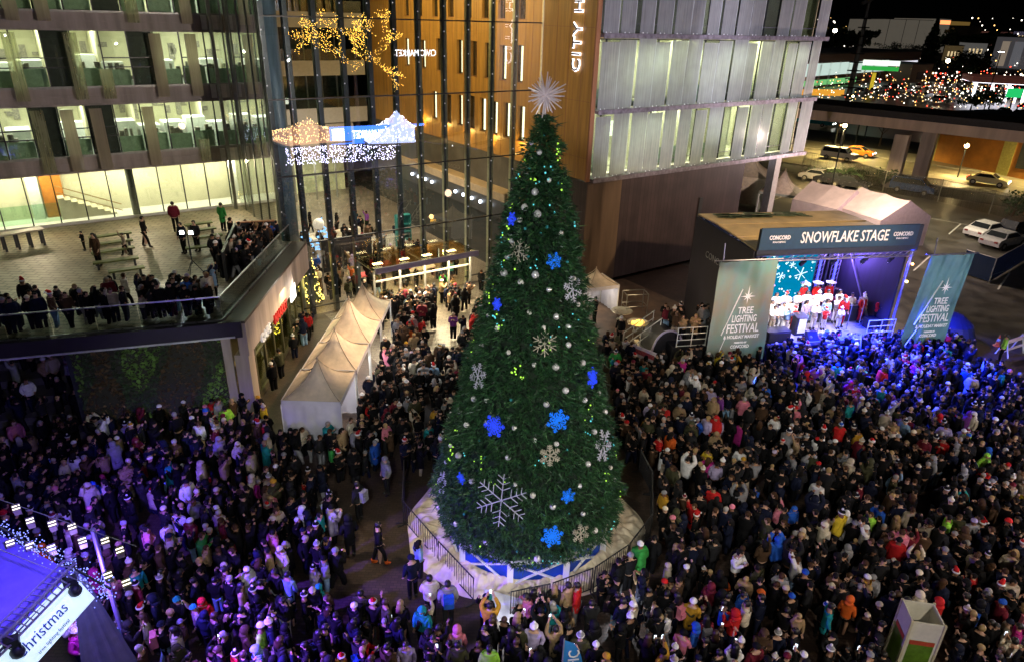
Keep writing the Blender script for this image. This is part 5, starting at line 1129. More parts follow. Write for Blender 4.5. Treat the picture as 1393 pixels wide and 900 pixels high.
def body_nodes(pose, hi, walk=0):
    (re, rw), (le, lw) = POSE[pose]
    n = [((0, 0, .95), .13, .1), ((0, 0, 1.12), .12, .09), ((0, 0, 1.3), .15, .1), ((0, 0, 1.42), .11, .08), ((0, .01, 1.5), .052, .055), ((0, .02, 1.56), .06, .07), ((0, .03, 1.63), .075, .09), ((0, .03, 1.7), .06, .075)]
    e = [(0, 1), (1, 2), (2, 3), (3, 4), (4, 5), (5, 6), (6, 7)]
    for s_, (el, wr) in ((1, (re, rw)), (-1, (le, lw))):
        k = len(n); n += [((s_ * .17, 0, 1.41), .055, .055), (el, .045, .045), (wr, .03, .03)]; e += [(3, k), (k, k + 1), (k + 1, k + 2)]
        d = (Vector(wr) - Vector(el)).normalized(); side = d.cross(Vector((s_, 0, .2))).normalized(); w_ = Vector(wr)
        pm = w_ + d * .06; k2 = len(n); n.append((tuple(pm), .034, .018)); e.append((k + 2, k2))
        if hi:
            lat = d.cross(side).normalized()
            for q in range(4):
                o_ = (q - 1.5) * .021; L_ = (.055, .07, .075, .06)[q]; a_ = pm + lat * o_ + d * .035; b_ = a_ + d * L_ * .6 + side * .012; c_ = b_ + d * L_ * .35 + side * .03
                kk_ = len(n); n += [(tuple(a_), .010, .010), (tuple(b_), .009, .009), (tuple(c_), .008, .008)]; e += [(k2, kk_), (kk_, kk_ + 1), (kk_ + 1, kk_ + 2)]
            a_ = w_ + d * .03 + lat * .04; b_ = a_ + lat * .025 + d * .035; kk_ = len(n); n += [(tuple(a_), .011, .011), (tuple(b_), .010, .010)]; e += [(k2, kk_), (kk_, kk_ + 1)]
    for s_ in (1, -1):
        st_ = .2 * walk * s_; k = len(n); n += [((s_ * .09, 0, .86), .085, .085), ((s_ * .1, .02 + st_ * .6, .5), .06, .06), ((s_ * .1, -.01 + st_, .1), .038, .042)]; e += [(0, k), (k, k + 1), (k + 1, k + 2)]
    return n, e
def cloth_nodes(pose, hem, puff):
    (re, rw), (le, lw) = POSE[pose]
    n = [((0, 0, 1.3), .2 * puff, .135 * puff), ((0, 0, 1.1), .185 * puff, .13 * puff), ((0, 0, .95), .19 * puff, .14 * puff), ((0, 0, hem), .2 * puff, .15 * puff), ((0, 0, 1.42), .15 * puff, .11 * puff), ((0, .0, 1.49), .085, .085)]
    e = [(0, 1), (1, 2), (2, 3), (0, 4), (4, 5)]
    for s_, (el, wr) in ((1, (re, rw)), (-1, (le, lw))):
        k = len(n); w_ = Vector(el) + (Vector(wr) - Vector(el)) * .93
        n += [((s_ * .19, 0, 1.4), .085 * puff, .085 * puff), (el, .07 * puff, .07 * puff), (tuple(w_), .052, .052)]; e += [(4, k), (k, k + 1), (k + 1, k + 2)]
    return n, e
def leg_nodes(walk):
    n = [((0, 0, .93), .15, .115)]; e = []
    for s_ in (1, -1):
        st_ = .2 * walk * s_; k = len(n); n += [((s_ * .095, 0, .8), .1, .1), ((s_ * .1, .02 + st_ * .6, .5), .075, .08), ((s_ * .1, -.01 + st_, .12), .06, .065)]; e += [(0, k), (k, k + 1), (k + 1, k + 2)]
    return n, e
def mk_mesh(name, v, f, mi=None, mats=(), smooth=True):
    me = bpy.data.meshes.new(name); me.from_pydata([tuple(x) for x in v], [], f); me.validate()
    if mi is not None and len(mi) == len(me.polygons): me.polygons.foreach_set('material_index', mi)
    if smooth: me.polygons.foreach_set('use_smooth', [True] * len(me.polygons))
    for m in mats: me.materials.append(m)
    return me
m_skin = [M('skin_light', (.5, .3, .21), .5, var=.06), M('skin_tan', (.38, .21, .13), .5, var=.06), M('skin_brown', (.2, .1, .06), .5, var=.06)]
m_eye = M('eye_dark', (.02, .015, .01), .3, var=0)
HC = (0, .03, 1.64)
def face(mb):
    mb.ball((0, .125, 1.625), .016, 6, 5, 0, (1, 1.2, 1.4)); 
    for s_ in (-1, 1): mb.ball((s_ * .03, .112, 1.648), .011, 6, 4, 1); mb.ball((s_ * .083, .03, 1.635), .018, 6, 4, 0, (.5, 1, 1.4))
    mb.obox((0, .118, 1.59), (.04, .008, .008), 0, 1)
def cap(mb, r, sx_, sy_, sz_, front, m=0, n=14, k=10, c=HC, low=-.3, cut=True):
    vs = []; idx = {}; fs = []
    for i in range(k + 1):
        t_ = math.pi * i / k
        for j in range(n):
            a = 2 * math.pi * j / n; vs.append((c[0] + r * sx_ * math.sin(t_) * math.cos(a), c[1] - .008 + r * sy_ * math.sin(t_) * math.sin(a), c[2] + r * sz_ * math.cos(t_)))
    for i in range(k):
        for j in range(n):
            f = (i * n + j, i * n + (j + 1) % n, (i + 1) * n + (j + 1) % n, (i + 1) * n + j); cz = sum(vs[q][2] for q in f) / 4 - c[2]; cy = sum(vs[q][1] for q in f) / 4 - c[1]
            if cz < low * r: continue
            if cut and cy > front * r and cz < .38 * r: continue
            fs.append(tuple(reversed(f)))
    mb.add(vs, fs, m)
def head_kind(kind):
    mb = MB()
    if kind == 'short': cap(mb, .104, .95, 1.12, 1.08, .25, low=-.55)
    elif kind == 'long':
        cap(mb, .108, .98, 1.12, 1.08, .2, low=-.5); mb.add([(-.1, .0, 1.62), (.1, .0, 1.62), (.12, -.09, 1.42), (-.12, -.09, 1.42), (-.08, -.11, 1.66), (.08, -.11, 1.66), (.09, -.16, 1.38), (-.09, -.16, 1.38), (-.125, .02, 1.45), (.125, .02, 1.45)], [(4, 5, 6, 7), (0, 4, 7, 3), (5, 1, 2, 6), (0, 3, 8), (1, 9, 2), (7, 6, 2, 3)])
    elif kind == 'beanie':
        cap(mb, .112, .95, 1.1, 1.15, 9, low=.12, cut=False); mb.lathe((0, .022, 1.645), [(.108, 0), (.116, .005), (.116, .04), (.105, .045)], 14, 0)
    elif kind == 'pompom':
        cap(mb, .112, .95, 1.1, 1.18, 9, low=.12, cut=False); mb.lathe((0, .022, 1.645), [(.108, 0), (.118, .005), (.118, .04), (.105, .045)], 14, 1); mb.ball((0, .02, 1.8), .042, 8, 6, 1)
    elif kind == 'santa':
        mb.lathe((0, .022, 1.65), [(.112, 0), (.128, .01), (.128, .05), (.11, .06)], 14, 1); mb.tube([(0, .02, 1.69), (.0, .0, 1.76), (.04, -.05, 1.82), (.09, -.1, 1.79)], .105, 10, 0, r1=.02); mb.ball((.1, -.12, 1.77), .04, 8, 6, 1)
    elif kind == 'hood':
        cap(mb, .145, .95, 1.05, 1.1, .45, low=-.9); cap(mb, .15, 1.05, .9, .5, 9, cut=False, c=(0, -.02, 1.5), low=-1)
    elif kind == 'wide': mb.lathe((0, .02, 1.69), [(.3, .02), (.31, .035), (.13, .03), (.1, .14), (.04, .17)], 16, 0)
    return mb
HK = ['short', 'long', 'beanie', 'pompom', 'santa', 'hood', 'wide']
m_hair = {'black hair': M('hair_black', (.012, .01, .01), .5, var=.2), 'brown hair': M('hair_brown', (.06, .03, .015), .5, var=.2), 'blond hair': M('hair_blond', (.4, .27, .12), .5, var=.2), 'grey hair': M('hair_grey', (.35, .33, .32), .6, var=.1)}
CL = {'black': (.006, .006, .007), 'charcoal': (.018, .018, .02), 'navy': (.008, .011, .03), 'brown': (.08, .045, .025), 'olive': (.06, .06, .03), 'tan': (.35, .24, .13), 'beige': (.5, .42, .32), 'white': (.82, .8, .8), 'cream': (.72, .64, .5), 'grey': (.26, .26, .28), 'red': (.55, .02, .02), 'burgundy': (.16, .015, .03), 'pink': (.65, .2, .28), 'orange': (.7, .13, .02), 'mustard': (.55, .3, .03), 'yellow': (.75, .55, .04), 'teal': (.02, .3, .32), 'green': (.04, .3, .06), 'lime': (.35, .75, .08), 'blue': (.02, .1, .5), 'pale blue': (.25, .4, .6), 'purple': (.2, .05, .3), 'lavender': (.45, .38, .6), 'magenta': (.5, .03, .25)}
CW = [52, 13, 11, 4.5, 3, 2.6, 2.4, 2, 2.2, 2.6, 1.8, 1.8, .9, .7, .6, .25, .8, .4, .2, 1, .7, .5, .7, .3]
m_cl = {k: M('cloth_' + k.replace(' ', '_'), v, .75, var=.18, scale=7, bump=.06) for k, v in CL.items()}
TRS = {'black': 7, 'navy': 3, 'charcoal': 2, 'pale blue': .7, 'beige': .3, 'grey': .5}
m_boot = M('boot_dark', (.02, .016, .013), .5, var=.1)
# high detail meshes
PM = {}
for pi, pz in enumerate(PN):
    n, e = body_nodes(pz, True); v, f = skin(n, e, 1); mb = MB(); mb.add(v, f, 0); mb.ball(HC, .1, 12, 10, 0, (.8, .95, 1.12)); face(mb)
    PM['body', pi] = mk_mesh('person_body', mb.v, mb.f, mb.m, (m_skin[0], m_eye))
    for gi, (hem, puff) in enumerate(((.84, 1.0), (.86, 1.18), (.52, 1.04))):
        n, e = cloth_nodes(pz, hem, puff); v, f = skin(n, e, 2 if gi == 1 else 1); PM['jacket', pi, gi] = mk_mesh('jacket', v, f, None, (m_cl['black'],))
for wk in (0, 1):
    n, e = leg_nodes(wk); v, f = skin(n, e, 1); PM['legs', wk] = mk_mesh('trousers', v, f, None, (m_cl['navy'],))
    mb = MB()
    for s_ in (1, -1): st_ = .2 * wk * s_; mb.ball((s_ * .1, .05 + st_, .05), .06, 8, 6, 0, (.8, 1.9, .85)); mb.lathe((s_ * .1, -.01 + st_, .05), [(.055, 0), (.06, .1), (.062, .14)], 8)
    PM['boots', wk] = mk_mesh('boots', mb.v, mb.f, None, (m_boot,))
for h in HK:
    mb = head_kind(h); f0 = [f for f, q in zip(mb.f, mb.m) if q == 0]; f1 = [f for f, q in zip(mb.f, mb.m) if q == 1]
    def _cmp(fs): ids = sorted({i for f in fs for i in f}); mp = {k: i for i, k in enumerate(ids)}; return [mb.v[i] for i in ids], [tuple(mp[i] for i in f) for f in fs]
    v_, f_ = _cmp(f0); PM['head', h] = mk_mesh('hair' if h in ('short', 'long') else ('hood' if h == 'hood' else 'hat'), v_, f_, None, (m_cl['black'],))
    if f1: v_, f_ = _cmp(f1); PM['trim', h] = mk_mesh('hat_trim', v_, f_, None, (m_cl['white'],))
mb = MB(); mb.obox((0, .012, .0), (.075, .009, .15), 0, 0); mb.obox((0, .0065, .0), (.066, .002, .138), 0, 1)
PM['phone'] = mk_mesh('phone', mb.v, mb.f, mb.m, (m_black, E('phone_screen', (.75, .85, 1), 3.5)), False)
mb = MB(); mb.obox((0, -.24, 1.2), (.3, .16, .42)); mb.obox((0, -.33, 1.12), (.22, .06, .2)); mb.bar((.11, -.2, 1.42), (.13, .13, 1.3), .04, .02); mb.bar((-.11, -.2, 1.42), (-.13, .13, 1.3), .04, .02)
PM['pack'] = mk_mesh('backpack', mb.v, mb.f, mb.m, (m_cl['black'],), False)

def slotmat(o, i, m):
    o.material_slots[i].link = 'OBJECT'; o.material_slots[i].material = m
def make_person(P, loc, rz):
    """P: dict of the look; body mesh is the thing, clothes and hair are its children"""
    b = bpy.data.objects.new('person', PM['body', P['pose']]); COL.objects.link(b); b.location = loc; b.rotation_euler = (0, 0, rz); b.scale = [P['h']] * 3
    slotmat(b, 0, m_skin[P['skin']]); INV[b.name] = None
    def ch(name, me, m, m1=None):
        o = bpy.data.objects.new(name, me); COL.objects.link(o); o.parent = b; slotmat(o, 0, m)
        if m1: slotmat(o, 1, m1)
        return o
    ch({0: 'jacket', 1: 'puffer_jacket', 2: 'long_coat'}[P['gar']], PM['jacket', P['pose'], P['gar']], m_cl[P['col']])
    ch('trousers', PM['legs', P['walk']], m_cl[P['tr']])
    if P.get('boots', 1): ch('boots', PM['boots', P['walk']], P.get('bm', m_boot))
    h = P['head']; ho = ch({'short': 'hair', 'long': 'hair', 'hood': 'hood'}.get(h, 'hat'), PM['head', h], P['hm'])
    if ('trim', h) in PM: o_ = bpy.data.objects.new('hat_trim', PM['trim', h]); COL.objects.link(o_); o_.parent = ho
    if P.get('pack'): ch('backpack', PM['pack'], m_cl[P['pack']])
    b['category'] = 'person'
    return b
rp = random.Random(99)
def pick(d): ks = list(d); return rp.choices(ks, [d[k] for k in ks])[0]
def look():
    P = dict(pose=rp.choices(range(6), [26, 26, 20, 7, 7, 14])[0], gar=rp.choices((0, 1, 2), (40, 38, 22))[0], col=rp.choices(list(CL), CW)[0], tr=pick(TRS), walk=1 if rp.random() < .25 else 0,
             h=rp.gauss(.91, .05), skin=rp.choices((0, 1, 2), (50, 35, 15))[0])
    if rp.random() < .09: P['h'] = rp.uniform(.62, .8)
    h = rp.choices(HK[:6], (46, 15, 17, 6, 1.4, 14))[0]; P['head'] = h
    if h in ('short', 'long'): k = rp.choices(list(m_hair), (60, 22, 10, 8))[0]; P['hm'] = m_hair[k]; P['hd'] = ('long ' if h == 'long' else 'short ') + k; P['hc'] = {'black hair': (.012, .01, .01), 'brown hair': (.06, .03, .015), 'blond hair': (.4, .27, .12), 'grey hair': (.35, .33, .32)}[k]
    elif h == 'hood': P['hm'] = m_cl[P['col']]; P['hd'] = 'hood up'; P['hc'] = CL[P['col']]
    elif h == 'santa': P['hm'] = m_cl['red']; P['hd'] = 'red santa hat'; P['hc'] = CL['red']
    else:
        k = rp.choices(['black', 'white', 'grey', 'cream', 'beige', 'pink', 'red', 'navy', 'teal', 'mustard', 'burgundy', 'blue', 'lavender'], (34, 14, 14, 8, 6, 3.5, 3, 6, 1.5, 1.5, 3, 1.5, 2.5))[0]
        P['hm'] = m_cl[k]; P['hd'] = k + (' pompom hat' if h == 'pompom' else ' beanie'); P['hc'] = CL[k]
    if rp.random() < .07: P['pack'] = rp.choice(['black', 'navy', 'grey', 'blue', 'pink'])
    return P

# ---------------------------------------------------------------- where people stand
def inpoly(p, poly):
    x, y = p; c = False; n = len(poly)
    for i in range(n):
        x1, y1 = poly[i]; x2, y2 = poly[(i + 1) % n]
        if (y1 > y) != (y2 > y) and x < (x2 - x1) * (y - y1) / (y2 - y1) + x1: c = not c
    return c
barr = [(p.x, p.y) for p in ring + r2]; bc = (sum(p[0] for p in barr) / len(barr), sum(p[1] for p in barr) / len(barr))
barr = [(bc[0] + (x - bc[0]) * 1.07, bc[1] + (y - bc[1]) * (1.2 if y < bc[1] else 1.05)) for x, y in barr]
W2 = lambda *q: [tuple(G(a, b))[:2] for a, b in q]
corridor = W2((470, 700), (505, 655), (545, 620), (552, 640), (545, 720), (600, 800), (660, 860), (655, 890), (600, 892), (560, 870), (500, 855), (462, 800), (455, 740))
right_edge = W2((1020, 500), (1130, 482), (1290, 478), (1345, 520), (1393, 560), (1700, 640), (1700, 1100), (600, 1100), (600, 800), (850, 640), (815, 482), (900, 505))
open_doors = W2((560, 470), (600, 395), (655, 395), (650, 430), (640, 470), (600, 520))
podium_poly = [tuple(PC + dB * .2)[:2], tuple(PB)[:2], (-30, 48), (-45, 30), tuple(PLt)[:2]]
ten = [(-9.9, 24.2), (-6.7, 24.2), (-6.7, 38), (-11.5, 38), (-11.5, 27)]
cst = W2((-60, 690), (20, 700), (100, 765), (150, 830), (60, 960), (-200, 960)); cst = [(-16, 18), (-11.2, 12.9), (-9.0, 10.6), (-9.0, 8), (-20, 8)]
spots = []
rg = np.random.RandomState(12); sp_ = .52
def dens(x, y):
    px, py, _ = PR((x, y, 1.5))
    if py < 430 and px < 520: return 0
    return 1
y = 9.5; row = 0
while y < 41:
    x = -34 + (row % 2) * sp_ / 2
    while x < 34:
        qx, qy = x + rg.uniform(-.24, .24), y + rg.uniform(-.24, .24)
        px, py, _ = PR((qx, qy, 1.0)); ok = -45 < px < 1440 and py < 1000
        if ok and inpoly((qx, qy), barr): ok = False
        if ok and (inpoly((qx, qy), ten) or inpoly((qx, qy), cst)): ok = False
        if ok and inpoly((qx, qy), podium_poly): ok = False
        if ok and inpoly((qx, qy), corridor) and rg.rand() > .035: ok = False
        if ok and inpoly((qx, qy), open_doors) and rg.rand() > .22: ok = False
        if ok and math.hypot(qx - kc.x, qy - kc.y) < .85: ok = False
        u_, v_ = toUV((qx, qy, 0))[:2]
        if ok and qx > 2:
            if not inpoly((qx, qy), right_edge): ok = False
        elif ok and v_ > 36.5: ok = False
        if ok and qx > -2 and v_ > 33: ok = False
        if ok:
            d_ = .93
            if px < 420 and py > 560: d_ = .86
            if px < 420 and py < 640: d_ = .8
            if 400 < px < 560 and 600 < py < 900: d_ = .7
            if 420 < px < 640 and py < 600: d_ = .88
            if px > 850 and 690 < py < 800 and px < 1150: d_ = .72
            if px > 1300 and py < 560: d_ = .55
            gp = .5 + _nz.noise(Vector((qx * .45, qy * .45, 2.)))
            if gp < .3: d_ *= .45
            if rg.rand() < d_: spots.append((qx, qy, 0.))
        x += sp_
    y += sp_ * .866; row += 1
# seating steps under the overhang
for k in range(5):
    for i in range(30):
        if rg.rand() < .5: q = PC + dL * (7 + i * .42 + rg.rand() * .2) + nL * (1.0 + k * 1.2 + rg.rand() * .5); spots.append((q.x, q.y, .35 * (k + 1)))
def inframe(s_): px, py, _ = PR((s_[0], s_[1], s_[2] + 1.3)); return -5 < px < 1398 and -5 < py < 905
spots = [s for s in spots if inframe(s) or PR((s[0], s[1], s[2] + 1))[1] < 1000]
# the brown walkway walker and a few loose figures are placed by hand below
hand = [((517, 766), dict(pose=1, gar=0, col='black', tr='black', walk=1, head='short', hd='short black hair', bm=m_cl['orange']), 'person in black walking alone on the brown paving in bright orange shoes', -1.2),
        ((490, 708), dict(pose=0, gar=1, col='charcoal', tr='black', walk=0, head='short', hd='short black hair', pack='grey'), 'person with silver-grey backpack standing with back turned on the open paving', 1.2),
        ((478, 757), dict(pose=1, gar=2, col='black', tr='black', walk=0, head='hood', hd='hood up'), 'person in long black hooded coat alone between the walker and the crowd', .5),
        ((562, 813), dict(pose=0, gar=0, col='navy', tr='black', walk=0, head='beanie', hd='navy beanie'), 'person in dark navy with beanie just outside the barrier corner', .6),
        ((586, 842), dict(pose=5, gar=1, col='cream', tr='black', walk=0, head='short', hd='short brown hair'), 'person in shiny cream puffer jacket beside the barrier corner', .3),
        ((610, 850), dict(pose=0, gar=1, col='grey', tr='charcoal', walk=0, head='short', hd='short black hair', pack='blue'), 'person in grey with bright blue pack by the barrier foot', .2),
        ((527, 672), dict(pose=1, gar=1, col='grey', tr='charcoal', walk=0, head='beanie', hd='grey beanie'), 'person in pale grey puffer strolling near the drape', 2.2)]
hand_xy = [tuple(G(*h[0]))[:2] for h in hand]
spots = [s for s in spots if all(math.hypot(s[0] - x, s[1] - y) > .5 for x, y in hand_xy)]
cand = sorted([s for s in spots if inframe(s)], key=lambda s: PR((s[0], s[1], s[2] + 1))[2])
NEAR = cand[:245]; nearset = set(NEAR); FAR = [s for s in spots if s not in nearset]
STG = S(5, 2)
def facing(x, y, z):
    """yaw: 0 looks along +y"""
    px = PR((x, y, 1))[0]
    if px > 880: tgt = STG if rp.random() < .45 else TC
    elif px < 400: tgt = TC if rp.random() < .75 else STG
    else: tgt = TC
    a = math.atan2(tgt[1] - y, tgt[0] - x) - math.pi / 2
    return a + rp.gauss(0, .45) + (math.pi if rp.random() < (.3 if x < 0 else .16) else 0)
def garment(P): return ('pale ' if 0 else '') + P['col'] + ' ' + {0: 'jacket', 1: 'puffer jacket', 2: 'long coat'}[P['gar']]
def zone(x, y):
    px, py, _ = PR((x, y, 1.2))
    if math.hypot(x - kc.x, y - kc.y) < 2.2: return 'beside the open white booth'
    if math.hypot(x - fp.x, y - fp.y) < 1.9: return 'beside the blue feather flag'
    if px < 230 and py > 740: return 'beside the violet lit corner stage'
    if px < 400: return 'in the violet lit crowd'
    if px < 560: return 'at the edge of the brown paving'
    if inpoly((x, y), [(bc[0] + (a - bc[0]) * 1.2, bc[1] + (b - bc[1]) * 1.2) for a, b in barr]): return 'against the barriers below the tree'
    if px < 850: return 'in the crowd in front of the tree'
    if px < 1080: return 'in the crowd between tree and booth'
    return 'in the dense crowd around the booth'
PP = []
# copies of what the photo shows in a few places: coloured coats at given spots
fixed = [((1260, 800), 'red', 'hood'), ((1165, 650), 'teal', 'hood'), ((1170, 670), 'red', 'hood'), ((905, 760), 'white', 'beanie'), ((1005, 850), 'red', 'hood'), ((932, 830), 'mustard', 'beanie'), ((1240, 755), 'white', 'short'), ((1290, 750), 'orange', 'beanie'), ((860, 825), 'cream', 'beanie'), ((810, 795), 'red', 'short'), ((765, 805), 'tan', 'short'), ((1080, 770), 'lime', 'short'), ((995, 805), 'blue', 'short'), ((660, 835), 'mustard', 'short'), ((715, 830), 'pink', 'long'), ((150, 860), 'white', 'short'), ((100, 850), 'white', 'short'), ((115, 870), 'magenta', 'beanie'), ((355, 855), 'lime', 'beanie'), ((345, 880), 'pale blue', 'hood'), ((235, 870), 'cream', 'long'), ((155, 770), 'magenta', 'hood'), ((175, 775), 'teal', 'short'), ((35, 640), 'yellow', 'hood'), ((75, 690), 'red', 'short'), ((1110, 835), 'teal', 'short')]
looks = {}
for s in NEAR: looks[s] = look()
for (px, py), c_, h in fixed:
    q = G(px, py + 12, 1.0); b_ = min(NEAR, key=lambda s: math.hypot(s[0] - q.x, s[1] - q.y))
    if math.hypot(b_[0] - q.x, b_[1] - q.y) < 1.2:
        P = looks[b_]; P['col'] = c_; P['h'] = .98
        if h == 'hood': P.update(head='hood', hm=m_cl[c_], hd='hood up', gar=1)
        elif h in ('short', 'long'): P.update(head=h, hm=m_hair['black hair'], hd=h + ' black hair')
        else: k = 'white' if c_ != 'white' else 'grey'; P.update(head='beanie', hm=m_cl[k], hd=k + ' beanie')
used = set()
def wc(s): return len(s.split())
items = []
for P_, lab, rz in [(h[1], h[2], h[3]) for h in hand]: used.add(lab)
for s in NEAR:
    P = looks[s]; near = sorted([q for q in NEAR if q != s], key=lambda q: math.hypot(q[0] - s[0], q[1] - s[1]))[:6]
    z_ = zone(s[0], s[1]); kid = P['h'] < .85; who = 'child' if kid else 'person'
    base_ = f"{who} in {garment(P)} with {P['hd']}"; opts = []
    cnt = [q for q in NEAR if looks[q]['col'] == P['col'] and looks[q]['gar'] == P['gar'] and looks[q]['hd'] == P['hd'] and (looks[q]['h'] < .85) == kid]
    if len(cnt) == 1: opts.append(f"{base_}, {z_}")
    if len([q for q in cnt if zone(q[0], q[1]) == z_]) == 1: opts.append(f"{base_}, {z_}")
    for q in near:
        Q = looks[q]; opts.append(f"{who} in {P['col']} {('jacket', 'puffer', 'coat')[P['gar']]}, {P['hd']}, beside {'child' if Q['h'] < .85 else 'person'} in {Q['col']} with {Q['hd']}")
    for q in near: Q = looks[q]; opts.append(f"{who} in {P['col']}, {P['hd']}, {PN[P['pose']]}, near {Q['col']} coat and {Q['hd']}")
    for i_, lab in enumerate(opts):
        if lab not in used and wc(lab) <= 16: break
    used.add(lab); items.append((s, P, lab))
phones = 0
def put_phone(P, loc, rz, lab):
    wr = Vector(POSE[PN[P['pose']]][0][1]); off = Vector((.0 if P['pose'] in (2, 3) else wr.x, wr.y + .09, wr.z + .07)) * P['h']
    ph = bpy.data.objects.new('phone', PM['phone']); COL.objects.link(ph); ph.location = Vector(loc) + Matrix.Rotation(rz, 3, 'Z') @ off; ph.rotation_euler = (0, 0, rz)
    setp(ph, lab, 'phone', 'phones held up in the crowd')
for s, P, lab in items:
    rz = facing(*s); b = make_person(P, s, rz); b['label'] = lab; b['group'] = 'people standing in the crowd'
    if P['pose'] in (2, 3, 4) and phones < 34:
        pl2 = 'phone raised by the ' + lab.replace(', in the', ' in the').replace(', beside', ' beside')
        if wc(pl2) > 16 or pl2 in used: pl2 = f"glowing phone of the person in {P['col']} with {P['hd']}"
        if pl2 not in used: used.add(pl2); phones += 1; put_phone(P, s, rz, pl2)
for (q, P, lab, rz), xy in zip(hand, hand_xy):
    P = {**dict(h=1.02, skin=0), **P}; h = P['head']; P['hm'] = m_cl[P['col']] if h == 'hood' else (m_cl['navy' if P['col'] == 'navy' else 'grey'] if h == 'beanie' else m_hair['black hair'])
    b = make_person(P, (*xy, 0), rz); b['label'] = lab
# ---------------------------------------------------------------- performers on the stage
perf = []
def performer(a, b_, z, col, head, lab, pose=0, gar=0, tr='white', hc='white', yaw=None, h=1.0):
    a = 1.7 + (a - 1.5) * 1.2; q = S(a, b_, z); P = dict(pose=pose, gar=gar, col=col, tr=tr, walk=0, h=h, skin=0, head=head, hm=(m_hair['black hair'] if head in ('short', 'long') else m_cl[hc]))
    b = make_person(P, tuple(q), SGR + math.pi + (random.uniform(-.3, .3) if yaw is None else yaw)); setp(b, lab, 'performer', 'performers on the stage'); perf.append(q)
for k, (a, c_) in enumerate(((3.0, 'teal'), (4.9, 'red'), (5.6, 'red'), (6.3, 'red'), (2.2, 'blue'))):
    performer(a, 3.7 if k < 4 else 3.6, 1.6, c_, 'wide', ['performer in teal and wide white hat on the top riser', 'first red-coated performer with wide white hat, tallest on the riser', 'middle red-coated performer with wide white hat', 'red-coated performer with wide white hat, farthest from the screen', 'performer in blue with wide white hat beside the video screen'][k], 0, 0, 'black', 'white')
for k in range(9): performer(1.9 + k * .56, 2.85 + .1 * (k % 2), 1.42, 'white', ('pompom', 'short', 'long')[k % 3], f"choir singer in white with {('pompom hat', 'short dark hair', 'long dark hair')[k % 3]}, on the lower riser {('by the sage banner', 'before the screen', 'centre stage')[k // 3]}", 5, 0, 'white', ('white', 'red')[k % 2])
rows = [(1.5, 2.1, 'red', 'santa', 'singer in red with santa hat nearest the sage banner', 'white'), (2.0, 1.9, 'white', 'pompom', 'singer in white with pompom hat behind the bass speaker', 'white'), (2.5, 2.2, 'white', 'long', 'long-haired singer in white in front of the choir riser', 'white'), (2.9, 1.8, 'white', 'short', 'short-haired singer in white behind the lectern', 'white'), (3.4, 2.2, 'cream', 'pompom', 'singer in cream with pompom hat behind the lectern', 'cream'), (3.5, 1.7, 'red', 'santa', 'small singer in red right beside the lectern', 'red'), (4.8, 2.5, 'white', 'beanie', 'singer in white with beanie at centre stage', 'pale blue'), (5.3, 2.0, 'pale blue', 'long', 'singer in pale blue standing before the choir', 'white'), (6.05, 2.3, 'white', 'short', 'singer in white behind Santa', 'white'), (7.35, 2.2, 'red', 'beanie', 'performer in red jacket and white beanie beside Santa', 'red'), (7.9, 1.7, 'red', 'short', 'dark-haired performer in red nearest the flight case', 'black'), (5.8, 1.5, 'white', 'pompom', 'small child in white at the side of Santa', 'white'), (1.7, 1.7, 'white', 'beanie', 'singer in white with beanie at the banner end of the stage', 'red')]
for a, b_, c_, h, lab, tr in rows: performer(a, b_, 1.3, c_, h, lab, rp.choice((0, 1, 5, 2)), 0, tr, 'red' if h == 'santa' else 'white', h=.8 if 'small' in lab else .98)
for k, (a, b_, c_, h, lab) in enumerate(((4.2, 2.0, 'lavender', 'long', 'long-haired singer in lavender between lectern and centre stage'), (4.5, 1.6, 'white', 'pompom', 'singer in white with pompom hat stepping forward of the others'), (5.0, 1.5, 'red', 'santa', 'small singer in red santa hat at centre stage'), (7.0, 2.7, 'white', 'short', 'short-haired singer in white past Santa, second row'), (7.6, 2.6, 'white', 'pompom', 'singer in white with pompom hat past Santa, second row'), (2.3, 1.5, 'white', 'short', 'short-haired singer in white over the bass speaker'), (2.9, 1.3, 'pale blue', 'beanie', 'singer in pale blue with beanie next to the bass speaker'), (8.0, 3.1, 'blue', 'short', 'musician in blue standing near the drum kit'))): performer(a, b_, 1.3, c_, h, lab, (0, 5, 2, 1)[k % 4], 0, 'white', 'white' if h != 'santa' else 'red', h=.78 if 'small' in lab else .97)
performer(6.08, 1.8, 1.3, 'red', 'santa', 'Santa in full red suit and white beard at the stage front', 0, 1, 'red', 'red', 0, 1.06)
q = S(6.65, 1.62, 1.3); g = MB(); g.ball(q + Vector((0, 0, 1.58)), .13, 8, 6, 0, (1, .7, 1.3)); g.lathe(q + Vector((0, .16, .95)), [(.27, 0), (.28, .06)], 14, 1)
pb = [o_ for o_ in bpy.data.objects if o_.get('label', '').startswith('Santa in full')][0]
me_ = mk_mesh('beard', *[None] * 0) if False else None
mb = MB(); mb.ball((0, .12, 1.53), .09, 8, 6, 0, (1, .6, 1.3)); mb.lathe((0, 0, .98), [(.262, 0), (.265, .06)], 14, 1)
o = bpy.data.objects.new('beard', mk_mesh('beard', mb.v, mb.f, mb.m, (m_cl['white'], m_cl['black']))); COL.objects.link(o); o.parent = pb
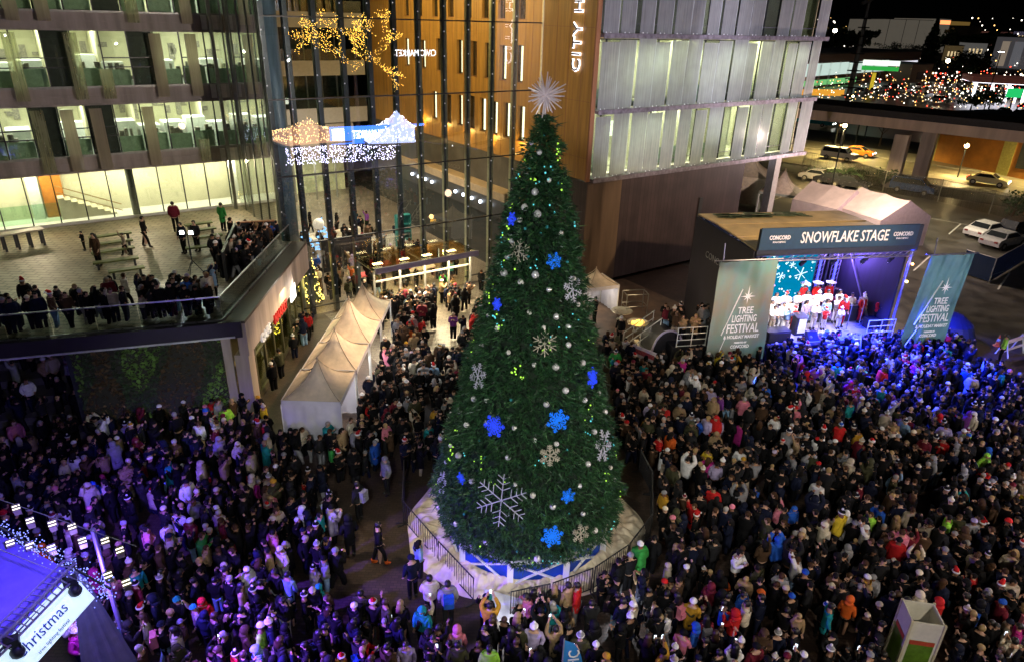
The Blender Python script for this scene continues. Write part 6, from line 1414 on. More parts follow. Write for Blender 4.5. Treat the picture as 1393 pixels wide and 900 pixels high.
# security and single figures near the stage and platform
def single(px, py, z, lab, **kw):
    q = G(px, py, z); P = {**dict(pose=0, gar=0, col='black', tr='black', walk=0, h=1, skin=0, head='short'), **kw}; P['hm'] = P.get('hm') or (m_cl[P['hcol']] if 'hcol' in P else m_hair['black hair']); b = make_person(P, tuple(q), kw.get('yaw', 2.5)); b['label'] = lab; return b
single(1358, 492, 0, 'guard in lime high-visibility jacket beside the road barricade', col='lime', gar=0, yaw=1)
single(1297, 492, 0, 'guard in yellow-green vest below the teal stage banner', col='lime', gar=1, h=.95, yaw=.5, head='beanie', hcol='black', pose=5)
single(808, 440, .36, 'person in black silhouetted against the lit side of the small tent', col='black', pose=5, yaw=2)
single(842, 468, .36, 'person in black with pale cap at the corner of the dark deck', col='black', head='beanie', hcol='white', yaw=2.5)
single(921, 448, 1.3, 'bald stagehand in black leaning by the white stair rail', col='black', yaw=4)
single(956, 452, 1.3, 'stagehand in dark clothes beside the sage banner pole', col='charcoal', yaw=4)
# terrace loners
TT = TZ
single(200, 336, TT, 'person in black walking alone across the tiled terrace', walk=1, yaw=-1.4)
single(241, 316, TT, 'person in burgundy coat facing the bright lobby windows', col='burgundy', gar=1, yaw=.3, h=1.05)
single(305, 315, TT, 'person in green coat alone on the terrace beyond the plank benches', col='green', gar=2, yaw=-.3)
single(252, 345, TT, 'person in navy jacket just behind the twin terrace work lights', col='navy', gar=1, yaw=2.7)
single(270, 342, TT, 'second person behind the work lights, in dark grey', col='charcoal', yaw=2.9)
single(116, 341, TT, 'small dark figure crouching at the end of the plank benches', h=.62, pose=5)
single(172, 347, TT, 'child in beige playing between the terrace benches', h=.7, col='beige', walk=1, pose=4)
single(136, 362, TT, 'person in brown coat behind the terrace crowd near the benches', col='brown', gar=2, yaw=2.9, head='long')
single(1328, 224, 0, 'person in white top walking past the orange wall', col='white', walk=1, yaw=.5)

# ---------------------------------------------------------------- the rest of the crowd: one mass
def low_parts(pz, gar, head, walk):
    out = []
    n, e = body_nodes(pz, False, walk); v, f = skin(n, e, 0); out.append((v, f, 'skin'))
    hem, puff = ((.84, 1.0), (.86, 1.18), (.52, 1.04))[gar]; n, e = cloth_nodes(pz, hem, puff); v, f = skin(n, e, 0); out.append((v, f, 'coat'))
    n, e = leg_nodes(walk); v, f = skin(n, e, 0); out.append((v, f, 'legs'))
    mb = MB(); mb.ball(HC, .098, 8, 6, 0, (.85, .95, 1.12)); out.append((mb.v, mb.f, 'skin'))
    mb = head_kind(head); f0 = [f for f, m_ in zip(mb.f, mb.m) if m_ == 0]; f1 = [f for f, m_ in zip(mb.f, mb.m) if m_ == 1]; out.append((mb.v, f0, 'head'))
    if f1: out.append((mb.v, f1, 'white'))
    return out
LOW = {}
def low(pz, gar, head, walk):
    k = (pz, gar, head, walk)
    if k not in LOW:
        V = []; FI = []; LT = []; KI = []; off = 0
        for v, f, kd in low_parts_cached(pz, gar, head, walk):
            V.append(np.array(v, np.float32)); KI += [kd] * len(v)
            for q in f: FI += [i + off for i in q]; LT.append(len(q))
            off += len(v)
        LOW[k] = (np.concatenate(V), np.array(FI, np.int32), np.array(LT, np.int32), np.array([['skin', 'coat', 'legs', 'head', 'white'].index(x) for x in KI]))
    return LOW[k]
_c1 = {}
def low_parts_cached(pz, gar, head, walk):
    a = _c1.setdefault(('b', pz, walk), None) or _c1.__setitem__(('b', pz, walk), skin(*body_nodes(pz, False, walk), 0)) or _c1[('b', pz, walk)]
    if ('c', pz, gar) not in _c1: hem, puff = ((.84, 1.0), (.86, 1.18), (.52, 1.04))[gar]; _c1[('c', pz, gar)] = skin(*cloth_nodes(pz, hem, puff), 1 if gar == 1 else 0)
    if ('l', walk) not in _c1: _c1[('l', walk)] = skin(*leg_nodes(walk), 0)
    if ('h', head) not in _c1:
        mb = head_kind(head); m2 = MB(); m2.ball(HC, .098, 8, 6, 0, (.85, .95, 1.12)); _c1[('h', head)] = (m2.v, m2.f, mb.v, [f for f, q in zip(mb.f, mb.m) if q == 0], [f for f, q in zip(mb.f, mb.m) if q == 1])
    hd_ = _c1[('h', head)]; c = _c1[('c', pz, gar)]; l = _c1[('l', walk)]
    out = [(a[0], a[1], 'skin'), (c[0], c[1], 'coat'), (l[0], l[1], 'legs'), (hd_[0], hd_[1], 'skin'), (hd_[2], hd_[3], 'head')]
    if hd_[4]: out.append((hd_[2], hd_[4], 'white'))
    return out
SK = [(.5, .3, .21), (.38, .21, .13), (.2, .1, .06)]
def crowd_mesh(name, people, kindlabel, cat, bright=None):
    Vs = []; Fs = []; Ls = []; Cs = []; off = 0
    for (x, y, z), rz, P in people:
        v, f, lt, ki = low(PN[P['pose']], P['gar'], P['head'], P['walk']); c, s_ = math.cos(rz), math.sin(rz); h = P['h']
        q = np.empty_like(v); q[:, 0] = (v[:, 0] * c - v[:, 1] * s_) * h + x; q[:, 1] = (v[:, 0] * s_ + v[:, 1] * c) * h + y; q[:, 2] = v[:, 2] * h + z
        pal = np.array([SK[P['skin']], CL[P['col']], CL[P['tr']], P['hc'], (.7, .7, .7)], np.float32) * rp.uniform(.8, 1.15)
        Vs.append(q); Fs.append(f + off); Ls.append(lt); Cs.append(pal[ki]); off += len(v)
    V = np.concatenate(Vs); Fi = np.concatenate(Fs); Lt = np.concatenate(Ls); C_ = np.concatenate(Cs)
    me = bpy.data.meshes.new(name); me.vertices.add(len(V)); me.vertices.foreach_set('co', V.ravel()); me.loops.add(len(Fi)); me.loops.foreach_set('vertex_index', Fi)
    me.polygons.add(len(Lt)); me.polygons.foreach_set('loop_start', np.concatenate([[0], np.cumsum(Lt)[:-1]])); me.polygons.foreach_set('loop_total', Lt); me.polygons.foreach_set('use_smooth', np.ones(len(Lt), bool)); me.update(calc_edges=True)
    at_ = me.color_attributes.new('tint', 'FLOAT_COLOR', 'POINT'); at_.data.foreach_set('color', np.concatenate([C_, np.ones((len(C_), 1), np.float32)], 1).ravel())
    if 'crowd_cloth' not in MATS:
        m = bpy.data.materials.new('crowd_cloth'); m.use_nodes = True; MATS['crowd_cloth'] = m; nt = m.node_tree; a = nt.nodes.new('ShaderNodeAttribute'); a.attribute_name = 'tint'; b = nt.nodes['Principled BSDF']; b.inputs['Roughness'].default_value = .8; b.inputs['Specular IOR Level'].default_value = .15
        tc = nt.nodes.new('ShaderNodeTexCoord'); nz = nt.nodes.new('ShaderNodeTexNoise'); nz.inputs['Scale'].default_value = 9; nt.links.new(tc.outputs['Object'], nz.inputs[0]); mr = nt.nodes.new('ShaderNodeMapRange'); mr.inputs[3].default_value = .6; mr.inputs[4].default_value = 1.3; nt.links.new(nz.outputs[0], mr.inputs[0])
        mx = nt.nodes.new('ShaderNodeMix'); mx.data_type = 'RGBA'; mx.blend_type = 'MULTIPLY'; mx.inputs[0].default_value = 1; nt.links.new(a.outputs['Color'], mx.inputs[6]); nt.links.new(mr.outputs[0], mx.inputs[7]); nt.links.new(mx.outputs[2], b.inputs['Base Color'])
    me.materials.append(MATS['crowd_cloth']); o = bpy.data.objects.new(name, me); COL.objects.link(o); setp(o, kindlabel, cat, None, 'stuff'); return o
ppl = [(s, facing(*s), look()) for s in FAR]
# crowd along the terrace edge
def lineup(a, b_, n, depth, z, keep=.85, yaw=None):
    a, b_ = Vector(a), Vector(b_); d = (b_ - a); L_ = d.length; d.normalize(); nn = Vector((-d.y, d.x, 0))
    for r in range(depth):
        for i in range(n):
            if rp.random() < keep * (1 - .2 * r): q = a + d * (L_ * (i + rp.random() * .7) / n) + nn * (.3 + r * .55 + rp.random() * .2); ppl.append(((q.x, q.y, z), yaw + rp.gauss(0, .5), look()))
e0_, e1_ = PLt + nL * .5, PC + nL * .6 - dB * 0 + nB * 1.0
lineup(e0_, e1_, 42, 5, TZ, 1.05, math.atan2(TC.y - 25, TC.x + 16) - math.pi / 2)
a_ = PC + nB * 1.0 + dB * 5.2; b_ = PB + nB * 1.0
nb0 = len(ppl); lineup(a_, b_ - dB * .3, 15, 5, TZ, 1.05, -1.2)
# people inside the glass hall
for i in range(230):
    u, v = rp.uniform(12.2, 23.5), rp.uniform(39.4, 56)
    if v > 46 and rp.random() < .55: continue
    ppl.append((tuple(UV(u, v, .01)), rp.uniform(0, 6.28), look()))
for i in range(26): ppl.append((tuple(UV(rp.uniform(13, 24), rp.uniform(33.5, 37.5), .01)), rp.uniform(0, 6.28), look()))
for i in range(12): q = S(rp.uniform(-3.4, -.6), rp.uniform(1, 3), 1.3); ppl.append((tuple(q), rp.uniform(2, 4), look()))
crowd_mesh('crowd', ppl, 'dense mass of festival-goers in winter coats and hats filling the plaza', 'crowd')
print('near', len(NEAR), 'far', len(ppl), 'persons', len([o for o in bpy.data.objects if o.name.startswith('person') and o.parent is None]))
# ================================================================ terrace furniture
def plank(pa, pb, w_, lab):
    a, b2 = G(*pa, TZ + .42), G(*pb, TZ + .42); d = (b2 - a).normalized(); t = thing('plank_bench', lab, 'bench', (a.x, a.y, TZ), math.atan2(d.y, d.x), 'low plank benches on the terrace')
    T = Matrix.Translation((a.x, a.y, TZ)) @ Matrix.Rotation(math.atan2(d.y, d.x), 4, 'Z'); L_ = (b2 - a).length
    g = MB(T); g.box(0, -w_ / 2, .34, L_, w_ / 2, .42); g.build('seat', M('green_plank', (.16, .2, .05), .55, var=.3, scale=3), t)
    for x in (.15, L_ - .25): g = MB(T); g.box(x, -w_ / 2 + .05, 0, x + .1, w_ / 2 - .05, .34); g.build('leg', m_dark, t)
pl_ = [((120, 323), (178, 315), 'first plank bench from the lobby glass in the longer row'), ((121, 333), (180, 325), 'second plank bench from the lobby glass in the longer row'), ((124, 344), (182, 335), 'middle plank bench of the longer row, with yellow bag'), ((126, 357), (188, 349), 'fourth plank bench of the longer row'), ((147, 369), (196, 362), 'plank bench nearest the terrace crowd, short'),
       ((251, 306), (288, 301), 'plank bench nearest the lobby glass behind the person in burgundy'), ((257, 314), (293, 309), 'second plank bench behind the work lights'), ((262, 323), (302, 318), 'third plank bench beside the work lights'), ((252, 337), (305, 331), 'plank bench directly behind the twin work lights')]
for a, b_, l in pl_: plank(a, b_, .38, l)
a, b2 = G(-40, 326, TZ + .9), G(58, 310, TZ + .9); d = (b2 - a).normalized(); rz_ = math.atan2(d.y, d.x); T = Matrix.Translation((a.x, a.y, TZ)) @ Matrix.Rotation(rz_, 4, 'Z'); L_ = (b2 - a).length
t = thing('long_table', 'long pale-topped table with dark legs before the lobby windows', 'table', (a.x, a.y, TZ), rz_); g = MB(T); g.box(0, -.35, .85, L_, .35, .92); g.build('table_top', M('pale_top', (.4, .36, .28), .5), t)
for k in range(6):
    x = .1 + (L_ - .3) * k / 5; g = MB(T); g.box(x, -.3, 0, x + .1, -.22, .85); g.box(x, .22, 0, x + .1, .3, .85); g.build('leg', m_dark, t)
q = G(264, 372, TZ); t = thing('work_light_stand', 'tripod stand with two blinding white work lights on the terrace', 'work light', q)
g = MB(); g.tube([q + Vector((0, 0, .5)), q + Vector((0, 0, 2.0))], .03, 6)
for k in range(3): a_ = 2.1 * k + .5; g.tube([q + Vector((0, 0, .7)), q + Vector((.45 * math.cos(a_), .45 * math.sin(a_), .02))], .02, 5)
g.bar(q + Vector((-.25, 0, 2.0)), q + Vector((.25, 0, 2.0)), .04); g.build('tripod', m_dark, t)
for s_ in (-.22, .22):
    g = MB(); g.obox(q + Vector((s_, 0, 2.12)), (.24, .14, .2)); g.build('lamp_housing', m_dark, t); g = MB(); g.obox(q + Vector((s_, -.08, 2.12)), (.18, .02, .15)); g.build('lamp_face', E('work_lamp', (.9, .95, 1), 40), t)
spot('work_light', q + Vector((0, -.2, 2.15)), q + Vector((-.2, -5, .2)), 420, (.85, .92, 1), 110, .6, .12)
# ================================================================ inside the glass hall
def globe(px, py, z): return G(px, py, z)
q = UV(15.2, 44.5); t = thing('globe_lamp', 'white globe lamp on a thin pole inside the glass hall', 'lamp', q); g = MB(); g.tube([q, q + Vector((0, 0, 3.6))], .04, 6); g.build('pole', m_grey, t); g = MB(); g.ball(q + Vector((0, 0, 3.95)), .38, 14, 10); g.build('globe', M('globe_white', (.8, .75, .65), .4, emit=(1, .9, .75), es=.5), t, smooth=True)
for (u, v, lb) in ((15.6, 48.8, 'blue spiral light cone behind the globe lamp'), (17.2, 49.6, 'second blue spiral light cone, nearer the rear doors')):
    q = UV(u, v); g = MB(); pts = [q + Vector((.75 * (1 - i / 60) * math.cos(i * .63), .75 * (1 - i / 60) * math.sin(i * .63), .3 + 2.6 * i / 60)) for i in range(61)]; g.tube(pts, .06, 5); g.tube([q, q + Vector((0, 0, 3))], .03, 5, 1); setp(g.build('spiral_tree', [E('spiral_blue', (.25, .55, 1), 2.2), m_dark], loc=q), lb, 'light cone')
q = UV(12.9, 40.6); t = thing('lit_tree', 'slim Christmas tree wrapped in dense golden lights beside the hall glass', 'Christmas tree', q)
g = MB(); g.lathe(q, [(.75, .3), (.55, 1.4), (.3, 2.8), (.03, 4.2)], 18); g.build('crown', M('inner_needles', (.012, .03, .014)), t)
g = MB(); g.tube([q, q + Vector((0, 0, .4))], .08, 6); g.build('trunk', M('bark', (.08, .05, .03)), t)
g = MB()
for i in range(420): z = .3 + 3.9 * random.random() ** 1.4; r_ = .78 * (1 - (z - .3) / 4) + .05; a_ = random.random() * 6.28; g.ball(q + Vector((r_ * math.cos(a_), r_ * math.sin(a_), z)), .028 + .02 * random.random(), 5, 4)
g.build('fairy_lights', E('gold_led', (1, .68, .14), 6), t); point('gold_glow', q + Vector((.6, -1.2, 1.5)), 60, (1, .7, .15), .4); point('gold_glow', q + Vector((0, .9, 2.5)), 35, (1, .7, .15), .4)
q = PC + dB * 8.6 + nB * 1.4; t = thing('small_lit_tree', 'small yellow glowing tree behind the shopfront glass', 'Christmas tree', q); g = MB()
for i in range(160): z = .6 + 2.6 * random.random(); r_ = .55 * (1 - abs(z - 1.7) / 2.2); a_ = random.random() * 6.28; g.ball(q + Vector((r_ * math.cos(a_), r_ * math.sin(a_), z)), .045, 5, 4)
g.build('fairy_lights', E('gold_led', (1, .68, .14), 6), t); g = MB(); g.tube([q, q + Vector((0, 0, 2.8))], .05, 6); g.ball(q + Vector((0, 0, 1.8)), .45, 10, 8); g.build('foliage', M('leaf_dark', (.04, .08, .03)), t)
q = UV(12.2, 39.9); g = MB(); 
for i in range(40): a_ = i * .5; g.tube([q + Vector((.1 * math.cos(a_), .1 * math.sin(a_), 1 + i * .07)), q + Vector((.1 * math.cos(a_ + .5), .1 * math.sin(a_ + .5), 1.07 + i * .07))], .07, 5, i % 2)
setp(g.build('candy_pole', [M('candy_red', (.6, .03, .03), .4), m_white], loc=q), 'red and white striped candy pole beside the round column', 'pole')
for k, (u, v, c_, lb) in enumerate(((17.5, 42, (.6, .05, .05), 'red table in the hall nearest the gold-lit mullion'), (19.6, 43.5, (.65, .08, .06), 'red table in the hall among seated guests'), (21, 40.6, (.6, .5, .4), 'pale counter just behind the entrance canopy'), (19, 51.5, (.75, .7, .6), 'white sofa-shaped counter at the back of the hall'), (23.4, 48.5, (.02, .2, .2), 'tall teal shelf unit against the dark hall wall'))):
    q = UV(u, v); t = thing('hall_table' if k < 3 else ('counter' if k == 3 else 'shelf_unit'), lb, 'table' if k < 3 else ('counter' if k == 3 else 'shelf'), q, UVR); sz = ((1.8, .8, .75), (2, .8, .75), (2.4, .6, 1), (4.5, 1.4, .9), (1.2, .5, 2.6))[k]
    T = Matrix.Translation(q) @ Matrix.Rotation(UVR, 4, 'Z'); mm = M('hall_furn_%d' % k, c_, .5); g = MB(T)
    if k < 3: g.box(-sz[0] / 2, -sz[1] / 2, sz[2] - .05, sz[0] / 2, sz[1] / 2, sz[2]); g.build('table_top', mm, t); g = MB(T); [g.box(x - .04, y - .04, 0, x + .04, y + .04, sz[2] - .05) for x in (-sz[0] / 2 + .1, sz[0] / 2 - .1) for y in (-sz[1] / 2 + .1, sz[1] / 2 - .1)]; g.build('legs', m_grey, t)
    elif k == 3: g.box(-2.2, -.7, 0, 2.2, .7, .5); g.box(-2.2, .4, .5, 2.2, .7, 1.0); g.box(-2.2, -.7, .5, -1.8, .4, .9); g.build('body', mm, t)
    else:
        g.box(-.6, -.25, 0, -.55, .25, 2.6); g.box(.55, -.25, 0, .6, .25, 2.6); [g.box(-.55, -.25, z, .55, .25, z + .06) for z in (0, .6, 1.2, 1.8, 2.54)]; g.box(-.55, .22, .06, .55, .25, 2.54); g.build('shelving', mm, t)
q = UV(20.5, 49); t = thing('picket_fence', 'white picket fence enclosing the play area in the hall', 'fence', q, UVR); T = Matrix.Translation(q) @ Matrix.Rotation(UVR, 4, 'Z'); g = MB(T)
for k in range(22): g.box(-.3 + k * .17, 0, 0, -.2 + k * .17, .03, 1.0)
g.box(-.3, .03, .25, 3.4, .06, .33); g.box(-.3, .03, .7, 3.4, .06, .78); g.build('pickets', m_white, t)
# escalator-like black partition
q = UV(17.6, 45.6); g = MB(UVT); g.box(15.6, 45.6, 0, 19.4, 45.75, 2.4); setp(g.build('black_screen', m_sdark, loc=q), 'tall black backdrop screen standing behind the hall crowd', 'screen')
# ================================================================ the market opposite the glass: its reflection shows in the atrium
vN = np.array(UVT.to_3x3() @ Vector((0, 1, 0)))
def mirror(p):
    d = (np.array(p) @ vN) - 38.6; return Vector(np.array(p) - 2 * d * vN)
def RV(px, py, z): return mirror(G(px, py, z))
def refl_tent(pl, pm, pr, apex, base_z, lab, mcan):
    L, Rr = RV(*pl, base_z), RV(*pr, base_z); c = (L + Rr) / 2; w_ = (L - Rr).length
    bb = G(*pm, base_z); d = math.atan2((Rr - L).y, (Rr - L).x)
    # virtual tent centre is half a width behind its front edge; mirrored it is half a width further from the glass
    back = Vector(-vN) * w_ * .5; cc = c + back
    va = VH(*apex, mirror(cc)); hz = va.z
    cc.z = 0
    t = peak_tent('market_tent', lab, cc.x, cc.y, w_, w_, base_z, max(base_z + 2, hz), d, '', mcan, m_tentw, 'big market tents opposite the glass', 12)
    return t, cc, w_, d, hz
m_hot = M('market_canvas', (.8, .7, .75), .7, emit=(.5, .6, 1), es=6); m_hot2 = M('market_canvas_gold', (.8, .5, .3), .7, emit=(1, .5, .35), es=1.4)  # canvas given strong emission so the tents show in the glass
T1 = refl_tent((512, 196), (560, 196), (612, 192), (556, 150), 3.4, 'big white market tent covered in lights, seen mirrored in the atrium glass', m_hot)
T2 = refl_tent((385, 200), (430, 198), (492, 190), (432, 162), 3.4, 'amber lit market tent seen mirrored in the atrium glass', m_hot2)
for Tn, ems in ((T1, E('market_led', (.9, .85, 1), 22)), (T2, E('market_led_gold', (1, .6, .25), 14))):
    t, cc, w_, d, hz = Tn; g = MB(Matrix.Translation(cc) @ Matrix.Rotation(d, 4, 'Z'))
    for i in range(420):
        x, y = random.uniform(-1, 1), random.uniform(-1, 1); m_ = max(abs(x), abs(y)); h = 1 - m_; g.ball((x * w_ / 2, y * w_ / 2, 3.62 + (hz - 3.4) * (.38 * h + .62 * h ** 3)), .07, 5, 4)
    g.build('fairy_lights', ems, t)
L, Rr = RV(437, 192, 3.0), RV(562, 186, 3.0); t = thing('market_banner', 'blue market banner with white capitals, seen mirrored in the atrium glass', 'banner', L)
fn = Vector(vN) * 3.0; L2, R2_ = L + fn, Rr + fn; up = Vector((0, 0, 2.0)); g = MB(); g.slab(L2, R2_, R2_ + up, L2 + up, .1)
g.build('cloth', M('market_blue', (.02, .1, .7), .5, emit=(.05, .2, 1), es=9), t)  # cloth emission raised so the mirrored banner shows
xd = (L2 - R2_); mid = (L2 + R2_) / 2 + up * .5 + Vector(vN) * .14
dirx = (R2_ - L2).normalized(); 
if dirx.cross(Vector((0, 0, 1))).dot(Vector(vN)) < 0: dirx = -dirx
text('lettering', 'HOLIDAY MARKET', 1.25, mid, dirx, (0, 0, 1), E('market_white', (.95, .95, 1), 18), t, .02, .03, width=(L2 - R2_).length * .55)
g = MB()
for e_ in (L2 + (R2_ - L2) * .02, R2_ + (L2 - R2_) * .16): g.slab(e_ + Vector(vN) * .12 + up * .12, e_ + (R2_ - L2) * .12 + Vector(vN) * .12 + up * .12, e_ + (R2_ - L2) * .12 + Vector(vN) * .12 + up * .88, e_ + Vector(vN) * .12 + up * .88, .02)
g.build('light_panel', E('market_white', (.95, .95, 1), 18), t)
g = MB()
for i in range(900):
    s_ = random.uniform(-.45, 1.02); p = L2 + (R2_ - L2) * s_ + Vector((0, 0, -random.random() ** 1.2 * 2.0 - .1)) + Vector(vN) * random.uniform(-.3, .3); g.ball(p, .06, 4, 3)
setp(g.build('icicle_lights', E('icicle_led', (.75, .7, 1), 22), loc=L2), 'curtain of violet-white icicle lights below the market banner, mirrored in glass', 'string lights')
# golden lit tree and second lit sign, also mirrored
q = RV(490, 215, 0); t = thing('golden_tree', 'bare tree wrapped in golden lights, seen mirrored high in the atrium glass', 'tree', q)
g = MB(); g.tube([q, q + Vector((0, 0, 11))], .35, 8, r1=.2)
lg = MB(); rt3 = random.Random(9)
def branch(p, d, L_, depth):
    e = p + d * L_; g.tube([p, e], .03 * depth + .02, 5)
    n_ = int(L_ / .16)
    for i in range(n_): lg.ball(p + d * L_ * i / n_ + Vector((rt3.gauss(0, .12), rt3.gauss(0, .12), rt3.gauss(0, .12))), .05, 4, 3)
    if depth > 1:
        for k in range(3): d2 = (d + Vector((rt3.gauss(0, .55), rt3.gauss(0, .55), rt3.gauss(.05, .45)))).normalized(); branch(e, d2, L_ * .74, depth - 1)
for k in range(5): a_ = k * 1.256; branch(q + Vector((0, 0, 10.5)), Vector((math.cos(a_) * .7, math.sin(a_) * .7, .55)).normalized(), 3.3, 4)
g.build('trunk', M('bark', (.08, .05, .03)), t); lg.build('fairy_lights', E('gold_reflect', (1, .55, .08), 20), t)
q = RV(570, 230, 0); zt_ = VH(573, 73, mirror(q)).z; t = thing('market_sign', 'bright white lit sign reading CITY MARKET, mirrored in the atrium glass', 'sign', q); dxx = Vector(UVT.to_3x3() @ Vector((1, 0, 0)));
if dxx.cross(Vector((0, 0, 1))).dot(Vector(vN)) < 0: dxx = -dxx
text('lettering', 'CIVIC MARKET', 1.0, Vector((q.x, q.y, zt_)), dxx, (0, 0, 1), E('market_sign_white', (.95, .95, 1), 10), t, .03, .0, width=5.2); g = MB(); g.tube([q, Vector((q.x, q.y, zt_ - .8))], .15, 6); g.build('mast', m_dark, t)

# ================================================================ flood lights of the plaza (masts out of the frame), then added fill spots
def flood(x, y, z, tgt, pw, col, lab, ang=95):
    t = thing('floodlight_mast', lab, 'light mast', (x, y, 0)); g = MB(); g.tube([(x, y, 0), (x, y, z)], .12, 8); g.build('mast', m_grey, t); g = MB(); g.obox((x, y + .05, z + .15), (.7, .3, .4)); g.build('lamp_housing', m_dark, t)
    d = (Vector(tgt) - Vector((x, y, z))).normalized(); p = Vector((x, y, z + .1)) + d * .6; spot('flood', p, tgt, pw, col, ang, .5, .1)
flood(13.5, 1, 13, (10, 22, 0), 4600, (1, .9, .76), 'floodlight mast behind the camera lighting the stage-side crowd')
flood(-3, 2.5, 15, (.7, 20, 7), 4800, (.95, 1, .92), 'floodlight mast behind the camera lighting the tree', 60)
flood(27, 9, 12, (14, 27, 0), 3600, (1, .84, .68), 'floodlight mast beside the frame over the far crowd')
flood(4, 3, 13, (2, 16, 0), 1500, (1, .9, .8), 'floodlight mast lighting the crowd below the tree', 80)
spot('facade_wash', (18, 6, 16), UV(34, 33, 15.5), 46000, (.9, .84, 1), 23, .35, .1); spot('facade_wash', (18, 6, 16), UV(47, 33, 15.5), 66000, (.9, .84, 1), 22, .35, .1)  # spots without masts, added to brighten the frosted facade
spot('timber_wash', (-6, 14, 15), UV(29, 35, 14), 800, (1, .7, .4), 36, .7, .1)
spot('tent_warm', (-2.5, 33, 11), (-8.2, 30.5, 2.5), 7500, (1, .7, .42), 50, .7, .1)
spot('roof_warm', (20, 22, 17), S(3, 4, 6.8), 20000, (1, .72, .4), 40, .6, .3)
point('base_white', TC + Vector((2.9, -3.9, .75)), 60, (.85, .9, 1), .1); point('base_white', TC + Vector((-.8, -4.6, .7)), 26, (.9, .9, 1), .1)
spot('drape_warm', (-8, 18, 8), (-3.0, 18.6, 0), 1200, (1, .8, .56), 38, .7, .1); spot('drape_front', (3, 9, 9), (.8, 16.6, 0), 700, (1, .92, .8), 34, .7, .1); spot('drape_side', (11, 18, 9), (4.6, 19.5, 0), 650, (1, .85, .66), 34, .7, .1)  # spots added to brighten the drape from three sides
point('tent_glow', (29, 54, 8), 5200, (1, .74, .66), .1); spot('band_wash', (2, 22, 15), UV(3, 47.9, 13), 9000, (1, .86, .75), 50, .7, .1); spot('wall_green', (-9, 19, 6), (-14.5, 25.5, 2.2), 520, (.9, 1, .8), 50, .8, .1); spot('podium_warm', (-4, 27, 7), (-11.8, 32, 4), 900, (1, .75, .55), 60, .7, .3); spot('left_fill', (-2, 4, 14), (-16, 25, 1), 1300, (.9, .9, 1), 60, .7, .1)  # lamps added to lift rear tents, office bands, green wall, podium and crowd
point('deck_light', UV(28.5, 27, 3.4), 30, (1, .7, .45), .3)
# ================================================================ rail guideway and the streets beyond
gw_ = thing('rail_guideway', 'elevated concrete rail guideway crossing behind the plaza on thick piers', 'viaduct', G(1211, 255))
gd = rd; zt0 = 6.1
PR0 = G(1229, 253); 
cA = PR0 - gd * 70; cB = PR0 + gd * 55
pA = G(1103, 163, zt0); pB = G(1393, 195, zt0); gd2 = (pB - pA).normalized(); gn = Vector((-gd2.y, gd2.x, 0)); gn = gn if gn.y > 0 else -gn
a, b2 = pA - gd2 * 60, pB + gd2 * 30
m_gb = M('guideway_concrete', (.55, .43, .33), .7, var=.22, scale=.5, kind='streak'); m_trk = M('track_dark', (.02, .018, .02), .7, var=.4)
g = MB(); 
def strip(mb, a, b2, n0, n1, z0, z1, m=0): mb.prism([tuple(a + gn * n0)[:2], tuple(b2 + gn * n0)[:2], tuple(b2 + gn * n1)[:2], tuple(a + gn * n1)[:2]], z0, z1, m)
strip(g, a, b2, 0, 7.5, zt0, zt0 + 1.3); g.build('beam', m_gb, gw_)
g = MB(); strip(g, a, b2, -.15, 0.1, zt0 + 1.2, zt0 + 2.0); strip(g, a, b2, 7.4, 7.6, zt0 + 1.2, zt0 + 2.0); strip(g, a, b2, .1, 7.4, zt0 + 1.3, zt0 + 1.45)
for o_ in (1.5, 2.9, 4.7, 6.1): strip(g, a, b2, o_, o_ + .1, zt0 + 1.45, zt0 + 1.6)
g.build('track_deck', m_trk, gw_)
for q in (G(1211, 255), G(1248, 250), G(1211, 255) - gd2 * 24, G(1248, 250) - gd2 * 24 , G(1248, 250) + gd2 * 26):
    g = MB(); g.obox((q.x, q.y, zt0 / 2), (1.5, 1.3, zt0), math.atan2(gd2.y, gd2.x)); g.build('pier', M('pier_concrete', (.4, .33, .27), .75, var=.3, scale=.6, kind='streak'), gw_)
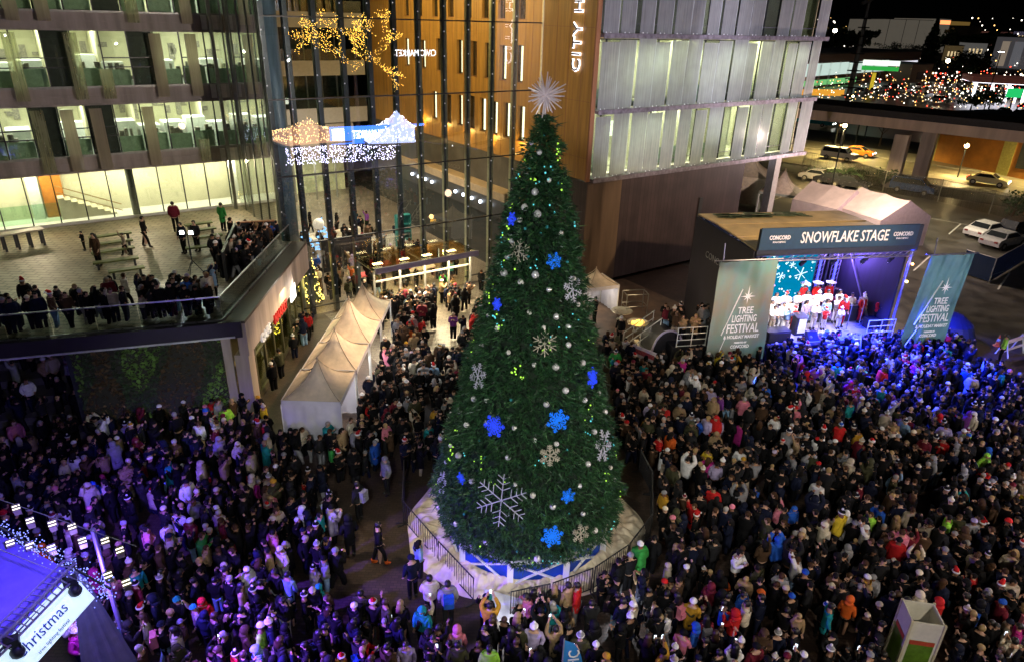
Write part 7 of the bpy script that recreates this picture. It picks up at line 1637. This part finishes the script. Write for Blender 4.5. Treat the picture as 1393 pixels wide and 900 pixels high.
# cars
def car(px, py, col, lab, yaw=None, on=0, kind=0, z=0):
    q = G(px, py, z); rz = math.atan2(gd2.y, gd2.x) + (yaw or 0); t = thing('parked_car' if not on else 'moving_car', lab, 'car', q, rz); T = Matrix.Translation(q) @ Matrix.Rotation(rz, 4, 'Z')
    pts = [(-2.15, .35), (-2.2, .75), (-1.9, .92), (-1.45, 1.0), (-.95, 1.4), (.35, 1.44), (1.05, 1.0), (1.9, .85), (2.2, .65), (2.2, .35)] if kind == 0 else [(-2.3, .4), (-2.35, 1.1), (-2.1, 1.75), (.9, 1.78), (1.5, 1.15), (2.3, 1.0), (2.4, .4)]
    if kind == 2: pts = [(-4.6, .45), (-4.6, 3.0), (4.5, 3.0), (4.6, 2.6), (4.65, .45)]
    n = len(pts); hw = .88 if kind < 2 else 1.2; g = MB(T); vs = []
    for y, k in ((-hw, 1), (-hw * .0 - hw * .82, 0), (hw * .82, 0), (hw, 1)): pass
    vs = [(x, -hw * (1 if z_ < 1.02 or kind == 2 else .8), z_) for x, z_ in pts] + [(x, hw * (1 if z_ < 1.02 or kind == 2 else .8), z_) for x, z_ in pts]
    g.add(vs, [tuple(range(n)), tuple(range(2 * n - 1, n - 1, -1))] + [(i, i + n, (i + 1) % n + n, (i + 1) % n) for i in range(n)]); g.build('body', M('paint_' + col[0], col[1], .25, var=.05, coat=.5), t)
    g = MB(T); W = M('car_window', (.015, .018, .02), .1, var=0)
    if kind == 0:
        for s_ in (-1, 1): g.add([(-1.3, s_ * .87, 1.03), (.85, s_ * .87, 1.03), (.3, s_ * .74, 1.38), (-.88, s_ * .74, 1.36)], [(0, 1, 2, 3)])
        g.add([(.42, -.68, 1.42), (.42, .68, 1.42), (1.06, .78, 1.03), (1.06, -.78, 1.03)], [(0, 1, 2, 3)]); g.add([(-1.0, -.68, 1.39), (-1.0, .68, 1.39), (-1.46, .78, 1.04), (-1.46, -.78, 1.04)], [(0, 1, 2, 3)])
    elif kind == 1:
        for s_ in (-1, 1): g.add([(-2.1, s_ * .83, 1.15), (1.35, s_ * .83, 1.15), (.85, s_ * .72, 1.7), (-2.0, s_ * .72, 1.68)], [(0, 1, 2, 3)])
        g.add([(.94, -.62, 1.76), (.94, .62, 1.76), (1.5, .78, 1.2), (1.5, -.78, 1.2)], [(0, 1, 2, 3)])
    else:
        for s_ in (-1, 1): g.add([(-4.3, s_ * 1.21, 1.5), (4.3, s_ * 1.21, 1.5), (4.3, s_ * 1.21, 2.5), (-4.3, s_ * 1.21, 2.5)], [(0, 1, 2, 3)])
    g.build('windows', W, t)
    for x in ((-1.4, 1.4) if kind < 2 else (-2.9, 2.9)):
        for y in (-hw + .03, hw - .03):
            g = MB(T); g.tube([(x, y - .1, .34), (x, y + .1, .34)], .33, 12); wl_ = g.build('wheel', M('tyre', (.02, .02, .02), .8), t); g = MB(T); g.tube([(x, y - .11, .34), (x, y + .11, .34)], .19, 10); g.build('rim', m_grey, wl_)
    xf = 2.2 if kind < 2 else 4.65
    for y in (-.6, .6):
        g = MB(T); g.obox((xf + .01, y, .68), (.06, .3, .16)); g.build('headlight', E('headlight', (1, .97, .85), 14) if on else m_grey, t)
        g = MB(T); g.obox((-xf - .0 if kind else -2.2, y, .72), (.06, .28, .14)); g.build('tail_light', E('tail_red', (1, .03, .02), 7) if on else M('tail_dark', (.2, .01, .01), .3), t)
YW, WH, OR, DK, TL, GY, BL = ('yellow_white', (.6, .55, .3)), ('white', (.65, .65, .62)), ('orange', (.6, .17, .02)), ('dark', (.02, .022, .03)), ('teal', (.03, .25, .27)), ('silver', (.35, .35, .36)), ('blue', (.02, .05, .15))
car(1342, 252, YW, 'pale yellow coupe driving on the wet street past the orange wall', 0, 1)
car(1140, 218, WH, 'white car with lights on waiting near the crossing', 0, 1, 1)
car(1166, 213, OR, 'orange taxi beside the white car at the crossing', 0, 1)
car(1100, 170, TL, 'teal bus coming out from behind the frosted screens', .0, 1, 2)
for px, py, c_, lb, yw, k in ((1133, 252, DK, 'dark hatchback parked in the shrubs row behind the tents', 0, 0), (1155, 256, DK, 'second dark hatchback parked behind the tents', 0, 0), (1113, 247, GY, 'silver car nearest the lawn behind the tents', 0, 0), (1240, 263, BL, 'dark blue car parked at the foot of the rail pier', 0, 1), (1362, 335, GY, 'silver car half in shadow at the car park edge', 1.2, 0), (1385, 322, DK, 'dark car beyond the silver one at the car park edge', 1.2, 1), (1340, 322, WH, 'pale low car beside the blue hoarding', 1.2, 0)): car(px, py, c_, lb, yw, 0, k)
far = [(1205, 123), (1218, 122), (1231, 126), (1186, 128), (1173, 126), (1245, 121), (1300, 128), (1322, 131), (1262, 134), (1280, 140)]
fl = ['silver', 'dark', 'white']
for i, (px, py) in enumerate(far): car(px, py, (GY, DK, WH)[i % 3], f"{fl[i % 3]} car in the lit far car park, {['below the green sign', 'beside the white tanker', 'on the near aisle', 'beyond the guideway, by the yellow flag', 'in front of the long shop', 'by the brown hut', 'near the petrol pumps', 'before the petrol canopy', 'at the near kerb', 'beside the bare shrubs'][i]}", random.uniform(0, 1.6), 0, i % 2)
for i, (px, py) in enumerate(((1365, 155), (1385, 158), (1352, 121), (1340, 124), (1392, 148))): car(px, py, DK, ['dark car with red tail lights nearest the guideway', 'second dark car with red tail lights, at the frame edge', 'dark car with lights on by the petrol pumps', 'dark car turning near the petrol pumps', 'dark car with red lights beneath the green screen sign'][i], 1.4 + math.pi * (i % 2), 1)
# orange building across the street
def facade(px0, py0, px1, py1, h, dep, name, lab, mm, cat='building', wins=None):
    a, b2 = G(px0, py0), G(px1, py1); d = (b2 - a).normalized(); n_ = Vector((-d.y, d.x, 0)); n_ = n_ if n_.dot(a) > 0 else -n_; L_ = (b2 - a).length; rz = math.atan2(d.y, d.x); t = thing(name, lab, cat, a, rz)
    g = MB(); g.prism([tuple(a)[:2], tuple(b2)[:2], tuple(b2 + n_ * dep)[:2], tuple(a + n_ * dep)[:2]], 0, h); g.build('wall', mm, t)
    g = MB(); e = n_ * -.3; g.prism([tuple(a + e - d * .3)[:2], tuple(b2 + e + d * .3)[:2], tuple(b2 + n_ * (dep + .3) + d * .3)[:2], tuple(a + n_ * (dep + .3) - d * .3)[:2]], h + .003, h + .35); g.build('roof', m_dark, t)
    for (s0, s1, z0, z1, mt) in (wins or []): g = MB(); p = a + d * (L_ * s0) - n_ * .05; q_ = a + d * (L_ * s1) - n_ * .05; g.slab(p + Vector((0, 0, z0)), q_ + Vector((0, 0, z0)), q_ + Vector((0, 0, z1)), p + Vector((0, 0, z1)), .04); g.build('window', mt, t)
    return t, a, b2, n_
m_or = M('orange_render', (.5, .2, .03), .6, var=.25, scale=.4); m_yw = M('yellow_render', (.5, .45, .12), .6, var=.15)
facade(1250, 216, 1480, 262, 6.2, 14, 'street_building', 'low orange and yellow shop building lit across the wet street', m_or, wins=[(.0, .1, 0, 5.6, m_yw), (.5, .57, 0, 5.6, m_yw), (.6, .78, 1.2, 4.6, m_dark), (.82, .95, 1.2, 4.6, m_dark), (.02, .08, 1.4, 4.4, M('teal_glass', (.1, .25, .22), .2))])
def lamp(px, py, pbase, pw, col, lab, z=7.5, vis=.22, es=40):
    pw *= 45; q = G(px, py, z); t = thing('street_lamp', lab, 'street lamp', (q.x, q.y, 0)); g = MB(); g.tube([(q.x, q.y, 0), (q.x, q.y, z - .1)], .09, 6); g.build('pole', m_dark, t); g = MB(); g.obox((q.x, q.y, z - .02), (.6, .3, .12)); g.build('housing', m_dark, t)
    g = MB(); g.ball((q.x, q.y, z - .22), vis, 8, 6); g.build('lamp_head', E('lamp_%d' % int(col[2] * 100), col, es), t); 
    if pw: spot('street_light', (q.x, q.y, z - .5), (q.x, q.y, 0), pw, col, 140, .5, .1)
lamp(1316, 196, 0, 1500, (1, .72, .3), 'street lamp blazing in front of the orange wall', 4.2, .28)
lamp(1150, 168, 0, 1900, (1, .7, .3), 'orange street lamp above the crossing', 7.5, .25)
lamp(1290, 82, 0, 9000, (1, .85, .5), 'bright street lamp above the yellow shrub', 9, .6)
lamp(1136, 42, 0, 30000, (1, .85, .65), 'brightest lamp on the horizon beside the frosted screens', 14, 1.6, 60) if False else None
for k, (a_, n0, pw) in enumerate(((-34, 8, 2600), (-12, 14, 2600), (14, 14, 2200), (34, 8, 1800))):
    q = c0 + rd * a_ + rn * n0; t = thing('street_lamp', ['tall lamp over the zebra crossing', 'tall lamp hidden behind the guideway beam, by the piers', 'tall lamp beyond the yellow coupe', 'tall lamp past the frame edge of the street'][k], 'street lamp', q); g = MB(); g.tube([q, q + Vector((0, 0, 8.6))], .09, 6); g.build('pole', m_dark, t); g = MB(); g.obox(q + Vector((0, 0, 8.65)), (.6, .3, .12)); g.build('housing', m_dark, t); g = MB(); g.ball(q + Vector((0, 0, 8.4)), .15, 8, 6); g.build('lamp_head', E('lamp_30', (1, .72, .3), 40), t); spot('street_light', q + Vector((0, 0, 8.1)), q, pw * 60, (1, .76, .3), 140, .5, .1)
spot('lot_light', c0 + rd * 4 - rn * 20 + Vector((0, 0, 9)), c0 + rd * 4 - rn * 20, 6500, (1, .85, .6), 130, .5, .1)
for a_, n_, pw_ in ((-60, 90, 90000), (-10, 110, 110000), (60, 100, 90000), (120, 110, 70000)): q = c0 + rd * a_ + rn * n_; t = thing('car_park_light', '%s tall lamp mast of the far car park counting from the long shop' % ('first', 'second', 'third', 'fourth')[(-60, -10, 60, 120).index(a_)], 'street lamp', q); g = MB(); g.tube([q, q + Vector((0, 0, 13))], .12, 6); g.build('pole', m_dark, t); g = MB(); g.obox(q + Vector((0, 0, 13.1)), (1.4, .4, .2)); g.build('housing', m_dark, t); g = MB(); g.obox(q + Vector((0, 0, 12.95)), (1.2, .3, .08)); g.build('lamp_head', E('lamp_lot', (1, .95, .85), 30), t); spot('lot_light', q + Vector((0, 0, 12.7)), q, pw_, (1, .95, .85), 150, .5, .1)  # masts and their spots are added to brighten the far car park
# traffic signal poles, fence posts
for px, py, h, lb in ((1135, 200, 3.6, 'traffic signal pole beside the zebra crossing'), (1146, 196, 5.0, 'taller traffic signal pole behind the crossing'), (1163, 196, 6, 'slim dark street pole near the bare tree'), (1175, 192, 6, 'second slim dark street pole near the bare tree')):
    q = G(px, py); t = thing('signal_pole', lb, 'traffic signal', q); g = MB(); g.tube([q, q + Vector((0, 0, h))], .12, 6); g.build('pole', m_dark, t); g = MB(); g.obox(q + Vector((.2, 0, h - .6)), (.35, .3, 1.0)); g.build('signal_head', m_sdark, t)
    g = MB(); g.ball(q + Vector((.2, -.18, h - .3)), .12, 6, 5); g.build('signal_lens', E('signal_amber', (1, .45, .15), 10), t)
# fences round the stage
def hoarding(pts, lab, h, mm):
    t = thing('site_fence', lab, 'fence', pts[0])
    for a, b2 in zip(pts, pts[1:]):
        g = MB(); g.slab(a + Vector((0, 0, .1)), b2 + Vector((0, 0, .1)), b2 + Vector((0, 0, h)), a + Vector((0, 0, h)), .02); g.build('mesh_panel', mm, t)
        g = MB(); g.tube([a, a + Vector((0, 0, h + .1))], .04, 6); g.tube([a + Vector((0, 0, h)), b2 + Vector((0, 0, h))], .025, 5); g.build('post', m_grey, t)
hoarding([G(1305, 372), G(1345, 385), G(1400, 352), G(1470, 330)], 'blue hoarding fence behind the teal banner', 1.9, glass('blue_scrim', (.3, .35, .6), .03, frost=.85, fcol=(.03, .06, .14)))
hoarding([G(1090, 232), G(1140, 242), G(1200, 262), G(1275, 275), G(1345, 292), G(1420, 312)], 'tall wire fence between the tents and the street', 2.4, glass('wire_fence', (1, 1, 1), .0, frost=.12, fcol=(.2, .2, .18)))
# trees and shrubs beyond
rt4 = random.Random(31)
def far_tree(q, h, r_, lab, name, leaf, bare=False, conifer=False, n=500, sz=.25):
    t = thing(name, lab, 'tree', q); g = MB(); g.tube([q, q + Vector((0, 0, h * (.95 if conifer else .5)))], r_ * .06 + .05, 6, r1=.03)
    for k in range(7 if bare else 4):
        a_ = k * 2.4; z = h * (.35 + .05 * k); g.tube([q + Vector((0, 0, z)), q + Vector((math.cos(a_) * r_ * .7, math.sin(a_) * r_ * .7, z + h * .35))], .05, 5, r1=.015)
        if bare: g.tube([q + Vector((math.cos(a_) * r_ * .4, math.sin(a_) * r_ * .4, z + h * .2)), q + Vector((math.cos(a_ + .8) * r_ * .7, math.sin(a_ + .8) * r_ * .7, z + h * .45))], .03, 4, r1=.01)
    g.build('trunk', M('bark', (.08, .05, .03)), t)
    if bare: return
    g = MB(); cl = [(rt4.gauss(0, .4), rt4.gauss(0, .4), rt4.uniform(.35, .95)) for _ in range(14)]
    for i in range(n):
        if conifer: z = rt4.uniform(.12, 1); rr = r_ * (1 - z) * rt4.uniform(.3, 1.1); a_ = rt4.random() * 6.28; p = q + Vector((rr * math.cos(a_), rr * math.sin(a_), z * h))
        else: c = rt4.choice(cl); p = q + Vector((c[0] * r_ + rt4.gauss(0, .25) * r_, c[1] * r_ + rt4.gauss(0, .25) * r_, c[2] * h + rt4.gauss(0, .08) * h)); p.z = max(.1, p.z)
        d1 = Vector((rt4.gauss(0, 1), rt4.gauss(0, 1), rt4.gauss(0, 1))).normalized() * sz; d2 = d1.cross(Vector((rt4.gauss(0, 1), rt4.gauss(0, 1), 1))).normalized() * sz * .7
        g.add([p - d1, p + d2, p + d1, p - d2], [(0, 1, 2, 3)])
    g.build('crown', leaf, t)
ml = M('leaf_dark', (.04, .08, .03))
far_tree(G(1196, 199), 5, 2.2, 'bare street tree standing on the yellow lit pavement', 'bare_tree', ml, bare=True)
for px, py, h, r_, lb in ((1140, 250, 1.6, 1.4, 'dark shrub by the parked hatchbacks'), (1118, 244, 1.5, 1.2, 'dark shrub beside the lawn'), (1165, 250, 1.7, 1.3, 'dark shrub beside the wire fence'), (1198, 256, 2.2, 1.3, 'green lit shrub at the foot of the nearer pier'), (1376, 300, 2.6, 2.4, 'dark bush at the car park edge by the frame')): far_tree(G(px, py), h, r_, lb, 'shrub', ml, n=350, sz=.16)
far_tree(G(1257, 100), 22, 6, 'tall conifer rising in front of the pale warehouses', 'conifer', ml, conifer=True, n=1300, sz=.8)
for px, py, h, r_, lb in ((1298, 106, 7, 4, 'yellow lit bushy tree under the bright street lamp'), (1310, 100, 9, 6, 'dark broad tree beyond the yellow lit one'), (1330, 105, 8, 6, 'dark tree beside the petrol canopy'), (1215, 78, 9, 7, 'dark tree before the pale warehouse'), (1238, 80, 8, 7, 'round dark tree at the warehouse corner'), (1320, 150, 4, 3, 'low dark tree just beyond the guideway'), (1345, 148, 4, 3, 'second low dark tree just beyond the guideway')): far_tree(G(px, py), h, r_, lb, 'tree', ml, n=700, sz=.5 if py < 120 else .3)
for i in range(26):
    px = 1112 + i * 11.5; q = G(px, 64 + rt4.random() * 8); far_tree(q, 11 + rt4.random() * 8, 11, f"dark tree in the {'belt behind the long shop' if i < 9 else ('belt behind the warehouses' if i < 18 else 'belt behind the petrol station')}", 'far_tree', ml, n=150, sz=2.6); bpy.data.objects[-1] if False else None
for o_ in [o for o in bpy.data.objects if o.name.startswith('far_tree')]: o_['group'] = o_['label'].replace('dark tree in the', 'trees in the')
# long shop with bright arcade, petrol station, warehouses
m_lit = E('shop_glow', (.75, .95, .85), .75); m_litg = E('shop_green', (.3, .9, .3), .6)
facade(1085, 122, 1245, 106, 9.5, 26, 'long_shop', 'long low shop with tan fascia and bright white arcade', M('shop_fascia', (.25, .16, .12), .7), wins=[(.0, .68, 3.4, 7.0, m_lit), (.0, .42, .6, 2.2, m_litg), (.72, .98, 1.2, 6.4, M('shop_white', (.6, .6, .65), .5, emit=(.9, .9, 1), es=.9))] + [(.05 + k * .07, .065 + k * .07, 0, 7.2, m_white) for k in range(9)])
q = G(1199, 86, 10.5); g = MB(); g.obox(q, (7, 1, 1.0), -.25, 0); g.obox(q - Vector((0, 0, 1.1)), (7, 1, .8), -.25, 1); setp(g.build('shop_sign', [E('sign_w', (.9, 1, .9), 1.2), E('sign_g', (.04, .5, .08), .8)], loc=q), 'white and green illuminated shop sign over the arcade', 'sign')
facade(1236, 113, 1264, 112, 6, 12, 'brown_hut', 'small brown hut beside the far car park', M('hut_brown', (.22, .15, .1), .7), wins=[(.3, .6, 1, 3.5, m_dark)])
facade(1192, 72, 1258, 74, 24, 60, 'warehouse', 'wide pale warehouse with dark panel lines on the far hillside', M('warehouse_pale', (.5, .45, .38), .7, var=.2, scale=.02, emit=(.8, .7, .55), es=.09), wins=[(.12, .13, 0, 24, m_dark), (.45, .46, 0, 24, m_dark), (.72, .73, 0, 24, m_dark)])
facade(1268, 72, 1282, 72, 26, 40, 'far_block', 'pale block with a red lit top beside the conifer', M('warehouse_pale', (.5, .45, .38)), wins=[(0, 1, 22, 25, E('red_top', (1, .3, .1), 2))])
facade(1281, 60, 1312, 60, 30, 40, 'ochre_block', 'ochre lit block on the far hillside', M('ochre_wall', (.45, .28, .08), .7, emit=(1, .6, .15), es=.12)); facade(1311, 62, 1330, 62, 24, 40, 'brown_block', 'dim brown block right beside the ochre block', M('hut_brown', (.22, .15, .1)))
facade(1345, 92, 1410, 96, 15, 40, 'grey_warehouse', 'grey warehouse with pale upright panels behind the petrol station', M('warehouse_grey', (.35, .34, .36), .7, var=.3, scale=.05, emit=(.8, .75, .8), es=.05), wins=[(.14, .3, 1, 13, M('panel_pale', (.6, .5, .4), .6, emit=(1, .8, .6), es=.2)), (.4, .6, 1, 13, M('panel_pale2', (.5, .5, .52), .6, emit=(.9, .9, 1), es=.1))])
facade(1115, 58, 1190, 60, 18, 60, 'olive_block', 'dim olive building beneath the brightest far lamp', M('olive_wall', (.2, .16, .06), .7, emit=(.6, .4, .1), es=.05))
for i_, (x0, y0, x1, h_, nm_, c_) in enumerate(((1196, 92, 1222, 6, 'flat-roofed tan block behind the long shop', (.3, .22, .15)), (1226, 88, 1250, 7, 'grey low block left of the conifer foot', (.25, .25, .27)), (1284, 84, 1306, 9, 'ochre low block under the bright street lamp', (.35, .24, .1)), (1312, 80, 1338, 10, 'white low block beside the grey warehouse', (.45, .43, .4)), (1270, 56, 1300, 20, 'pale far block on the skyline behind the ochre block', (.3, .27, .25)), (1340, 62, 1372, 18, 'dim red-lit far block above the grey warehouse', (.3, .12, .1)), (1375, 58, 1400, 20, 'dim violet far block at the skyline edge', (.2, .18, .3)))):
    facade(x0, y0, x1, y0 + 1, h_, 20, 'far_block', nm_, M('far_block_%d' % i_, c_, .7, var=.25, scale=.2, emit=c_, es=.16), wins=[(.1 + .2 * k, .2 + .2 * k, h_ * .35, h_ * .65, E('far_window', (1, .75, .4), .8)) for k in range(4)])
def petrol(pa, pb, lab):
    a, b2 = G(*pa, 5), G(*pb, 5); d = (b2 - a).normalized(); t = thing('petrol_station', lab, 'petrol station', (a.x, a.y, 0)); n_ = Vector((-d.y, d.x, 0)); n_ = n_ if n_.y > 0 else -n_
    g = MB(); g.prism([tuple(a)[:2], tuple(b2)[:2], tuple(b2 + n_ * 14)[:2], tuple(a + n_ * 14)[:2]], 5, 6.4); g.build('canopy', M('petrol_canopy', (.3, .08, .06), .6, emit=(.6, .2, .15), es=.06), t)
    g = MB(); g.prism([tuple(a + n_ * .5 + d * .5)[:2], tuple(b2 + n_ * .5 - d * .5)[:2], tuple(b2 + n_ * 13)[:2], tuple(a + n_ * 13)[:2]], 4.9, 4.99); g.build('canopy_lights', E('petrol_glow', (.9, .88, 1), 5), t)
    for k in range(5):
        p = a + (b2 - a) * (k + .5) / 5 + n_ * 4; p.z = 0; g = MB(); g.obox(p + Vector((0, 0, 2.4)), (.5, .5, 4.9)); g.build('pillar', M('pillar_lit', (.8, .8, .85), .5, emit=(.9, .9, 1), es=2.0), t)
        g = MB(); g.obox(p + Vector((2, -.5, .9)), (.7, .5, 1.8)); g.build('pump', M('pump_white', (.7, .7, .75), .5, emit=(.8, .8, 1), es=1.2), t)
petrol((1322, 112), (1440, 118), 'petrol station with red canopy and glaring white pump lights')
q = G(1380, 127, 4); g = MB(); g.obox(q, (3.2, .4, 2.0), -.2); g.tube([(q.x, q.y, 0), (q.x, q.y, q.z)], .2, 6, 1); setp(g.build('green_sign', [E('sign_green', (.02, .6, .15), 1), m_dark], loc=q), 'glowing green screen sign near the petrol station', 'sign')
q = G(1180, 128, 0); g = MB(); g.tube([q, q + Vector((0, 0, 6))], .12, 6, 1); g.obox(q + Vector((.6, 0, 3.4)), (1.2, .1, 4.6)); setp(g.build('yellow_flag', [M('flag_yellow', (.8, .6, .03), .5, emit=(1, .75, .05), es=.5), m_grey], loc=q), 'tall yellow flag banner just beyond the guideway', 'flag')
q = G(1112, 126, 2); g = MB(); g.obox(q, (14, .3, 1.5), .1); setp(g.build('amber_strip', E('amber_strip', (1, .45, .05), .8), loc=q), 'glowing amber strip on the near side of the long shop', 'sign')
# tall radio mast
q = G(1152, 142); h = VH(1178, 0, q).z; t = thing('radio_mast', 'tall steel mast with angled head rising above the guideway', 'mast', q); g = MB(); g.tube([q, q + Vector((0, 0, h * 1.02))], .75, 8, r1=.35); g.build('pole', M('mast_steel', (.22, .2, .2), .5, metal=.3), t)
g = MB(); tp = q + Vector((0, 0, h * .99)); g.bar(tp + Vector((-1.6, 0, -.6)), tp + Vector((2.6, 0, 1.4)), .9, .7); g.obox(tp + Vector((2.4, 0, 1.8)), (1.2, 1, 1)); g.build('head_frame', M('mast_steel', (.22, .2, .2)), t)
for k in range(10): z = 2 + k * 1.9; g = MB(); g.obox(q + Vector((0, 0, z)), (3.0 - .18 * k, 2.0, .25), .3); g.build('service_deck', M('mast_dark', (.03, .03, .03), .6), t)
# distant points of light: houses on the hill and lit lots
def dots(name, lab, n, fx, zf, size, mats, wts):
    g = MB(); r_ = random.Random(sum(map(ord, name)))
    for i in range(n): px, py = fx(r_); q = G(px, py, zf(r_)); d_ = (q - Vector(CO)).length; s_ = d_ / F * size * r_.uniform(.5, 1.3); g.ball(q, s_, 5, 4, r_.choices(range(len(mats)), wts)[0])
    setp(g.build(name, mats), lab, 'lights', None, 'stuff')
e1, e2, e3, e4 = E('dot_white', (1, .9, .75), 5), E('dot_amber', (1, .55, .16), 4), E('dot_red', (1, .06, .03), 6), E('dot_blue', (.2, .3, 1), 8)
dots('town_lights', 'scattered distant street and car lights across the far town', 330, lambda r: (r.uniform(1108, 1393), 150 - 88 * r.random() ** 1.0), lambda r: r.uniform(1, 5), .55, [e1, e2, e3], [4, 5, 2])
dots('petrol_lights', 'cluster of bright white and red lights around the petrol station', 60, lambda r: (r.uniform(1262, 1393), r.uniform(98, 130)), lambda r: r.uniform(.8, 4), .85, [e1, e2, e3], [8, 2, 2.5])
def hill_dots():
    g = MB(); r_ = random.Random(77)
    for i in range(70):
        px, py = r_.uniform(1110, 1393), r_.uniform(24, 58); d_ = r_.uniform(1150, 1450); v = ray(px, py); p = Vector(CO + v * d_); 
        if p.z < 2: p.z = 2 + r_.random() * 10
        g.ball(p, d_ / F * r_.uniform(.35, 1.0), 5, 4, r_.choices((0, 1), (5, 2))[0])
    setp(g.build('hill_lights', [e1, e2]), 'tiny house lights dotted over the dark hillside', 'lights', None, 'stuff')
dots('shopping_lights', 'dense band of small warm lights along the shops beyond the guideway', 320, lambda r: (r.uniform(1112, 1393), 100 + 34 * r.random() + (r.random() < .3) * 8), lambda r: r.uniform(.6, 3.5), .42, [e1, e2, e3], [6, 3, 1.5])
hill_dots()
v = ray(1136, 42); p = Vector(CO + v * 420); t = thing('street_lamp', 'brightest lamp on the horizon beside the frosted screens', 'street lamp', (p.x, p.y, 0)); g = MB(); g.tube([(p.x, p.y, 0), p], .3, 6); g.build('pole', m_dark, t); g = MB(); g.ball(p, 1.15, 10, 8); g.build('lamp_head', E('lamp_big', (1, .85, .65), 50), t)

# ================================================================ render settings
sc.view_settings.view_transform = 'Standard'; sc.view_settings.look = 'None'; sc.view_settings.exposure = 0; sc.view_settings.gamma = 1
cy = sc.cycles; cy.use_denoising = True; cy.max_bounces = 6; cy.diffuse_bounces = 2; cy.glossy_bounces = 3; cy.transmission_bounces = 4; cy.transparent_max_bounces = 24
cy.sample_clamp_indirect = 4; cy.sample_clamp_direct = 0; cy.caustics_reflective = False; cy.caustics_refractive = False; cy.use_light_tree = True
try: cy.denoiser = 'OPENIMAGEDENOISE'; cy.denoising_input_passes = 'RGB_ALBEDO_NORMAL'
except Exception: pass
